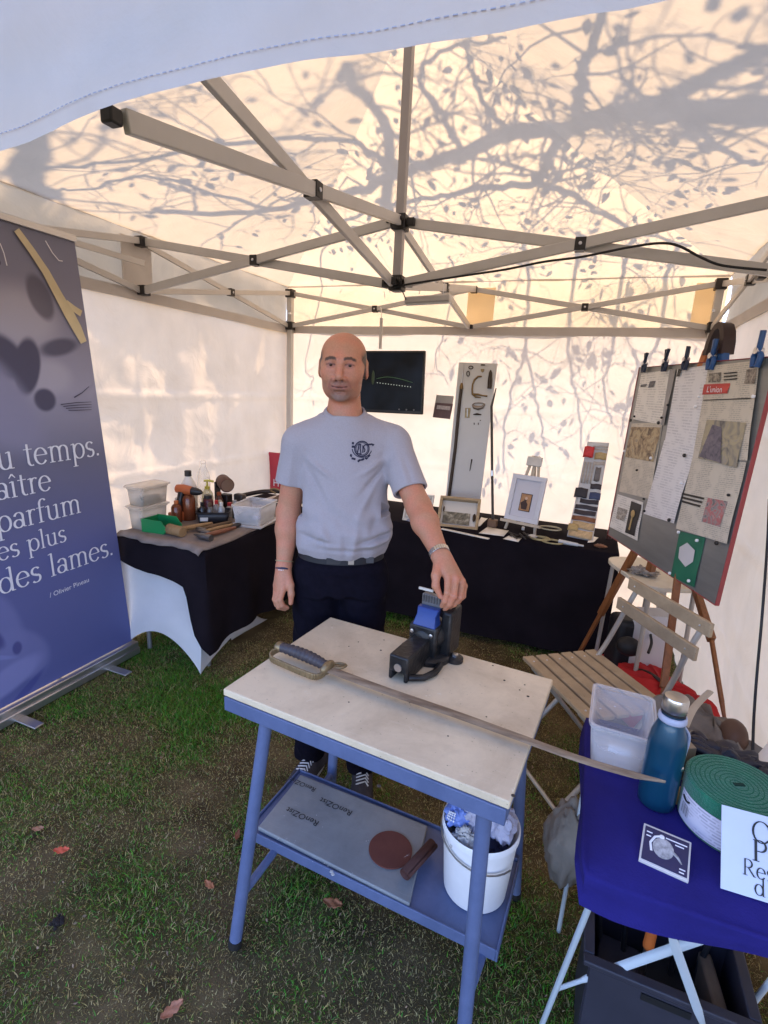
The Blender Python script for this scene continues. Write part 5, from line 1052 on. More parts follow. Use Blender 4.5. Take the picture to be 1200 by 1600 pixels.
# ---- frames on the rear table
fw = pm('pale oak', (.36, .26, .15), .5, 0, .2, 14, stretch=(1, 1, 5)); ivory = pm('ivory mount', (.62, .58, .52), .7, 0, .04)
def shadow_frame(name, label, bl, br, tilt, h, fmat, fwid=.018, dep=.045, pic=None, mount=ivory, sub=(.2, .25, .8, .7)):
    bl, br = V(bl), V(br); x = (br-bl).normalized(); back = V((-x.y, x.x, 0)); up = back*math.sin(R(tilt))+V((0, 0, math.cos(R(tilt)))); Mx = frame3(bl, x, up); w_ = (br-bl).length
    t = thing(name, label, 'picture frame', (bl+br)/2)
    for (a0, b0, a1, b1) in ((0, 0, w_, fwid), (0, h-fwid, w_, h), (0, fwid, fwid, h-fwid), (w_-fwid, fwid, w_, h-fwid)):
        b = MB(Mx); b.box(((a0+a1)/2, (b0+b1)/2, -dep/2), (a1-a0, b1-b0, dep)); b.build('frame_rail', fmat, t, bevel=.002)
    b = MB(Mx); b.box((w_/2, h/2, -dep+.006), (w_-fwid*1.9, h-fwid*1.9, .006)); b.build('mount', mount, t)
    if pic:
        b = MB(Mx); b.box((w_*(sub[0]+sub[2])/2, h*(sub[1]+sub[3])/2, -dep+.013), (w_*(sub[2]-sub[0]), h*(sub[3]-sub[1]), .004)); b.build('picture', pic, t)
    return t, Mx, w_, h
t, Mx, w_, h_ = shadow_frame('picture_frame', 'oak box frame holding a photograph and small fittings on the rear table', (.018, .885, TB), (.285, .925, TB), 38, .225, fw, pic=picture_mat('old photograph', [(.05, .045, .035), (.16, .14, .10), (.42, .38, .30)], 22), sub=(.12, .17, .78, .55))
for px_, py_, a_, c_ in ((.88, .42, .011, .030), (.12, .62, .005, .020)):
    b = MB(Mx); b.ball((w_*px_, h_*py_, -.026), (a_, c_, .005)); b.build('mounted_fitting', dkb, t, smooth=60)
shadow_frame('picture_frame', 'white framed picture of patterned print beside the oak box frame', (-.225, .90, TB), (-.035, .92, TB), 30, .20, ivory, .014, .02, picture_mat('patterned print', [(.12, .11, .10), (.5, .48, .44), (.66, .64, .6)], 60), sub=(.1, .1, .9, .9))
b = MB(); a, c = PZ(690, 826, TB+.004), PZ(764, 842, TB+.004); b.bar(a, c, .028, .005); tag(b.build('ruler', pm('white ruler', (.66, .64, .6), .4), bevel=.001), 'white flat ruler lying along the front edge of the rear table', 'ruler')
# ---- miniature easel with white framed picture
ea, eb = PZ(783, 826, TB), PZ(838, 838, TB); me_ = thing('table_easel', 'small pale wooden table easel on the rear table', 'easel', (ea+eb)/2)
pale = pm('pale pine', (.50, .42, .32), .6, 0, .15, 16)
ex = (eb-ea).normalized(); eback = V((-ex.y, ex.x, 0)); eu = (eback*.26+V((0, 0, 1))).normalized(); EM = frame3(ea+eback*.02, ex, eu); ew = (eb-ea).length
b = MB(EM); b.bar((ew*.08, 0, 0), (ew*.42, .50, -.01), .016, .014, (0, 0, 1)); b.build('leg', pale, me_, bevel=.001); b = MB(EM); b.bar((ew*.92, 0, 0), (ew*.58, .50, -.01), .016, .014, (0, 0, 1)); b.build('leg', pale, me_, bevel=.001)
b = MB(EM); b.bar((ew*.5, .05, -.012), (ew*.5, .50, -.012), .022, .010, (0, 0, 1)); b.build('centre_strut', pale, me_, bevel=.001)
b = MB(EM); b.box((ew*.5, .055, .022), (ew*1.1, .018, .035)); b.build('ledge', pale, me_, bevel=.001)
b = MB(EM); b.box((ew*.5, .462, .004), (.10, .06, .02)); b.build('top_block', pm('white block', (.58, .54, .49), .6), me_, bevel=.006)
b = MB(); b.bar(EM @ V((ew*.5, .45, -.02)), EM @ V((ew*.5, .02, -.2)), .014, .01); b.build('back_leg', pale, me_, bevel=.001)
fp = thing('picture_frame', 'white framed small figure painting standing on the table easel', 'picture frame', EM @ V((ew*.5, .065, .02)))
FW, FH = .225, .30; FM = EM @ Matrix.Translation(V((ew*.5-FW/2, .066, .012)))
wf = pm('white frame paint', (.60, .60, .64), .45, 0, .04)
for (a0, b0, a1, b1) in ((0, 0, FW, .03), (0, FH-.03, FW, FH), (0, .03, .03, FH-.03), (FW-.03, .03, FW, FH-.03)):
    b = MB(FM); b.box(((a0+a1)/2, (b0+b1)/2, .010), (a1-a0, b1-b0, .02)); b.build('frame_rail', wf, fp, bevel=.002)
b = MB(FM); b.box((FW/2, FH/2, .004), (FW-.058, FH-.058, .004)); b.build('mount', pm('lilac white mount', (.58, .57, .62), .7, 0, .03), fp)
b = MB(FM); b.box((FW*.52, FH*.42, .008), (.075, .115, .003)); b.build('picture_border', pm('black border', (.03, .02, .02), .5), fp)
b = MB(FM); b.box((FW*.52, FH*.42, .011), (.066, .106, .003)); b.build('picture', pm('ochre ground', (.42, .22, .10), .6, 0, .25, 30), fp)
b = MB(FM); b.prism([(FW*.52-.018, FH*.42-.045), (FW*.52+.015, FH*.42-.045), (FW*.52+.018, FH*.42-.01), (FW*.52+.006, FH*.42+.006), (FW*.52+.01, FH*.42+.022), (FW*.52-.004, FH*.42+.03), (FW*.52-.01, FH*.42+.01), (FW*.52-.03, FH*.42-.005)], .0015, Matrix.Translation(V((0, 0, .0135)))); b.build('painted_figure', pm('dark figure', (.05, .025, .02), .6), fp, smooth=0)
b = MB(FM); b.ball((FW*.52+.003, FH*.42+.027, .0148), (.009, .011, .0012)); b.build('painted_head', pm('pale head', (.6, .42, .3), .6), fp)
# ---- curved board with leather swatches
sa, sb_ = PZ(886, 838, TB), PZ(926, 846, TB); tt0, tt1 = PY(918, 690, 1.33), PY(952, 692, 1.33)
sw = thing('sample_board', 'tall narrow board of leather swatches leaning against the rear wall', 'sample board', (sa+sb_)/2)
def sbp(u, v, dz=0.0):
    lo = sa+(sb_-sa)*u; hi = tt0+(tt1-tt0)*u; p = lo+(hi-lo)*v; bow = .07*math.sin(math.pi*v); return p+V((0, -dz-.0+bow*.9, -.05*math.sin(math.pi*v)+dz*.35))
b = MB(); b.grid(lambda u, v: sbp(u, v), 4, 30); b.build('backing', pm('white backing card', (.55, .54, .54), .6), sw, smooth=60, solid=.006)
def swatch(u0, u1, v0, v1, mat, nm='swatch', dz=.008, th=.004):
    b = MB(); b.grid(lambda u, v: sbp(u0+(u1-u0)*u, v0+(v1-v0)*v+.004*math.sin(u*7+v0*50), dz), 4, 4); return b.build(nm, mat, sw, smooth=60, solid=th)
lth = [pm('leather %d' % i, c, .55, 0, .25, 50, bump=.3) for i, c in enumerate(((.50, .36, .20), (.46, .33, .18), (.19, .075, .035), (.035, .028, .035), (.030, .028, .04), (.03, .026, .035), (.035, .05, .12), (.025, .022, .028), (.40, .35, .30), (.42, .30, .13), (.55, .03, .03), (.15, .13, .12)))]
swatch(.02, .95, .01, .10, lth[0], dz=.012); swatch(-.05, .35, .08, .16, lth[9], dz=.016); swatch(.1, .98, .12, .20, lth[1]); swatch(.02, .98, .215, .265, lth[2]); swatch(.05, .95, .285, .335, lth[3]); swatch(.05, .98, .35, .395, lth[4]); swatch(.2, .98, .415, .46, lth[5])
swatch(-.1, .45, .47, .57, lth[7], dz=.012); swatch(.55, 1.02, .47, .54, lth[6], dz=.012); swatch(.52, .98, .575, .625, lth[3]); swatch(.6, .85, .65, .78, lth[11])
for k in range(4): swatch(.05+.13*k, .13+.13*k, .62, .82, lth[8], 'strap')
swatch(.45, .95, .80, .83, lth[8], 'strap'); swatch(.45, .98, .85, .91, lth[9]); swatch(-.08, .38, .86, .955, lth[10], 'red_swatch', .012, .012); swatch(.3, .98, .93, .945, lth[8], 'strap'); swatch(.3, .98, .955, .968, lth[8], 'strap')
# ---- loose items
def sheet(px, label, mat, name='paper_sheet', cat='paper', z=TB+.003, bump_=.003):
    q = [PZ(x, y, z) for x, y in px]; b = MB(); b.grid(lambda u, v: (q[0]*(1-u)+q[1]*u)*(1-v)+(q[3]*(1-u)+q[2]*u)*v+V((0, 0, bump_*math.sin(u*4)*math.sin(v*3))), 5, 5); return tag(b.build(name, mat, smooth=60, solid=.0012), label, cat)
sheet([(748, 833), (762, 823), (795, 829), (787, 838)], 'white leaflet lying in front of the cane block on the rear table', whiteb)
sheet([(741, 824), (752, 808), (762, 810), (750, 822)], 'white paper lying between the oak frame and the cane block', whiteb)
sheet([(789, 812), (806, 811), (806, 815), (790, 815)], 'small white paper strip lying behind the table easel leg', whiteb)
sheet([(786, 842), (795, 837), (816, 840), (810, 847)], 'crumpled white paper scrap in front of the dark tools', whiteb, bump_=.012)
sheet([(918, 848), (922, 836), (935, 840), (928, 847)], 'white offcut of card beside the leather sample board', whiteb)
for k, (x0, y0, x1, y1) in enumerate(((795, 832, 815, 838), (800, 838, 826, 834), (805, 841, 828, 838), (812, 834, 822, 843), (798, 835, 808, 842), (818, 832, 830, 842))):
    a, c = PZ(x0, y0, TB+.006+.003*k), PZ(x1, y1, TB+.006+.003*k); b = MB(); b.tube([a, a*.6+c*.4, c], [.006, .005, .003], 8)
    tag(b.build('leather_tool', pm('dark tool', (.03, .026, .024), .4, .4)), 'slim dark hand tool in the heap of tools before the easel', 'hand tool', 'dark hand tools heaped on the rear table')
b = MB(); b.lathe([(.009, 0), (.010, .004), (.010, .02), (.006, .022)], 14, PZ(817, 828, TB+.001)); tag(b.build('thread_reel', whiteb), 'small white reel standing behind the heap of dark tools', 'reel')
crumple('beeswax_lump', PZ(832, 838, TB+.012), .020, ivory, 'pale lump of wax beside the easel leg', 'wax', 4.4, (1.4, .8, .6))
def ring_coil(px0, px1, pyc, label, mat, r_=.003, loops=3, zz=TB+.006):
    a, c = PZ(px0, pyc, zz), PZ(px1, pyc, zz); cen = (a+c)/2; rr = (c-a).length/2; b = MB()
    b.tube([cen+V((rr*(1+.04*math.sin(i*.9))*math.cos(i*2*math.pi/20), rr*.75*(1+.05*math.cos(i*.7))*math.sin(i*2*math.pi/20), .002*(i/20))) for i in range(20*loops+1)], r_, 6); return tag(b.build('cord_coil', mat, smooth=60), label, 'cord')
cordm = pm('hemp cord', (.42, .34, .17), .8, 0, .2, 40)
ring_coil(845, 875, 826, 'thin coil of pale cord lying behind the table easel', pm('pale cord', (.52, .45, .30), .8))
ring_coil(830, 858, 842, 'loose coil of yellow hemp cord lying near the tube', cordm, loops=4); ring_coil(848, 878, 847, 'flat coil of yellow cord beside the white tube', cordm, loops=3)
a, c = PZ(873, 846, TB+.012), PZ(912, 853, TB+.012); d = (c-a); b = MB(); b.tube([a, a+d*.06, a+d*.75, a+d*.82, c], [.014, .014, .010, .006, .006], 14); tag(b.build('glue_tube', pm('grey white tube', (.55, .55, .55), .4)), 'grey white glue tube lying at the front of the rear table', 'tube')
crumple('leather_scrap', PZ(938, 853, TB+.012), .028, lth[2], 'brown leather scrap lying at the right end of the rear table', 'leather scrap', 6.6, (1.3, .9, .35))
b = MB(); c = PZ(951, 842, TB); b.lathe([(.016, 0), (.017, .05), (.012, .055)], 14, c); b.tube([c+V((0, 0, .05)), c+V((.004, 0, .10))], .002, 6); tag(b.build('oil_can', pm('brown bottle', (.07, .03, .025), .35)), 'small dark brown dropper bottle beside the leaning board', 'bottle')
# ================================================================== things hung in the tent
lamp = thing('batten_lamp', 'slim white batten lamp hung below the centre of the tent frame', 'lamp', (0.05, 0.3, 2.0))
a, c = PY(634, 470, .30), PY(704, 466, .30); b = MB(); b.bar(a, c, .05, .032); b.build('housing', white_metal, lamp, bevel=.006)
b = MB(); b.bar(a+V((0, 0, -.018)), c+V((0, 0, -.018)), .036, .008); b.build('diffuser', pm('white diffuser', (.7, .7, .68), .4, 0, .03), lamp, bevel=.003)
for px in (655, 692):
    q = PY(px, 456, .30); b = MB(); b.tube([q+V((0, 0, -.012)), q+V((.004, 0, .02)), q+V((0, .02, .045))], .002, 6); b.build('hook', steel, lamp)
b = MB(); q = [(627, 446), (730, 430), (790, 421), (850, 409), (905, 402), (950, 393), (985, 386), (1030, 380), (1060, 384), (1095, 402), (1130, 415), (1198, 422)]
b.tube(smooth_path([V((0.0, -.035, 2.0))]+[PY(x, y, -.035) for x, y in q], 5), .0045, 8); tag(b.build('power_cable', black_rubber, smooth=60), 'black power cable sagging along the tent truss towards the right wall', 'cable')
b = MB(); b.tube(smooth_path([V((0, -.035, 2.0)), PY(628, 455, .1), PY(634, 468, .28), a+V((0, 0, .01))], 5), .003, 8); tag(b.build('lamp_cable', black_rubber, smooth=60), 'short black cable running from the centre pole to the batten lamp', 'cable')
b = MB(); b.tube(smooth_path([PX(1202, 780, 1.47), PX(1199, 850, 1.475), PX(1191, 960, 1.47), PX(1183, 1050, 1.48), PX(1178, 1120, 1.475), PX(1176, 1180, 1.47)], 6), .0045, 8); tag(b.build('wall_cable', black_rubber, smooth=60), 'black cable hanging straight down the right tent wall', 'cable')
for px, py in ((1190, 430),):
    q = PX(px, py, 1.45); b = MB(); b.box(q, (.03, .05, .035)); tag(b.build('plug', dark_plastic, bevel=.004), 'small dark connector box on the cable at the right wall', 'connector')

# ================================================================== easel with magnetic board
owood = pm('orange stained wood', (0.24, 0.088, 0.028), 0.45, 0, .25, 12, stretch=(6, 6, 1))
A_, B2 = PZ(950, 835, .85), PZ(1118, 945, .85); bd = (B2-A_).normalized(); bn = V((bd.y, -bd.x, 0)); bu = (V((0, 0, 1))-bn*.03).normalized(); BDM = frame3(A_, bd, bu); BW, BH = .955, .895
if BDM.col[2].xyz.dot(CAM-A_) < 0: print('board normal flipped')
brd = thing('magnetic_board', 'large grey magnetic board with red edge, covered in papers, on the easel', 'board', A_)
def bpt(px, py, dz=0.0):
    d = ray(px, py); n_ = BDM.col[2].xyz; s_ = (A_-CAM).dot(n_)/d.dot(n_); q = BDM.inverted() @ (CAM+d*s_); return (q.x, q.y, dz)
b = MB(BDM); b.box((BW/2, BH/2, -.007), (BW, BH, .013)); b.build('board_panel', pm('brushed grey steel sheet', (.27, .27, .26), .38, .5, .1, 4, stretch=(1, 1, 8), rvar=.08), brd)
rede = pm('red edging', (.30, .05, .05), .5)
for (x, y, sx, sy) in ((BW/2, -.002, BW+.008, .004), (BW/2, BH+.002, BW+.008, .004), (-.002, BH/2, .004, BH), (BW+.002, BH/2, .004, BH)):
    b = MB(BDM); b.box((x, y, -.006), (sx, sy, .018)); b.build('edge_trim', rede, brd, bevel=.002)
def page(px, mat, label, name='paper_page', cat='paper', dz=.003, curl=.0, uvs=(1, 1), parent=None, sd=.0008):
    q = [bpt(x, y, dz) for x, y in px]; b = MB(BDM); nx_, ny_ = 6, 10
    def fn(u, v):
        p = [(q[3][k]*(1-u)+q[2][k]*u)*(1-v)+(q[0][k]*(1-u)+q[1][k]*u)*v for k in range(3)]; p[2] += curl*(u**2)*(1-.6*v)+.002*math.sin(v*6)*u; return p
    b.grid(fn, nx_, ny_); w_ = math.dist(q[3], q[2]); h_ = math.dist(q[0], q[3]); b.uv = [(u*w_, v*h_) for u, v in b.uv]
    o = b.build(name, mat, parent, smooth=60)
    if label: tag(o, label, cat)
    return o
np1 = print_mat('letter print', (.78, .74, .68), (.40, .38, .36), .011, .05, .005, strength=.6); np2 = print_mat('newsprint', (.62, .55, .45), (.30, .27, .23), .0075, .022, .0035, strength=.7); np3 = print_mat('lilac letter', (.76, .73, .72), (.46, .44, .46), .012, .06, .006, strength=.6)
pg = page([(1003, 584), (1050, 577), (1037, 664), (990, 655)], np1, 'white letter clipped to the top corner of the magnetic board')
page([(1017, 596), (1026, 595), (1022, 605), (1014, 606)], pm('crest print', (.12, .12, .13), .6, 0, .5, 90), None, 'crest', parent=pg, dz=.005)
page([(1003, 601), (1012, 600), (1011, 604), (1002, 605)], MATS['crest print'], None, 'heading', parent=pg, dz=.005)
pg = page([(988, 662), (1036, 660), (1017, 780), (968, 768)], np2, 'newspaper cutting with brown photograph below the white letter')
page([(988, 667), (1034, 668), (1023, 722), (978, 714)], picture_mat('workshop photograph', [(.10, .07, .05), (.30, .21, .12), (.50, .38, .22), (.22, .19, .16)], 26, 1.3), None, 'photograph', parent=pg, dz=.0055)
pg = page([(966, 772), (1006, 785), (997, 845), (953, 823)], np1, 'white sheet with a medal picture at the lower corner of the board')
page([(988, 783), (1004, 789), (993, 838), (978, 832)], pm('black photo ground', (.02, .018, .02), .5), None, 'photograph', parent=pg, dz=.0055)
b = MB(BDM); x_, y_, _ = bpt(991, 803); b.lathe([(.020, 0), (.016, .002), (.012, .0025)], 20, (x_, y_, .0075)); b.bar((x_, y_-.02, .008), (x_-.005, y_-.085, .008), .012, .002, (0, 0, 1)); b.build('medal_print', pm('gold print', (.45, .30, .12), .5), pg)
page([(967, 792), (982, 797), (977, 815), (964, 810)], picture_mat('grey photo', [(.1, .09, .08), (.35, .31, .27), (.5, .46, .4)], 70), None, 'photograph', parent=pg, dz=.0055)
page([(1049, 578), (1058, 577), (1040, 665), (1035, 664)], pm('grey sleeve', (.30, .28, .27), .5), 'grey document sleeve edge between the white letters on the board', dz=.0075)
pg = page([(1060, 577), (1112, 570), (1090, 700), (1040, 690)], np3, 'tall white letter in the middle of the magnetic board', dz=.004)
pg = page([(1040, 688), (1090, 698), (1055, 818), (1008, 803)], np3, 'lower white letter under the tall letter on the board', dz=.006)
for q_ in (((1063, 577), (1068, 576), (1065, 588), (1060, 589)),):
    page(q_, ink, None, 'pen', parent=pg, dz=.009)
pg = page([(1110, 572), (1190, 563), (1172, 720), (1085, 716)], np2, 'newspaper front page with red title block on the magnetic board', dz=.008, curl=.002)
page([(1104, 601), (1145, 599), (1141, 615), (1101, 617)], pm('red title block', (.50, .06, .05), .6), None, 'title_block', parent=pg, dz=.0105)
q = bpt(1108, 614); text_mesh('lettering', "L'union", .033, BDM @ Matrix.Translation(V((q[0], q[1]+.002, .0125))), MATS['white print'], pg)
page([(1112, 584), (1131, 582), (1129, 597), (1110, 598)], picture_mat('small press photo', [(.05, .045, .04), (.22, .19, .15), (.42, .37, .3)], 50, 2.2), None, 'photograph', parent=pg, dz=.0105)
page([(1171, 578), (1187, 576), (1184, 600), (1167, 600)], picture_mat('small press photo2', [(.06, .05, .04), (.25, .2, .16), (.4, .35, .28)], 60, 5.2), None, 'photograph', parent=pg, dz=.0105)
for k in range(3): page([(1135, 583+5*k), (1156, 581+5*k), (1156, 583+5*k), (1135, 585+5*k)], ink, None, 'headline', parent=pg, dz=.0105)
page([(1110, 656), (1172, 661), (1157, 731), (1096, 716)], picture_mat('street photograph', [(.10, .09, .09), (.28, .25, .20), (.42, .35, .22), (.30, .27, .27)], 18, 3.1), None, 'photograph', parent=pg, dz=.0145)
page([(1120, 664), (1134, 668), (1128, 690), (1136, 724), (1100, 716), (1098, 705)][:2]+[(1134, 724), (1099, 714)], picture_mat('grey coat photo', [(.06, .055, .07), (.14, .12, .15), (.20, .17, .19)], 40, 9.0), None, 'photo_figure', parent=pg, dz=.0175)
page([(1103, 625), (1178, 622), (1178, 623.5), (1103, 626.5)], ink, None, 'rule', parent=pg, dz=.0115)
pg = page([(1085, 716), (1170, 722), (1140, 850), (1059, 826)], np2, 'lower half of newspaper page with a portrait on the magnetic board', dz=.0085, curl=.002)
page([(1111, 778), (1142, 784), (1130, 824), (1101, 815)], picture_mat('portrait photo', [(.06, .06, .07), (.30, .27, .26), (.45, .12, .12), (.38, .35, .33)], 30, 7.1), None, 'photograph', parent=pg, dz=.0125)
for k in range(3): page([(1070, 770+6*k), (1105-3*k, 778+6*k), (1104-3*k, 781+6*k), (1069, 773+6*k)], ink, None, 'headline', parent=pg, dz=.0115)
pg = page([(1063, 830), (1103, 840), (1086, 918), (1049, 900)], pm('green card', (.02, .15, .085), .45), 'green card with a white hexagon at the bottom of the magnetic board', 'green_card', 'card')
q = [bpt(x, y, .006) for x, y in ((1076, 848), (1088, 860), (1085, 878), (1073, 886), (1062, 872), (1064, 855))]; b = MB(BDM); b.add(q, [tuple(range(6))][::-1]); b.build('hexagon', pm('white hexagon', (.6, .58, .58), .6, 0, .03), pg, smooth=0)
mags = [(996, 651, 0), (1039, 653, 0), (990, 657, 1), (1034, 661, 1), (1049, 633, 0), (1075, 712, 1), (1022, 716, 2), (1000, 735, 0), (1011, 780, 0), (1051, 813, 1), (1012, 799, 0), (980, 705, 2), (1098, 620, 2), (1184, 620, 2), (1070, 755, 2), (1145, 774, 0), (1126, 849, 1), (1092, 636, 2), (1066, 832, 2), (1095, 845, 2), (1052, 896, 2), (1082, 908, 2)]
for x, y, k in mags:
    q = bpt(x, y); r_ = (.0055, .008, .0065)[k]; mt = (ink, dark_plastic, MATS['white bucket plastic'])[k]; b = MB(BDM); b.lathe([(r_, 0), (r_, .006), (r_*.7, .008)], 12, (q[0], q[1], .013)); b.build('magnet', mt, brd)
# easel
es = thing('easel', 'orange stained wooden field easel holding the magnetic board', 'easel', (1.2, .5, 0))
def rail(p, q, w_, h_, nm='leg'):
    b = MB(); b.bar(p, q, w_, h_); return b.build(nm, owood, es, bevel=.003)
def beyond(px, py, ex):
    d = ray(px, py); n_ = BDM.col[2].xyz; t_ = (A_-CAM).dot(n_)/d.dot(n_); return CAM+d*(t_+ex/d.length)
for tp, ft, w1, w2 in ((beyond(992, 862, .05), PZ(893, 1042, 0), .026, .034), (beyond(1062, 880, .05), None, .028, .036)):
    if ft is None: d_ = ray(1038, 1066); ft = tp+(CAM+d_*((tp-CAM).length/d_.length*.965)-tp); ft = tp+(ft-tp)*(tp.z/(tp.z-ft.z))
    md = tp+(ft-tp)*.5; tp2 = tp+(tp-ft)*.12; rail(tp2, md, w1, w2); rail(md+(tp-ft)*.06, ft, .016, .022, 'leg_extension')
ru, rm, rl = PX(1090, 930, 1.40), PX(1112, 1000, 1.43), PX(1128, 1098, 1.465); rail(ru+(ru-rm)*.6, rm, .026, .034); rail(rm, rl, .014, .018, 'leg_extension'); b = MB(); b.tube([rl, rl+(rl-rm).normalized()*.12], [.009, .003], 8); b.build('leg_tip', owood, es)
rail(A_+bd*.42-bn*.035+V((0, 0, -.06)), A_+bd*.50-bn*.05+V((0, 0, BH-.02)), .03, .035, 'mast')
rail(A_+bd*.10-bn*.028+V((0, 0, .04)), A_+bd*.78-bn*.028+V((0, 0, .04)), .024, .05, 'ledge')
# clamps on the board top
navy = pm('navy clamp plastic', (.014, .024, .055), .4); blue2 = pm('blue clamp plastic', (.02, .075, .22), .4)
def clamp(px, py, s, mat, label, spread=.35, h=.075):
    q = bpt(px, py); t = thing('spring_clamp', label, 'clamp', BDM @ V((q[0], q[1], 0)))
    for k in (-1, 1):
        P = [V((q[0]-k*.010*s, BH-.030*s, .016)), V((q[0]-k*.016*s, BH+.005*s, .016)), V((q[0]+k*.004*s, BH+.025*s, .016+.004*k)), V((q[0]+k*h*spread*s, BH+.025*s+h*s*.8, .016+.006*k))]
        b = MB(BDM); b.tube(smooth_path(P, 4), [.010*s]*5+[.009*s]*8, 8); b.build('arm', mat, t, smooth=60)
    b = MB(BDM); b.lathe([(.011*s, -.013), (.011*s, .013)], 14, (q[0], BH+.022*s, .016)); b.build('pivot', steel, t)
clamp(1010, 580, .8, navy, 'small dark spring clamp at the left corner of the board top')
clamp(1043, 575, .85, navy, 'small dark spring clamp second along the board top edge'); clamp(1076, 570, .85, navy, 'dark spring clamp beside the large orange tipped clamp', .12)
clamp(1117, 567, 1.0, blue2, 'blue spring clamp standing in front of the large dark clamp', .18); clamp(1190, 560, 1.05, blue2, 'blue spring clamp at the right corner of the board top', .1)
q = bpt(1100, 568); big = thing('spring_clamp', 'large dark brown spring clamp with orange jaws on the board top', 'clamp', BDM @ V((q[0], BH, 0)))
dkbr = pm('dark brown rubber', (.035, .018, .016), .5)
b = MB(BDM); x_ = q[0]+.045; rings = []
for i in range(9):
    a = math.pi*i/8; rings.append([(x_-.062*math.cos(a)*(1 if s_ < 2 else .62), BH+.03+.125*math.sin(a)*(1 if s_ < 2 else .8), z_) for s_, z_ in ((0, -.045), (1, .005), (2, .005), (3, -.045))])
b.loft(rings); b.build('handle_hood', dkbr, big, smooth=50)
b = MB(BDM); b.prism([(x_-.095, BH-.015), (x_-.055, BH-.018), (x_-.038, BH+.045), (x_-.055, BH+.075), (x_-.078, BH+.05)], .03, Matrix.Translation(V((0, 0, -.03)))); b.build('jaw', pm('orange plastic', (.42, .12, .03), .45), big, bevel=.004)
b = MB(BDM); b.prism([(x_+.01, BH-.005), (x_+.07, BH+.0), (x_+.055, BH+.06), (x_+.02, BH+.05)], .03, Matrix.Translation(V((0, 0, -.03)))); b.build('jaw', blue2, big, bevel=.004)

# ================================================================== slatted folding chair
CU_ = V((.607, -.795, 0)); CV_ = V((.795, .607, 0)); CO = V((.729, -.123, .45)) + CU_*.0
slat_m = worn_mat('weathered wood', (.42, .315, .20), (.27, .20, .125), (.20, .14, .09), .75, 9, .66, speck=.5, scratch=.5); cream_t = pm('pale chair tube', (.42, .38, .33), .4, .2, .08)
ch = thing('slatted_chair', 'weathered wooden slat folding chair with pale tube frame beside the workbench', 'chair', (CO+CU_*.23+CV_*.19).xy.to_3d())
for k in range(6):
    o_ = CO+CV_*(.030+k*.064); b = MB(); b.bar(o_, o_+CU_*.455, .052, .016); sl_ = b.build('seat_slat', slat_m, ch, bevel=.003)
    for u in (.05, .405):
        b = MB(); b.lathe([(.0045, 0), (.003, .002)], 8, o_+CU_*u+V((0, 0, .008))); b.build('screw', steel, sl_)
tl0, tl1, bl0, bl1 = PZ(984, 910, .82), PZ(1112, 986, .82), PZ(966, 941, .72), PZ(1088, 1023, .72)
for a, c in ((tl0, tl1), (bl0, bl1)):
    b = MB(); b.bar(a, c, .016, .052, (0, .0, 1)); sl_ = b.build('back_slat', slat_m, ch, bevel=.003)
    for u in (.1, .9):
        b = MB(); q = a+(c-a)*u; b.ball(q-CV_*.009, .004, 8, 6); b.build('screw', steel, sl_)
a, c = tl0+CV_*.02+V((0, 0, .028)), tl1+CV_*.02+V((0, 0, .028))
for u in (.10, .90):
    p3 = tl0+(tl1-tl0)*u+CV_*.014; p2 = bl0+(bl1-bl0)*u+CV_*.014; s0 = CO+CV_*.36+CU_*(.455*u); f0 = CO+CV_*(-.06)+CU_*(.455*u); g0_ = V((f0.x, f0.y, .0))
    b = MB(); b.tube(smooth_path([p3, p2, s0+V((0, 0, .0)), CO+CV_*.18+CU_*(.455*u)+V((0, 0, -.2)), g0_], 5), .0105, 10); b.build('frame_tube', cream_t, ch, smooth=60)
    f1 = CO+CV_*.02+CU_*(.455*u+(.02 if u < .5 else -.02)); r1 = CO+CV_*.40+CU_*(.455*u+(.02 if u < .5 else -.02)); b = MB(); b.tube(smooth_path([f1+V((0, 0, -.014)), f1+CV_*.15+V((0, 0, -.18)), V((r1.x, r1.y, 0))], 6), .010, 10); b.build('cross_leg', cream_t, ch, smooth=60)
a = CO+CV_*(-.05)+CU_*.03; c = CO+CV_*(-.05)+CU_*.42; b = MB(); b.tube([V((a.x, a.y, .05)), V((c.x, c.y, .05))], .008, 8); b.build('foot_bar', cream_t, ch)
# ---- cream stool behind the easel, with things beneath it
stl = thing('cream_stool', 'cream low table with rounded top standing under the easel board', 'table', (1.27, .62, 0)); creamm = pm('cream laminate', (.62, .56, .44), .5)
b = MB(); P = []; SMx = rz(-66, (1.27, .60, 0))
for i in range(32):
    a = 2*math.pi*i/32; P.append((.24*abs(math.cos(a))**.5*(1 if math.cos(a) > 0 else -1), .16*abs(math.sin(a))**.5*(1 if math.sin(a) > 0 else -1)))
b = MB(SMx); b.prism(P, .022, Matrix.Translation(V((0, 0, .70)))); b.build('top', creamm, stl, bevel=.004)
for x in (-.19, .19):
    for y in (-.11, .11):
        b = MB(SMx); b.tube([(x, y, .70), (x*1.1, y*1.1, 0)], .011, 8); b.build('leg', cream_t, stl)
crumple('tool_roll', V((1.22, .52, .74)), .05, pm('mixed cords', (.30, .26, .22), .7, 0, .6, 40), 'tangle of cords and small tools lying on the cream low table', 'cords', 3.9, (1.4, 1, .45), amp=.6)
whb = thing('white_carton', 'tall white carton standing on the red bag under the easel', 'carton', (1.30, .60, .12)); b = MB(rz(20, (1.31, .56, .32))); b.box((0, 0, 0), (.15, .12, .40)); b.build('carton_body', pm('white carton', (.62, .61, .62), .6, 0, .04), whb, bevel=.004)
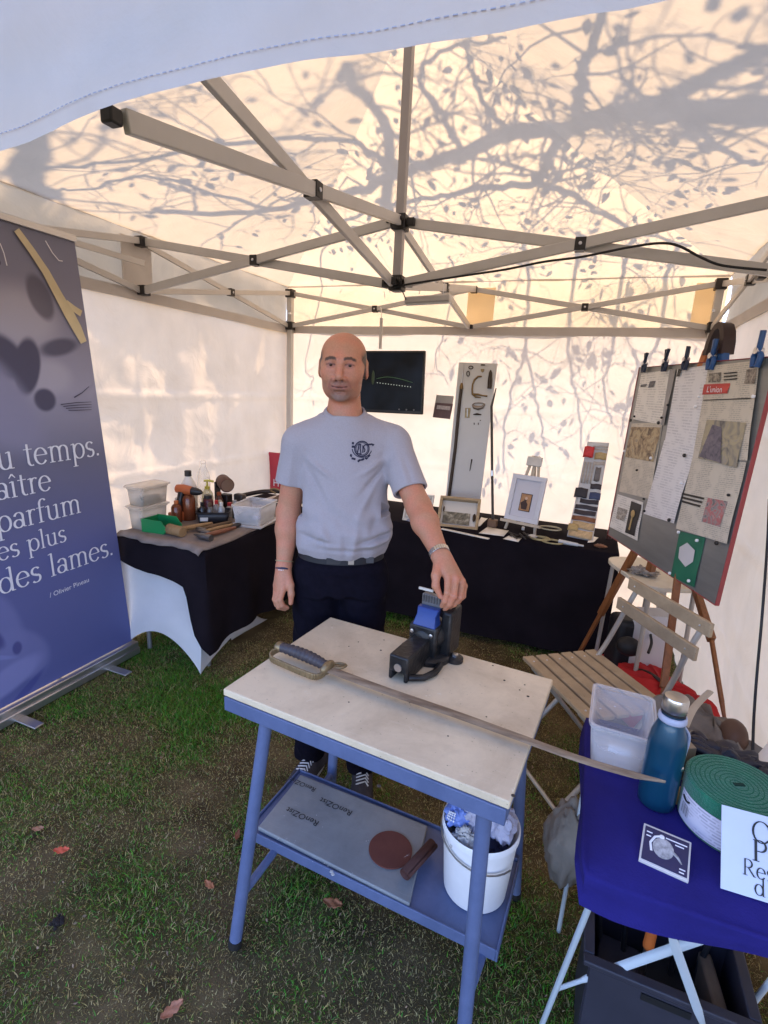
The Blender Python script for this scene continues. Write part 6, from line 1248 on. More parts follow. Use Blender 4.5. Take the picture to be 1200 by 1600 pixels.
b = MB(); b.tube(smooth_path([PZ(1016, 990, .42), PZ(1018, 1005, .40), PZ(1013, 1020, .38)], 4), .007, 8); tag(b.build('black_stick', black_rubber), 'short black rubber handle hanging before the white carton', 'handle')
cmr = thing('black_bag', 'black bag with round pouch standing beside the white carton', 'bag', (1.18, .62, 0)); bb = pm('black nylon', (.012, .012, .014), .6, 0, .3, 20)
b = MB(); b.box((1.19, .63, .22), (.12, .16, .44), rz(20)); b.build('bag_body', bb, cmr, bevel=.03, seg=3)
b = MB(); b.ball(PZ(982, 1010, .36), (.06, .05, .05)); b.build('pouch', bb, cmr, smooth=60)
rb = thing('red_bag', 'red fabric bag lying on the ground against the right wall', 'bag', (1.33, .32, 0)); redm = pm('red fabric', (.42, .012, .015), .75, 0, .15, 8, bump=.3)
b = MB(); 
def redfn(c, s, seed, nm, nzv=.10):
    b = MB(rz(-55, c)); n1, n2 = 64, 32; rings = []
    for i in range(n2+1):
        th = math.pi*(i+.01)/(n2+.02); ring = []
        for j in range(n1):
            ph = 2*math.pi*j/n1; sx_ = abs(math.cos(ph))**.5*(1 if math.cos(ph) > 0 else -1); sy_ = abs(math.sin(ph))**.5*(1 if math.sin(ph) > 0 else -1)
            k = math.sin(th)**.5; f = 1+nzv*fbm(sx_*2+seed, sy_*2, th*2); ring.append((s[0]*sx_*k*f, s[1]*sy_*k*f, s[2]*(1-math.cos(th))*.5*f+.02*fbm(sx_*4, sy_*4, seed)))
        rings.append(ring)
    b.loft(rings); return b
redfn((1.36, .30, 0), (.30, .17, .26), 1.0, '').build('bag_body', redm, rb, smooth=120)
b = MB(); b.tube(smooth_path([V((1.20, .52, .18)), V((1.30, .36, .275)), V((1.40, .22, .25)), V((1.49, .06, .10))], 5), .008, 8); b.build('piping', pm('dark piping', (.05, .035, .03), .7), rb, smooth=60)
redfn((1.10, .58, 0), (.16, .12, .16), 4.0, '').build('side_pocket', redm, rb, smooth=120)
# ---- satchel behind the blue table
gm = pm('grey beige canvas', (.20, .175, .155), .9, 0, .2, 6, bump=.4, bscale=120)
st = thing('canvas_satchel', 'grey beige canvas satchel standing behind the blue table by the right wall', 'bag', (1.38, -.45, 0))
redfn((1.40, -.40, 0), (.25, .10, .53), 7.0, '', .05).build('bag_body', gm, st, smooth=120)
b = MB(); b.grid(lambda u, v: V((1.20+.16*u+.12*v, -.52+.30*u*.2-.05*v-.06*u, .46+.08*math.sin(u*2.5)-.02*v)), 10, 8); b.build('flap', gm, st, smooth=60, solid=.006)
b = MB(); b.tube(smooth_path([PZ(1110, 1080, .60), PZ(1085, 1105, .62), PZ(1070, 1135, .64)], 5), .011, 8, sq=.3); b.build('strap', pm('pale strap', (.45, .40, .34), .8), st, smooth=60)
b = MB(); b.ball(V((1.445, -.47, .53)), (.04, .06, .05)); tag(b.build('leather_pouch', pm('brown leather pouch', (.09, .045, .03), .55), smooth=60), 'small brown leather pouch resting on the canvas satchel', 'pouch')

# ================================================================== blue covered folding table
BZ = .68
bt2 = thing('camping_table', 'small folding table with thin white legs under a royal blue cloth', 'table', (1.22, -1.10, 0))
b = MB(); b.box((1.235, -1.090, BZ-.014), (.47, .51, .022)); b.build('table_top', grey_plastic, bt2, bevel=.004)
wleg = pm('pale blue grey leg paint', (.50, .56, .60), .4, .1, .06)
def strut(p, q, r_=.0075, flat=None, nm='leg'):
    b = MB(); p, q = V(p), V(q)
    if flat is None: b.tube([p, q], r_, 10)
    else:
        d = (q-p).normalized(); n_ = d.cross(flat).normalized(); f_ = flat.normalized(); P = []
        for u, w_, h_ in ((0, .005, .005), (.16, .005, .005), (.24, .0095, .0022), (.84, .0095, .0022), (.9, .008, .004), (1, .005, .005)):
            c = p+(q-p)*u; P.append([c+n_*w_*math.cos(a*math.pi/4)+f_*h_*math.sin(a*math.pi/4) for a in range(8)])
        b.loft(P)
    return b.build(nm, wleg, bt2, smooth=50)
f1 = PZ(845, 1600, .02); t1 = PZ(926, 1402, .585)
strut(t1, V((f1.x-.0, f1.y, 0)), .0065)
lx = CAM-V((1.15, -1.3, .45)); 
j1 = PZ(868, 1546, .17); j2 = PZ(1135, 1452, .60)
strut(PZ(868, 1546, .17), PZ(1150, 1448, .52), flat=lx, nm='brace')
strut(PZ(1037, 1428, .58), PZ(1100, 1606, .26), flat=lx, nm='brace')
e1 = PZ(1100, 1606, .26); strut(e1, e1+(e1-PZ(1037, 1428, .58)).normalized()*.30, .0065)
strut(PZ(1135, 1462, .50), PZ(1240, 1510, .42), .0055, nm='brace'); strut(PZ(1230, 1500, .40), PZ(1150, 1600, .15), .0065); strut(V((1.45, -.86, .66)), V((1.40, -.95, 0)), .0065); strut(V((1.0, -.86, .66)), V((.99, -.92, 0)), .0065)
navyc = pm('royal blue cloth', (.018, .014, .135), .85, 0, .2, 5, bump=.3, bscale=220, spec=.2)
def hemB(s, u):
    return BZ-.055-.02*math.sin(u*5+1) if s in 'F' else BZ-.05-.02*math.sin(u*4)
o = cloth('table_cloth', '', .992, 1.478, -1.350, -.83, BZ+.002, hemB, navyc, .006, 5, seed=9.0, rnd=.012); tag(o, 'royal blue cloth covering the small folding table', 'tablecloth')
TBZ = BZ+.0045
# ---- clear tub
q = [PZ(921, 1196, TBZ), PZ(1003, 1222, TBZ)]; tx = (q[1]-q[0]); tw_ = tx.length; tang = math.degrees(math.atan2(tx.y, tx.x)); tb = q[0]+tx*.5+V((-tx.y, tx.x, 0)).normalized()*.085
open_box('clear_tub', 'empty milky clear plastic tub standing on the blue cloth', tb, tw_*1.22, .20, .125, tang, clear_mat('milky tub plastic', (.80, .78, .80), .20), .80, .010, cat='tub')
b = MB(rz(tang, tb)); b.box((.0, -.0835, .065), (.05, .001, .02)); b.build('label', pm('faded label', (.7, .68, .72), .6), bpy.data.objects['clear_tub'])
# ---- water bottle
wc = PZ(1024, 1252, TBZ); wb = thing('water_bottle', 'dark teal blue metal water bottle with steel cap and strap on the blue cloth', 'water bottle', wc)
teal = pm('teal enamel', (.006, .060, .115), .28, .3, .12, 5, coat=.3)
b = MB(); b.lathe([(.034, 0), (.038, .004), (.039, .02), (.039, .155), (.036, .18), (.028, .205), (.0235, .222), (.022, .232)], 36, wc); b.build('bottle_body', teal, wb, smooth=50)
b = MB(); b.lathe([(.0225, .232), (.0245, .233), (.0245, .238), (.0225, .239)], 32, wc); b.build('gasket', black_rubber, wb, smooth=40)
b = MB(); b.lathe([(.0245, .239), (.0255, .241), (.0255, .266), (.0235, .271), (.012, .2725)], 32, wc); b.build('cap', pm('brushed cap steel', (.55, .53, .50), .28, .95, .05, 20), wb, smooth=40)
lil = pm('lilac grey silicone', (.38, .40, .50), .5)
b = MB(); b.lathe([(.0265, .214), (.0285, .217), (.0275, .226), (.0245, .229)], 32, wc, cap=False); b.build('strap_ring', lil, wb, smooth=40, solid=.002)
xr = V((CR.x, CR.y, 0)).normalized(); tow = V((CAM.x-wc.x, CAM.y-wc.y, 0)).normalized()
b = MB(); P = smooth_path([wc+xr*.022+tow*.018+V((0, 0, .216)), wc+xr*.044+tow*.016+V((0, 0, .185)), wc+xr*.043+tow*.02+V((0, 0, .14)), wc+xr*.036+tow*.03+V((0, 0, .112)), wc+xr*.028+tow*.036+V((0, 0, .118)), wc+xr*.024+tow*.038+V((0, 0, .14)), wc+xr*.03+tow*.032+V((0, 0, .18)), wc+xr*.024+tow*.02+V((0, 0, .212))], 5)
b.tube(P, .0048, 8, sq=.6); b.build('strap', lil, wb, smooth=60)
b = MB(); b.ball(wc+xr*.038+tow*.030+V((0, 0, .112)), .009); b.build('strap_clip', steel, wb)
# ---- green felt roll
rc = PZ(1140, 1300, TBZ); rc = V((1.272, -1.112, TBZ)); gr = thing('felt_roll', 'thick roll of green felt with a white barcode label on the blue cloth', 'felt roll', rc); felt = pm('green felt', (.009, .15, .08), .95, 0, .2, 30, bump=.8, bscale=350, sheen=.3)
rr = .098; hh_ = .105; b = MB(); b.lathe([(rr-.004, 0), (rr, .004), (rr, hh_-.004), (rr-.004, hh_)], 56, rc, cap=True); b.build('roll_body', felt, gr, smooth=40)
b = MB(); P = []
for i in range(220):
    t_ = i/219; a = t_*9*2*math.pi; r_ = .010+(rr-.014)*t_; P.append(rc+V((r_*math.cos(a), r_*math.sin(a), hh_+.0006)))
b.tube([p-V((0, 0, .0006)) for p in P], .0009, 5); b.build('layer_edge', pm('dark green groove', (.007, .115, .06), .95), gr, smooth=60)
b = MB(); P = []
for i in range(200):
    t_ = i/199; a = t_*8*2*math.pi+.4; r_ = .014+(rr-.016)*t_; P.append(rc+V((r_*math.cos(a), r_*math.sin(a), hh_-.0005)))
b.tube([p-V((0, 0, .0040)) for p in P], .0042, 6); b.build('layer_top', felt, gr, smooth=60)
b = MB(); b.box(rc+V((.002, .0, hh_+.0004)), (.022, .008, .003), rz(20)); b.build('core_shade', pm('core shadow', (.004, .03, .02), .95), gr)  # dark box painted as the shade inside the open core
a0 = math.degrees(math.atan2(CAM.y-rc.y, CAM.x-rc.x))-14
b = MB(); b.grid(lambda u, v: rc+V(((rr+.0015)*math.cos(R(a0-50+u*72)), (rr+.0015)*math.sin(R(a0-50+u*72)), .008+.066*v)), 20, 6); b.uv = [(u*.12, v*.066) for u, v in b.uv]; lb = b.build('label', print_mat('label print', (.66, .62, .70), (.2, .18, .25), .007, .03, .004, strength=.6), gr, smooth=60)
for k in range(9):
    u = .10+k*.022; w_ = .004 if k % 3 else .010; aa = R(a0-50+u*72); b = MB(); b.grid(lambda q_, v: rc+V(((rr+.0028)*math.cos(aa+R(w_*72)*q_), (rr+.0028)*math.sin(aa+R(w_*72)*q_), .022+.026*v)), 2, 2); b.build('barcode_bar', ink, lb, smooth=0)
b = MB(); b.tube([rc+V(((rr+.003)*math.cos(R(a0-44+i*1.6)), (rr+.003)*math.sin(R(a0-44+i*1.6)), .062-.006*math.sin(i*.35))) for i in range(9)], .002, 6); b.build('logo_swoosh', ink, lb)
# ---- stack of cards, sign
ca, cb, cc2, cd2 = PZ(998, 1343, TBZ+.004), PZ(1076, 1378, TBZ+.004), PZ(1092, 1322, TBZ+.030), PZ(1012, 1288, TBZ+.030)
cs_ = thing('card_stack', 'small stack of dark business cards with a hilt picture on the blue cloth', 'cards', (ca+cb)/2); CM = frame3(ca, cb-ca, cd2-ca); cw, chh = (cb-ca).length, (cd2-ca).length
b = MB(CM); b.box((cw/2, chh/2, -.006), (cw, chh, .012)); b.build('card_block', pm('card edge', (.62, .58, .55), .6), cs_, bevel=.001)
b = MB(CM); b.box((cw/2, chh/2, .0008), (cw*.92, chh*.88, .0012)); cf = b.build('card_face', pm('navy card print', (.022, .022, .075), .4), cs_)
sil = pm('silver hilt print', (.36, .35, .36), .4, 0, .5, 90)
b = MB(CM); b.ball((cw*.45, chh*.52, .002), (cw*.22, chh*.26, .0012), 20, 8); b.build('hilt_print', sil, cf)
b = MB(CM); b.tube([(cw*.22, chh*.35, .002), (cw*.18, chh*.55, .002), (cw*.26, chh*.74, .002), (cw*.36, chh*.80, .002)], [.0022]*4, 8, sq=.4); b.build('bow_print', MATS['white print'], cf); b = MB(CM); b.tube([(cw*.60, chh*.55, .002), (cw*.75, chh*.45, .002), (cw*.84, chh*.32, .002)], [.003, .0028, .0012], 8, sq=.4); b.build('branch_print', sil, cf); b = MB(CM); b.ball((cw*.4, chh*.80, .002), (.005, .005, .001)); b.build('knob_print', MATS['white print'], cf)
for x0, x1, y0 in ((.08, .2, .80), (.08, .18, .70), (.48, .92, .82), (.68, .86, .74), (.80, .92, .2), (.80, .9, .12)):
    b = MB(CM); b.box((cw*(x0+x1)/2, chh*y0, .0018), (cw*(x1-x0), .0022, .0006)); b.build('print_line', MATS['white print'], cf)
sa_, sb2, sc2 = PZ(1126, 1388, TBZ+.004), PZ(1200, 1411, TBZ+.004), PZ(1151, 1264, TBZ+.122)
SGM = frame3(sa_, sb2-sa_, sc2-sa_); sw_, shh = .21, (sc2-sa_).length*.99
sg = thing('paper_sign', 'white laminated paper sign with black lettering leaning against the green roll', 'sign', sa_)
b = MB(SGM); b.box((sw_/2, shh/2, -.001), (sw_, shh, .002)); b.build('sign_sheet', pm('glossy laminated paper', (.58, .62, .74), .22, 0, .05, 6), sg)
for ch_, x, y, s_ in (('C', .050, .126, .025), ('P', .050, .083, .025), ('Res', .034, .046, .019), ('d', .054, .010, .019)):
    serif('lettering', ch_, s_, SGM @ Matrix.Translation(V((x, y*shh/.19, .0012))), ink, sg)
# ---- wood block, gloves, paper behind the roll
wbk = PZ(1068, 1190, TBZ); b = MB(rz(25, V((1.195, -.985, TBZ+.045)))); b.box((0, 0, 0), (.035, .03, .09)); tag(b.build('wood_block', pm('pale scorched wood', (.42, .32, .21), .7, 0, .35, 25, col2=(.12, .07, .04), thr=(.55, .75)), bevel=.002), 'pale scorched wooden block standing between the bottle and the felt roll', 'wood block')
b = MB(rz(10, V((1.178, -1.085, TBZ+.018)))); b.box((0, 0, 0), (.022, .02, .036)); tag(b.build('wood_block', pm('honey wood', (.45, .27, .10), .5), bevel=.002), 'small honey coloured wooden block beside the teal bottle base', 'wood block')
glm = pm('black glove leather', (.022, .020, .030), .45, 0, .3, 20)
for k, (c, s_, r_, lb_) in enumerate((((1.30, -.955, TBZ+.05), (1.5, .8, .6), .062, 'crumpled black glove lying on top behind the felt roll'), ((1.355, -1.0, TBZ+.04), (1.2, .9, .7), .055, 'second black glove folded under the other by the paper'))):
    g_ = crumple('glove', c, r_, glm, lb_, 'glove', 5.5+k, s_, amp=.45, nseg=48, sm=70)
    for f in range(4):
        b = MB(); d_ = V((-.8+.15*f, .2+.1*f, .12)); p0 = V(c)+V((-.05, -.02+.018*f, .02)); b.tube(smooth_path([p0, p0+d_*.035, p0+d_*.06+V((0, 0, -.012))], 4), [.010]*7+[.008]*2, 8); b.build('finger', glm, g_, smooth=60)
b = MB(); qq = [PZ(1165, 1200, TBZ+.03), PZ(1200, 1160, TBZ+.06), PZ(1260, 1190, TBZ+.05), PZ(1240, 1240, TBZ+.01)]; b.grid(lambda u, v: (qq[0]*(1-u)+qq[3]*u)*(1-v)+(qq[1]*(1-u)+qq[2]*u)*v, 5, 5); tag(b.build('paper_sheet', whiteb, smooth=60, solid=.001), 'white paper sheet lying over the gloves at the right wall', 'paper')
# ---- crate under the table
crm = pm('dark grey crate plastic', (.032, .031, .045), .5, 0, .15, 8)
cr_ = thing('tool_crate', 'dark grey plastic crate full of tools on the ground under the blue table', 'crate', (1.20, -1.12, 0)); x0, x1, y0, y1, zc = 1.045, 1.365, -1.215, -1.02, .30
for (x, y, sx, sy) in (((x0+x1)/2, y0, x1-x0, .006), ((x0+x1)/2, y1, x1-x0, .006), (x0, (y0+y1)/2, .006, y1-y0-.007), (x1, (y0+y1)/2, .006, y1-y0-.007)):
    b = MB(); b.box((x, y, zc/2+.005), (sx, sy, zc)); b.build('crate_wall', crm, cr_)
for (x, y, sx, sy) in (((x0+x1)/2, y0-.006, x1-x0+.036, .024), ((x0+x1)/2, y1+.006, x1-x0+.036, .024), (x0-.006, (y0+y1)/2, .024, y1-y0-.014), (x1+.006, (y0+y1)/2, .024, y1-y0-.014)):
    b = MB(); b.box((x, y, zc+.006), (sx, sy, .014)); b.build('rim', crm, cr_, bevel=.003)
b = MB(); b.box(((x0+x1)/2, (y0+y1)/2, .012), (x1-x0-.01, y1-y0-.01, .008)); b.build('crate_floor', crm, cr_)
b = MB(); b.box(((x0+x1)/2, y0-.004, zc-.035), (.10, .004, .018)); b.build('hand_slot', black_rubber, cr_)
for x, y, z, s_, col, nm, lb_ in ((1.12, -1.12, .10, (.10, .15, .16), (.05, .045, .06), 'tool_case', 'dark tool case standing in the crate under the blue table'), (1.24, -1.10, .09, (.11, .15, .15), (.03, .028, .03), 'tool_case', 'black tool case in the middle of the crate'), (1.32, -1.12, .13, (.03, .16, .22), (.16, .12, .09), 'wood_offcut', 'brown wood offcut standing in the crate')):
    b = MB(rz(random.uniform(-8, 8), (x, y, z+.018))); b.box((0, 0, 0), s_); tag(b.build(nm, pm(lb_[:20], col, .6, 0, .2, 12), bevel=.006), lb_, nm.replace('_', ' '))
tl = thing('chisel', 'chisel with orange handle standing in the tool crate', 'chisel', (1.165, -1.14, .18)); b = MB(); b.bar((1.165, -1.14, .20), (1.17, -1.13, .30), .014, .004); b.build('blade', steel, tl); b = MB(); b.tube([(1.17, -1.13, .30), (1.172, -1.127, .31), (1.175, -1.12, .365)], [.010, .013, .012], 10); b.build('handle', pm('orange handle', (.50, .13, .03), .4), tl)
for k in range(5):
    x = 1.09+.05*k; b = MB(); b.tube([(x, -1.06-.02*(k % 2), .12), (x+.012*(k-2), -1.05, .29+.015*(k % 3))], .007, 8); tag(b.build('file', pm('dark file steel', (.05, .05, .055), .4, .6)), 'dark file or rod standing upright at the back of the tool crate', 'file', 'files standing in the tool crate')
# ---- slumped canvas bag beside the table
bagm = pm('faded grey canvas', (.225, .195, .165), .9, 0, .15, 8, bump=.4, bscale=150)
o = crumple('slumped_bag', V((.985, -.86, .27)), .12, bagm, 'slumped faded grey canvas bag hanging beside the blue table', 'bag', 8.8, (.62, .62, 1.25), amp=.20, nseg=56, sm=75)
# ================================================================== the man
MO = V((0.05, -0.64, 0.0)); MH = V((CAM.x-MO.x, CAM.y-MO.y, 0)).normalized(); ME = V((-MH.y, MH.x, 0))
def man(p): return MO+ME*float(p[0])+MH*float(p[1])+V((0, 0, float(p[2])))
class Field:
    def __init__(s, lo, hi, h):
        s.lo = np.array(lo, float); s.h = h; s.n = np.ceil((np.array(hi)-s.lo)/h).astype(int)+1; s.f = np.full(s.n, 0.08, np.float32)
    def sub(s, lo, hi, pad):
        a = np.clip(np.floor((np.array(lo)-pad-s.lo)/s.h).astype(int), 0, s.n-1); b = np.clip(np.ceil((np.array(hi)+pad-s.lo)/s.h).astype(int)+1, 1, s.n)
        sl = tuple(slice(i, j) for i, j in zip(a, b)); g = [s.lo[k]+s.h*np.arange(a[k], b[k], dtype=np.float32) for k in range(3)]
        return sl, g[0][:, None, None].astype(np.float32), g[1][None, :, None].astype(np.float32), g[2][None, None, :].astype(np.float32)
    def merge(s, sl, d, k, cut=False):
        a = s.f[sl]
        if cut: a, d = -a, d
        if k > 0:
            h = np.clip(0.5+0.5*(a-d)/k, 0, 1); r = a+(d-a)*h-k*h*(1-h)
        else: r = np.minimum(a, d)
        s.f[sl] = -r if cut else r
    def ell(s, c, r, k=.02, rot=None, cut=False):
        m_ = max(r); sl, x, y, z = s.sub(np.array(c)-m_, np.array(c)+m_, k+.02); x, y, z = x-c[0], y-c[1], z-c[2]
        if rot is not None:
            x, y, z = [rot[0][i]*x+rot[1][i]*y+rot[2][i]*z for i in range(3)]
        k0 = np.sqrt((x/r[0])**2+(y/r[1])**2+(z/r[2])**2); k1 = np.sqrt((x/r[0]**2)**2+(y/r[1]**2)**2+(z/r[2]**2)**2)+1e-9
        s.merge(sl, (k0*(k0-1)/k1).astype(np.float32), k, cut)
    def cone(s, a, b, ra, rb, k=.015, cut=False, flat=1.0):
        a, b = np.array(a, float), np.array(b, float); m_ = max(ra, rb); sl, x, y, z = s.sub(np.minimum(a, b)-m_, np.maximum(a, b)+m_, k+.02)
        d = b-a; L_ = max(1e-9, d@d); t = np.clip(((x-a[0])*d[0]+(y-a[1])*d[1]+(z-a[2])*d[2])/L_, 0, 1)
        q = np.sqrt((x-a[0]-t*d[0])**2+(y-a[1]-t*d[1])**2+(z-a[2]-t*d[2])**2)-(ra+(rb-ra)*t); s.merge(sl, q.astype(np.float32), k, cut)
    def chain(s, P, Rr, k=.006):
        for i in range(len(P)-1): s.cone(P[i], P[i+1], Rr[i], Rr[i+1], k)
    def halfspace(s, p, n, lo, hi, k=0.003):
        """cut away what lies beyond the plane, inside a box"""
        sl, x, y, z = s.sub(lo, hi, 0); n = np.array(n, float); n /= np.linalg.norm(n); d = -((x-p[0])*n[0]+(y-p[1])*n[1]+(z-p[2])*n[2])
        s.merge(sl, (d+0*s.f[sl]).astype(np.float32), k, True)
    def mesh(s, tris=None):
        f = s.f; ins = f < 0
        c = np.zeros(np.array(f.shape)-1, np.int8); 
        for i in (0, 1):
            for j in (0, 1):
                for k in (0, 1): c += ins[i:f.shape[0]-1+i, j:f.shape[1]-1+j, k:f.shape[2]-1+k]
        act = np.argwhere((c > 0) & (c < 8)); idx = np.full(c.shape, -1, np.int32); idx[tuple(act.T)] = np.arange(len(act))
        off = np.array([(i, j, k) for i in (0, 1) for j in (0, 1) for k in (0, 1)]); val = np.stack([f[tuple((act+o).T)] for o in off], 1)
        acc = np.zeros((len(act), 3)); cnt = np.zeros(len(act))
        for p in range(8):
            for q in range(p+1, 8):
                if np.abs(off[p]-off[q]).sum() != 1: continue
                a, b = val[:, p], val[:, q]; m_ = (a < 0) != (b < 0); t = np.where(m_, a/np.where(m_, a-b, 1), 0)
                acc += np.where(m_[:, None], off[p]+(off[q]-off[p])*t[:, None], 0); cnt += m_
        V_ = s.lo+s.h*(act+acc/cnt[:, None]); F_ = []
        for ax in range(3):
            u, v = (ax+1) % 3, (ax+2) % 3; n0 = np.array(f.shape); sl0 = [slice(None)]*3; sl1 = [slice(None)]*3; sl0[ax] = slice(0, -1); sl1[ax] = slice(1, None)
            e = ins[tuple(sl0)] != ins[tuple(sl1)]; E_ = np.argwhere(e); E_ = E_[(E_[:, u] > 0) & (E_[:, v] > 0) & (E_[:, u] < f.shape[u]-1) & (E_[:, v] < f.shape[v]-1)]
            du = np.zeros(3, int); dv = np.zeros(3, int); du[u] = 1; dv[v] = 1
            Q = np.stack([idx[tuple((E_-du-dv).T)], idx[tuple((E_-dv).T)], idx[tuple(E_.T)], idx[tuple((E_-du).T)]], 1)
            fl = ins[tuple(E_.T)]; Q = np.where(fl[:, None], Q[:, ::-1], Q); F_.append(Q)     # survey frame is left-handed
        F_ = np.concatenate(F_); F_ = F_[(F_ >= 0).all(1)]; return V_, F_
def relax(V_, F_, it=2, lam=.5):
    e = np.concatenate([F_[:, [0, 1]], F_[:, [1, 2]], F_[:, [2, 3]], F_[:, [3, 0]]]); n = len(V_)
    for _ in range(it):
        for l in (lam, -lam*1.04):
            s_ = np.zeros((n, 3)); c = np.zeros(n); np.add.at(s_, e[:, 0], V_[e[:, 1]]); np.add.at(c, e[:, 0], 1); np.add.at(s_, e[:, 1], V_[e[:, 0]]); np.add.at(c, e[:, 1], 1)
            V_ = V_+l*(s_/np.maximum(c, 1)[:, None]-V_)
    return V_
def man_mesh(name, V_, F_, mat, parent=None, cols=None, off=None):
    Wv = np.array([tuple(MO)])+V_[:, :1]*np.array([tuple(ME)])+V_[:, 1:2]*np.array([tuple(MH)])+V_[:, 2:]*np.array([[0, 0, 1]])
    c = np.array(tuple(off if off is not None else MO)); me = bpy.data.meshes.new(name); me.from_pydata((Wv-c).tolist(), [], F_.tolist()); me.update()
    me.polygons.foreach_set('use_smooth', [True]*len(me.polygons)); me.materials.append(mat); o = bpy.data.objects.new(name, me); COL.objects.link(o); ORG[o.name] = V(c)
    if parent: o.parent = parent; o.location = V(c)-origin(parent)
    else: o.location = V(c)
    if cols is not None: col_attr(me, cols)
    return o
# ---- body: head, neck, trunk, arms and hands as one skin
B = Field((-.26, -.18, .75), (.45, .46, 1.772), .0025)
hc = np.array((.014, 0.0, 1.640))
HY = R(7); H = lambda x, y, z: tuple(hc+np.array((x*math.cos(HY)-y*math.sin(HY), x*math.sin(HY)+y*math.cos(HY), z)))
B.ell((.03, -.03, 1.28), (.150, .095, .20), .02); B.ell((.03, -.005, 1.06), (.140, .100, .20), .04)
B.cone((-.095, -.03, 1.390), (.175, -.03, 1.395), .046, .048, .05); B.cone((.022, -.034, 1.49), (.030, -.03, 1.38), .055, .095, .04)
B.cone(H(.004, -.026, -.05), (.026, -.030, 1.45), .054, .058, .02)
B.ell(H(0, -.018, .030), (.0770, .094, .083), .02); B.ell(H(0, -.012, .047), (.0715, .084, .062), .015); B.ell(H(0, .022, -.012), (.071, .076, .092), .03); B.ell(H(0, .026, -.062), (.056, .056, .044), .025)
B.ell(H(0, .068, -.094), (.022, .020, .019), .022); B.cone(H(-.030, .024, -.072), H(.030, .024, -.072), .026, .026, .025)
for s_ in (-1, 1):
    B.ell(H(s_*.040, .058, -.022), (.027, .022, .024), .022); B.cone(H(s_*.014, .088, .022), H(s_*.044, .076, .019), .0085, .008, .014)
    B.ell(H(s_*.0315, .098, .001), (.0185, .014, .0105), .012, cut=True)
    B.ell(H(s_*.0315, .0765, .003), (.0150, .0140, .0125), .006)
    B.ell(H(s_*.032, .0955, .0025), (.0140, .0090, .0040), .0015, cut=True)
    B.cone(H(s_*.018, .0885, -.012), H(s_*.045, .078, -.010), .005, .004, .010)
    rot = Matrix.Rotation(R(s_*-18), 3, 'Z'); B.ell(H(s_*.079, -.012, -.006), (.0085, .019, .032), .010, np.array(rot)); B.ell(H(s_*.0885, -.004, -.002), (.005, .009, .017), .005, np.array(rot), True)
    B.ell(H(s_*.0165, .096, -.040), (.0085, .010, .0075), .006); B.ell(H(s_*.0085, .100, -.0475), (.0042, .0055, .0035), .003, cut=True)
    B.cone(H(s_*.026, .090, -.042), H(s_*.034, .076, -.066), .004, .004, .012)
B.chain([H(0, .086, .014), H(0, .101, -.012), H(0, .115, -.034)], [.0085, .0090, .0128], .010)
B.ell(H(0, .080, -.064), (.030, .018, .024), .016)
B.cone(H(-.020, .0895, -.0625), H(0, .0965, -.0600), .0042, .0055, .006); B.cone(H(.020, .0895, -.0625), H(0, .0965, -.0600), .0042, .0055, .006)
B.cone(H(-.016, .0895, -.0725), H(.016, .0895, -.0725), .0050, .0050, .006)
B.cone(H(-.027, .091, -.0640), H(-.010, .095, -.0672), .0016, .0016, .002, True); B.cone(H(-.010, .095, -.0672), H(.010, .095, -.0672), .0016, .0016, .002, True); B.cone(H(.010, .095, -.0672), H(.027, .091, -.0640), .0016, .0016, .002, True); B.cone(H(0, .1025, -.0668), H(0, .09, -.0668), .0014, .0014, .002, True)
B.ell(H(0, .092, -.083), (.020, .006, .004), .008, cut=True)
# viewer's right arm, reaching forward to the vise
SR, ER, WR = (.205, -.02, 1.365), (.285, .140, 1.188), (.334, .325, 1.076)
B.cone(SR, ER, .047, .0425, .02); B.cone(ER, (.300, .200, 1.150), .0415, .0440, .02); B.cone((.300, .200, 1.150), WR, .0430, .0270, .02)
K = [(.347, .392, 1.030), (.371, .393, 1.026), (.393, .383, 1.012), (.405, .366, .992)]
for kk, rr_ in zip(K, (.0135, .0135, .0130, .0120)): B.cone((WR[0]+(kk[0]-.372)*.35, WR[1]+.008, WR[2]-.004), kk, .0215, rr_, .012)
FT = [[K[0], (.341, .426, .993), (.336, .424, .965), (.331, .412, .945)], [K[1], (.360, .432, .985), (.350, .424, .955), (.342, .408, .932)], [K[2], (.382, .420, .977), (.368, .410, .950), (.356, .395, .931)], [K[3], (.396, .398, .972), (.384, .392, .952), (.374, .380, .938)]]
for P in FT: B.chain(P, [.0115, .0098, .0090, .0075], .004)
B.chain([(.325, .350, 1.062), (.311, .385, 1.032), (.309, .402, 1.005), (.325, .409, .974)], [.0175, .0135, .0110, .0085], .008)
# viewer's left arm, hanging
SL, EL, WL = (-.135, -.02, 1.352), (-.172, -.035, 1.115), (-.181, .028, .932)
B.cone(SL, EL, .045, .0415, .02); B.cone(EL, (-.173, -.015, 1.055), .0405, .0425, .02); B.cone((-.173, -.015, 1.055), WL, .0415, .0270, .02)
K2 = [(-.178, .074, .856), (-.192, .066, .849), (-.203, .050, .848), (-.208, .032, .853)]
for kk, rr_ in zip(K2, (.0140, .0140, .0135, .0120)): B.cone((WL[0]+(kk[0]+.195)*.35, WL[1]+.004, WL[2]-.006), kk, .0215, rr_, .012)
for kk, p1, p2, p3 in ((K2[0], (-.187, .096, .822), (-.180, .097, .800), (-.163, .086, .786)), (K2[1], (-.200, .088, .812), (-.193, .090, .790), (-.172, .078, .777)), (K2[2], (-.209, .066, .810), (-.202, .068, .790), (-.180, .058, .777)), (K2[3], (-.209, .043, .815), (-.203, .045, .798), (-.184, .038, .786))):
    B.chain([kk, p1, p2, p3], [.0118, .0100, .0092, .0078], .004)
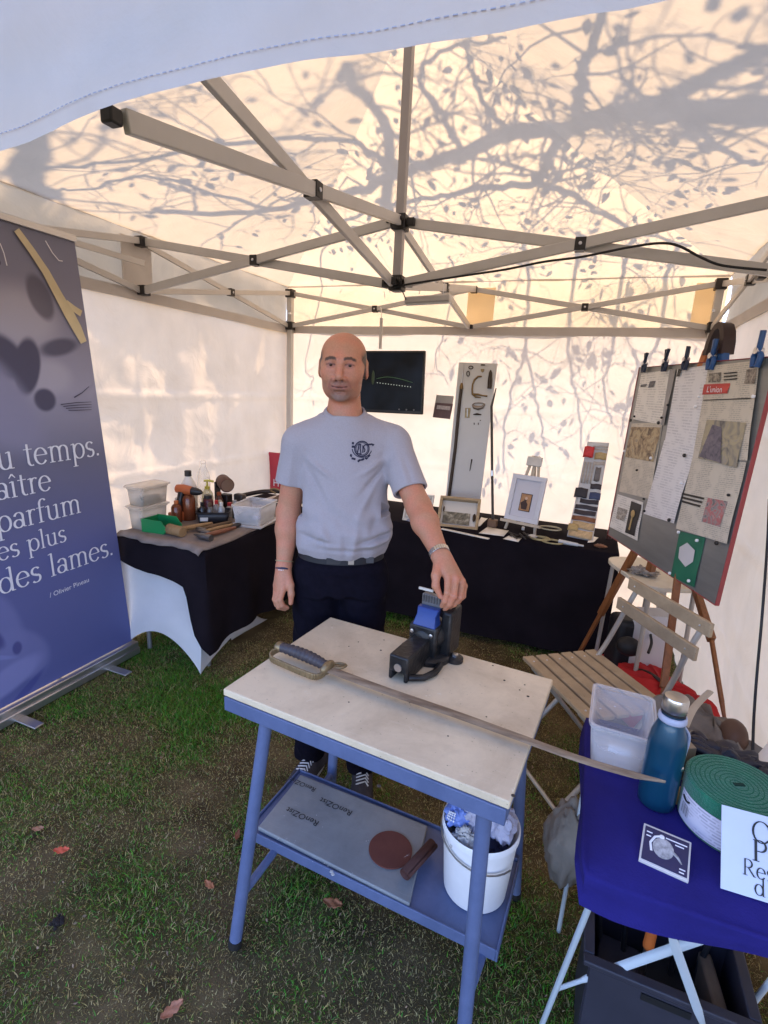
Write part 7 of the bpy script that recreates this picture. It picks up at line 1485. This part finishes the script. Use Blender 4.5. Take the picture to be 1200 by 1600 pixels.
B.chain([(-.168, .045, .905), (-.153, .072, .868), (-.149, .084, .838), (-.150, .089, .806)], [.0165, .0130, .0110, .0085], .008)
BV, BF = B.mesh(); BV = relax(BV, BF, 1, .4)
# skin colour by anatomy: hair rim, brows, stubble, lips, and shade painted in recesses and creases
BVr = BV-hc; h0 = BVr
cols = np.tile(np.array([.48, .205, .118]), (len(BV), 1)); h_ = np.stack([BVr[:, 0]*math.cos(HY)+BVr[:, 1]*math.sin(HY), -BVr[:, 0]*math.sin(HY)+BVr[:, 1]*math.cos(HY), BVr[:, 2]], 1)
def ss(a, b, x): t = np.clip((x-a)/(b-a), 0, 1); return t*t*(3-2*t)
def paint(mask, c, k=1.0):
    global cols
    mask = np.clip(mask*k, 0, 1)[:, None]; cols = cols*(1-mask)+np.array(c)*mask
nz = np.array([mnoise.noise(V(p)*28) for p in BV]); nf = np.array([mnoise.noise(V(p)*180) for p in BV])
cols *= (1+.13*nz+.06*nf)[:, None]; cols[:, 1:] *= (1-.10*np.clip(nz*2, -1, 1))[:, None]
head = h_[:, 2] > -.14
paint(ss(.10, -.02, np.abs(h_[:, 2]+.02))*ss(.05, .085, h_[:, 1])*head*ss(.055, .03, np.abs(h_[:, 0])), (.50, .20, .145), .35)                       # ruddy face
ear = ss(.077, .081, np.abs(h_[:, 0]))*ss(.05, .035, np.abs(h_[:, 2]+.006))*ss(.03, .02, np.abs(h_[:, 1]+.012))
side = ss(.046, .055, np.abs(h_[:, 0]))*ss(.008, -.006, h_[:, 1]-.022-.028*ss(.0, .025, h_[:, 2]))
hair = np.maximum(side, ss(-.045, -.065, h_[:, 1]))*ss(-.080, -.060, h_[:, 2]+.6*np.maximum(0, h_[:, 1]+.02))*ss(.098, .066, h_[:, 2]+.40*np.maximum(0, h_[:, 1]+.06))*head*(1-ear)
paint(hair*(1+.3*nf), (.050, .040, .036), .95)
stub = ss(.030, .052, h_[:, 1]+.05*np.abs(h_[:, 0]))*ss(-.040, -.052, h_[:, 2])*ss(-.135, -.10, h_[:, 2])*head; gob = ss(.050, .018, np.abs(h_[:, 0]))
paint(stub*(.35+.65*gob)*(1+.4*nf), (.17, .085, .062), .66)
paint(ss(-.085, -.097, h_[:, 2])*ss(.055, .07, h_[:, 1])*gob*head*ss(-.125, -.115, h_[:, 2]), (.30, .24, .22), .5)    # grey chin beard
paint(ss(.0065, .004, np.abs(h_[:, 2]+.0665))*ss(.026, .021, np.abs(h_[:, 0]))*ss(.082, .088, h_[:, 1]), (.34, .12, .09), .8)
paint(ss(.0026, .0012, np.abs(h_[:, 2]+.0674-.0036*np.clip(np.abs(h_[:, 0])/.027, 0, 1)**2))*ss(.029, .024, np.abs(h_[:, 0]))*ss(.078, .084, h_[:, 1]), (.10, .03, .025), .9)  # dark parting of the lips, shade painted in
for s_ in (-1, 1):
    bx_ = h_[:, 0]*s_; bz = .0215+.0040*np.sin(np.clip((bx_-.012)/.040, 0, 1)*math.pi)-.002*(bx_ > .04)
    paint(ss(.0068, .0030, np.abs(h_[:, 2]-bz)+.0016*nf+.0018*nz)*ss(.010, .015, bx_)*ss(.055, .048, bx_)*ss(.05, .06, h_[:, 1]), (.055, .030, .022), .95)
    paint(ss(.0035, .0012, np.abs(h_[:, 2]-.0068+12*(bx_-.031)**2))*ss(.018, .014, np.abs(bx_-.0315))*ss(.06, .07, h_[:, 1]), (.06, .025, .02), .9)
    paint(ss(.0055, .003, np.hypot(h_[:, 0]-s_*.0095, h_[:, 2]+.0478))*ss(.085, .092, h_[:, 1]), (.09, .03, .025), .8)  # nostril shade painted onto the skin
    paint(ss(.005, .002, np.abs(bx_-.026+.42*(h_[:, 2]+.042)))*ss(-.075, -.062, h_[:, 2])*ss(-.034, -.044, h_[:, 2])*ss(.05, .06, h_[:, 1]), (.28, .10, .07), .6)  # darker line paints the shade of the smile fold
    paint(ss(.016, .008, np.hypot((h_[:, 0]-s_*.032)*.8, (h_[:, 2]-.002)*1.2))*ss(.06, .07, h_[:, 1]), (.27, .11, .085), .55)  # socket shading under the brow painted into the skin
mole = np.linalg.norm(BV-np.array((.073, .052, 1.612)), axis=1)
paint(ss(.022, .012, np.linalg.norm((h_-np.array((.060, .050, -.028)))*np.array((1, .3, 1)), axis=1)*4)*head, (.08, .04, .03), .9)
skin = vcol_mat('skin', .52, sss=.12, bump=.12, bscale=220, spec=.4)
person = man_mesh('person', BV, BF, skin, cols=cols); tag(person, 'man in grey t-shirt and black trousers resting a hand on the vise', 'person')
for s_ in (-1, 1):
    c = man(H(s_*.0315, .0765, .0028)); b = MB(); b.ball(c, .0122, 16, 12); ey = b.build('eye', pm('eye white', (.50, .44, .40), .25, 0, .05), person, smooth=60)
    d = (CAM-c).normalized(); b = MB(); b.ball(c+d*.0082, .0066, 12, 8); b.build('iris', pm('dark brown iris', (.03, .015, .01), .2), ey, smooth=60)
# ---- t-shirt
T = Field((-.24, -.2, .95), (.36, .22, 1.56), .0034)
prof = [(1.47, .028, .085, -.03, .075), (1.43, .028, .150, -.03, .092), (1.36, .030, .172, -.025, .108), (1.28, .030, .166, -.012, .116), (1.22, .031, .160, -.002, .119), (1.14, .036, .166, .008, .124), (1.08, .039, .176, .014, .130), (1.035, .034, .174, .014, .129), (1.01, .030, .168, .012, .124), (.96, .028, .150, .0, .112)]
pz = np.array([p[0] for p in prof][::-1]); sl, X_, Y_, Z_ = T.sub(T.lo, T.lo+T.h*T.n, 0)
g = [np.interp(Z_.ravel(), pz, np.array([p[i] for p in prof])[::-1])[None, None, :].astype(np.float32) for i in (1, 2, 3, 4)]
k0 = np.sqrt(((X_-g[0])/g[1])**2+((Y_-g[2])/g[3])**2); d = (k0-1)*np.minimum(g[1], g[3]); T.merge(sl, np.maximum(d, np.maximum(Z_-1.47, .985-Z_)).astype(np.float32), .0)
T.cone((.03, -.03, 1.415), (.203, -.02, 1.380), .062, .062, .03); T.cone((.03, -.03, 1.415), (-.130, -.02, 1.370), .062, .060, .03)
T.cone((.028, -.032, 1.478), (.03, -.03, 1.40), .070, .095, .03); T.cone((.075, -.034, 1.455), (.190, -.024, 1.400), .030, .052, .03); T.cone((-.020, -.034, 1.455), (-.125, -.024, 1.390), .030, .050, .03)
def sub(a, b): return tuple(x-y for x, y in zip(a, b))
SRe, SLe = (.262, .088, 1.232), (-.166, -.024, 1.224)
T.cone((.207, -.02, 1.378), tuple(a+(a-b)*.25 for a, b in zip(SRe, (.210, -.02, 1.385))), .061, .0635, .02); T.cone((-.135, -.02, 1.366), tuple(a+(a-b)*.25 for a, b in zip(SLe, (-.140, -.02, 1.375))), .058, .0545, .02)
# folds
sl, X_, Y_, Z_ = T.sub(T.lo, T.lo+T.h*T.n, 0)
def fold(p, dr, w, L_, amp):
    """a soft crease running from p along dr (in the a-z front)"""
    global WR_
    dr = np.array(dr, float); dr /= np.linalg.norm(dr); u = (X_-p[0])*dr[0]+(Z_-p[1])*dr[1]; v = -(X_-p[0])*dr[1]+(Z_-p[1])*dr[0]
    WR_ += amp*np.exp(-(v/w)**2)*np.exp(-((u-L_/2)/(L_*.5))**2)*(Y_ > -.05)
WR_ = np.zeros(T.f.shape, np.float32)
for a in (((.165, 1.335), (-.9, -.55), .010, .10, .004), ((.170, 1.31), (-.75, -.8), .009, .12, -.004), ((.150, 1.28), (-.5, -1), .012, .16, .003), ((-.095, 1.325), (.9, -.6), .010, .09, .004), ((-.10, 1.30), (.6, -1), .011, .14, -.004),
          ((-.05, 1.13), (.3, -1), .014, .12, .004), ((.02, 1.12), (.15, -1), .013, .13, -.004), ((.08, 1.12), (-.12, -1), .014, .14, .004), ((.14, 1.13), (-.3, -1), .013, .13, -.004), ((-.10, 1.06), (1, -.12), .008, .10, -.004), ((.09, 1.05), (1, .22), .009, .13, -.006), ((.10, 1.035), (1, .15), .010, .11, .006), ((-.02, 1.025), (1, -.05), .009, .14, -.003),
          ((.03, 1.02), (-.1, 1), .012, .08, .004), ((-.06, 1.03), (.1, 1), .013, .07, .004), ((.11, 1.02), (.2, 1), .012, .07, .004), ((.205, 1.37), (.35, -1), .010, .12, .003), ((.235, 1.34), (.35, -1), .009, .10, -.003), ((-.15, 1.36), (-.15, -1), .010, .12, .003)): fold(*a)
WR_ += (.0022*np.sin(X_*38+Z_*22+3*np.sin(Z_*17))*np.sin(Z_*26-X_*15+2*np.sin(X_*21))).astype(np.float32)*np.clip((1.36-Z_)/.2, .25, 1)
T.f -= 2.2*WR_*np.where((X_ > .2) | (X_ < -.13), .5, 1)
# openings: sleeves, neck, hem
def cut_end(e, s0, r_in, box):
    n = np.array(e)-np.array(s0); n /= np.linalg.norm(n); T.halfspace(e, n, np.array(e)-box, np.array(e)+box); T.cone(np.array(e)-n*.045, np.array(e)+n*.06, r_in, r_in, .002, True)
cut_end(SRe, (.210, -.02, 1.385), .0525, .095); 
n_ = np.array(SLe)-np.array((-.140, -.02, 1.375)); n_ /= np.linalg.norm(n_); 
sl, X_, Y_, Z_ = T.sub((-.24, -.1, 1.12), (-.118, .1, 1.26), 0); dd = -((X_-SLe[0])*n_[0]+(Y_-SLe[1])*n_[1]+(Z_-SLe[2])*n_[2]); T.merge(sl, (dd+0*T.f[sl]).astype(np.float32), .003, True); T.cone(np.array(SLe)-n_*.04, np.array(SLe)+n_*.03, .047, .047, .002, True)
sl, X_, Y_, Z_ = T.sub((-.1, -.15, 1.40), (.16, .15, 1.56), 0); nk = np.sqrt(((X_-.026)/.066)**2+((Y_+.022)/.066)**2); neckcut = np.maximum((nk-1)*.066, 1.452-Z_+.30*(Y_+.03)); T.merge(sl, (neckcut+0*T.f[sl]).astype(np.float32), .004, True)
TV_, TF_ = T.mesh(); TV_ = relax(TV_, TF_, 3, .5)
shirt_m = pm('grey marl jersey', (.35, .318, .335), .9, 0, .06, 220, bump=.25, bscale=420, spec=.15, sheen=.15)
shirt = man_mesh('t_shirt', TV_, TF_, shirt_m, person)
bv = BVHTree.FromPolygons([V(p) for p in TV_], [tuple(f) for f in TF_])
def on_shirt(a, z, lift=.0015):
    hit = bv.ray_cast(V((a, .4, z)), V((0, -1, 0))); return V((a, hit[0].y+lift, z)) if hit[0] else V((a, .12, z))
# collar rib
bvb = bv; P = []
for i in range(49):
    a = 2*math.pi*i/48; x = .026+.0650*math.cos(a); y = -.022+.0650*math.sin(a); P.append(V((x, y, 1.496-.38*(y+.022)-6.0*max(0, y+.022)*0.0)))
b = MB(); rings = [[man(p+V((dx*math.cos(2*math.pi*i/48), dx*math.sin(2*math.pi*i/48), dz))) for dx, dz in ((0, 0), (.006, -.002), (.012, -.009), (.010, -.014), (.002, -.008))] for i, p in enumerate(P)]
b.loft(rings, cap=False); b.build('collar', shirt_m, shirt, smooth=70)
# sleeve hems
for e, s0, r_ in ((SRe, (.210, -.02, 1.385), .0645), (SLe, (-.140, -.02, 1.375), .0545)):
    pass
# chest emblem: ring, letters, crossing sabre, curved caption (navy print)
navyp = pm('navy shirt print', (.02, .02, .045), .85)
ec = (.086, 1.372); sc_ = .0000545*26   # size of one survey unit
def em(x, y): return ((x-555)*.0000605*2.05+ec[0], -(y-530)*.0000605*2.05+ec[1])
def estroke(pts, w, nm):
    Q = [on_shirt(*em(x, y)) for x, y in pts]; L_, R_ = [], []; n = len(Q)
    for i, q in enumerate(Q):
        dq = Q[min(i+1, n-1)]-Q[max(i-1, 0)]; dq.y = 0; dq.normalize(); s_ = V((-dq.z, 0, dq.x))*w/2; L_.append(on_shirt((q+s_).x, (q+s_).z)); R_.append(on_shirt((q-s_).x, (q-s_).z))
    b = MB(); b.add([man(p) for p in L_+R_], [(i, i+1, n+i+1, n+i) for i in range(n-1)]); return b.build(nm, navyp, shirt, smooth=0)
circ = lambda cx, cy, rx, ry, a0, a1, n=24: [(cx+rx*math.cos(R(a0+(a1-a0)*i/n)), cy+ry*math.sin(R(a0+(a1-a0)*i/n))) for i in range(n+1)]
estroke(circ(555, 530, 200, 200, 0, 360, 40), .0042, 'emblem_ring'); estroke(circ(555, 530, 165, 165, 0, 360, 36), .0022, 'emblem_ring'); estroke(circ(560, 520, 275, 240, 15, 175, 24), .0030, 'emblem_sabre'); estroke([(680, 430), (760, 415), (830, 408), (890, 425), (850, 450)], .0058, 'emblem_sabre'); estroke([(270, 385), (330, 388)], .008, 'emblem_mark'); estroke([(270, 480), (345, 478)], .0075, 'emblem_mark')
for st_ in ([(470, 430), (455, 530), (430, 640)], [(520, 410), (505, 520), (530, 650)], [(580, 440), (585, 540), (580, 640)], [(700, 420), (630, 430), (600, 480), (640, 560), (620, 620)], [(400, 660), (480, 665), (550, 672)], [(450, 430), (520, 408)]): estroke(st_, .0040, 'emblem_letter')
for cap_ in ([(265, 680), (250, 720), (280, 745)], [(275, 790), (330, 800), (385, 815)], [(450, 880), (490, 840), (530, 830)], [(540, 835), (600, 810), (625, 800)], [(650, 770), (690, 800), (720, 760)], [(725, 750), (785, 695)]): estroke(cap_, .0068, 'emblem_caption')
# ---- trousers
Q = Field((-.20, -.18, .03), (.27, .24, 1.04), .005)
for z0, z1, a0, w0, d0, w1, d1 in ((1.03, .93, .028, .150, .112, .162, .116), (.93, .84, .028, .162, .116, .165, .115)):
    sl, X_, Y_, Z_ = Q.sub((-.2, -.18, z1-.01), (.27, .2, z0+.01), 0); t_ = np.clip((z0-Z_)/(z0-z1), 0, 1); w_ = w0+(w1-w0)*t_; d_ = d0+(d1-d0)*t_
    k0 = np.sqrt(((X_-a0)/w_)**2+((Y_-.0)/d_)**2); Q.merge(sl, np.maximum((k0-1)*np.minimum(w_, d_), np.maximum(Z_-1.015, z1-.005-Z_)).astype(np.float32), .01)
Q.cone((-.055, 0, .88), (-.068, .012, .50), .096, .074, .03); Q.cone((-.068, .012, .50), (-.078, -.03, .085), .074, .060, .02)
Q.cone((.108, 0, .88), (.128, .06, .50), .096, .074, .03); Q.cone((.128, .06, .50), (.137, .05, .085), .074, .060, .02)
sl, X_, Y_, Z_ = Q.sub(Q.lo, Q.lo+Q.h*Q.n, 0); Q.f -= (.0035*np.sin(Z_*55+9*np.sin(X_*9)+4*np.sin(Y_*14))*np.clip((.95-Z_)/.1, 0, 1)).astype(np.float32); Q.f = np.maximum(Q.f, (.075-Z_)+0*Q.f).astype(np.float32)
QV, QF = Q.mesh(); QV = relax(QV, QF, 3); trs = man_mesh('trousers', QV, QF, pm('black navy trousers', (.007, .006, .011), .95, 0, .2, 40, bump=.2, bscale=300, spec=.06), person)
ringp = lambda z, aw, dw, a0=.028, n=48: [V((a0+aw*math.cos(2*math.pi*i/n), dw*math.sin(2*math.pi*i/n)+.004, z)) for i in range(n+1)]
b = MB(); rings = [[man(V((.028+(.156+o_)*math.cos(2*math.pi*i/48), .004+(.117+o_)*math.sin(2*math.pi*i/48), z))) for z, o_ in ((.995, -.004), (.995, .002), (.965, .004), (.965, -.004))] for i in range(49)]; b.loft(rings, cap=False); belt = b.build('belt', pm('dark belt webbing', (.012, .012, .016), .6), person, smooth=40)
for a_, w_, m_ in ((78, .020, steel), (100, .05, pm('grey belt patch', (.03, .03, .034), .5)), (55, .045, pm('grey belt patch2', (.06, .06, .065), .5))):
    b = MB(); c = V((.028+.160*math.cos(R(a_)), .004+.122*math.sin(R(a_)), .980)); b.add([man(c+V((x, .002-.004*abs(x)/.03, z))) for x, z in ((-w_/2, -.011), (w_/2, -.011), (w_/2, .011), (-w_/2, .011))], [(0, 1, 2, 3)]); b.build('buckle' if m_ == steel else 'belt_patch', m_, belt, smooth=0, solid=.003)
# ---- shoes
upper_m = pm('charcoal knit upper', (.040, .034, .042), .8, 0, .25, 40, bump=.4, bscale=200); sole_m = pm('off white foam sole', (.42, .39, .37), .7, 0, .12, 20); lace_m = pm('white lace', (.55, .52, .52), .8)
def shoe(ca, cb, ang):
    Ms = Matrix.Translation(V((ca, cb, 0))) @ Matrix.Rotation(R(ang), 4, 'Z'); mk = lambda x, y, z: man(Ms @ V((x, y, z)))
    outl = []
    for i in range(36):
        a = 2*math.pi*i/36; y = .145*math.sin(a); w_ = .044*(1.0+.16*math.sin(a)-.10*math.exp(-((y+.02)/.04)**2)); outl.append((w_*abs(math.cos(a))**.75*(1 if math.cos(a) > 0 else -1), y))
    b = MB(); b.loft([[mk(x*k, y*k2, z+(.012*max(0, (y-.07)/.07)**2)) for x, y in outl] for k, k2, z in ((.94, .97, .004), (1.02, 1.01, .012), (1.03, 1.015, .026), (.97, .985, .034))]); so_ = b.build('shoe', upper_m, person, smooth=50); so_.name = 'shoe'; so_.data.materials[0] = sole_m
    rings = []
    for i in range(15):
        y = -.135+.275*i/14; t = i/14; hgt = .095-.02*t if t < .35 else .088-.075*((t-.35)/.65)**1.3+.018; w_ = .041*(1+.10*math.sin(t*3)-.08*math.exp(-((t-.4)/.15)**2))*(1 if t < .9 else .78 if t < .97 else .45)
        rings.append([mk(w_*math.cos(math.pi*j/12)*(1 if j else 1), y, .030+hgt*.62*math.sin(math.pi*j/12)**.7) for j in range(13)])
    b = MB(); b.loft(rings); b.build('upper', upper_m, so_, smooth=60)
    for k in range(6):
        y = .02+.014*k-.05; t = (y+.135)/.275; zt = .030+.62*(.088-.075*max(0, (t-.35)/.65)**1.3+.018)+.003
        b = MB(); b.tube([mk(-.024, y, zt-.010), mk(-.01, y+.004, zt), mk(.012, y-.004, zt+.001), mk(.024, y+.008, zt-.010)], .0028, 6); b.build('lace', lace_m, so_, smooth=60)
    return so_
shoe(-.085, .030, 28); shoe(.138, .105, 4)
# ---- watch and bracelets
def band(c, axis, r_, w_, mat, nm, n=22, gap=.0, th=.0035, links=False, sq=1.0):
    axis = V(axis).normalized(); x = axis.cross(V((0, 1, 0))).normalized(); y = axis.cross(x); c = V(c); 
    if links:
        t = None
        for i in range(n):
            a = 2*math.pi*(i+.5)/n; da = math.pi/n*.90; b = MB(); pts_ = []
            for ww in (-w_/2, w_/2):
                for rr_ in (r_, r_+th):
                    for q_ in (-da, da): pts_.append(man(c+axis*ww+(x*math.cos(a+q_)+y*math.sin(a+q_)*sq)*rr_))
            b.add(pts_, [(0, 1, 3, 2), (4, 6, 7, 5), (0, 2, 6, 4), (1, 5, 7, 3), (2, 3, 7, 6), (0, 4, 5, 1)]); o = b.build(nm if t is None else 'link', mat, t or person, smooth=0, bevel=.0008); t = t or o
        return t
    b = MB(); b.loft([[man(c+axis*ww+(x*math.cos(2*math.pi*i/40)+y*math.sin(2*math.pi*i/40)*sq)*rr_) for ww, rr_ in ((-w_/2, r_), (-w_/2, r_+th), (w_/2, r_+th), (w_/2, r_))] for i in range(41)], cap=False); return b.build(nm, mat, person, smooth=40)
ax = V(WR)-V((.300, .200, 1.150)); wp_ = V(WR)-ax.normalized()*.012
chrome = pm('watch steel', (.62, .60, .57), .22, .95, .05, 30)
wt = band(wp_, ax, .0292, .017, chrome, 'watch', 26, th=.004, links=True)
yv = ax.normalized(); side_ = V((.55, .05, .6)); side_ = (side_-yv*side_.dot(yv)).normalized()
ax2 = V(WL)-V((-.173, -.015, 1.055)); band(V(WL)-ax2.normalized()*.012, ax2, .0292, .004, pm('braided bracelet', (.35, .26, .14), .6), 'bracelet', th=.003, sq=1.0)
bl_ = band(V(WL)+ax2.normalized()*.012, ax2, .0275, .012, pm('navy wristband', (.015, .013, .04), .6), 'wristband', th=.0025)
b = MB(); c = V(WL)+ax2.normalized()*.012
for k in range(6): b.ball(man(c+V((-.014+.0052*k, .0288-.0035*abs(k-2.5)/2.5, .0))), .0024, 6, 4)
b.build('printed_mark', MATS['white print'], bl_)['kind'] = 'stuff'
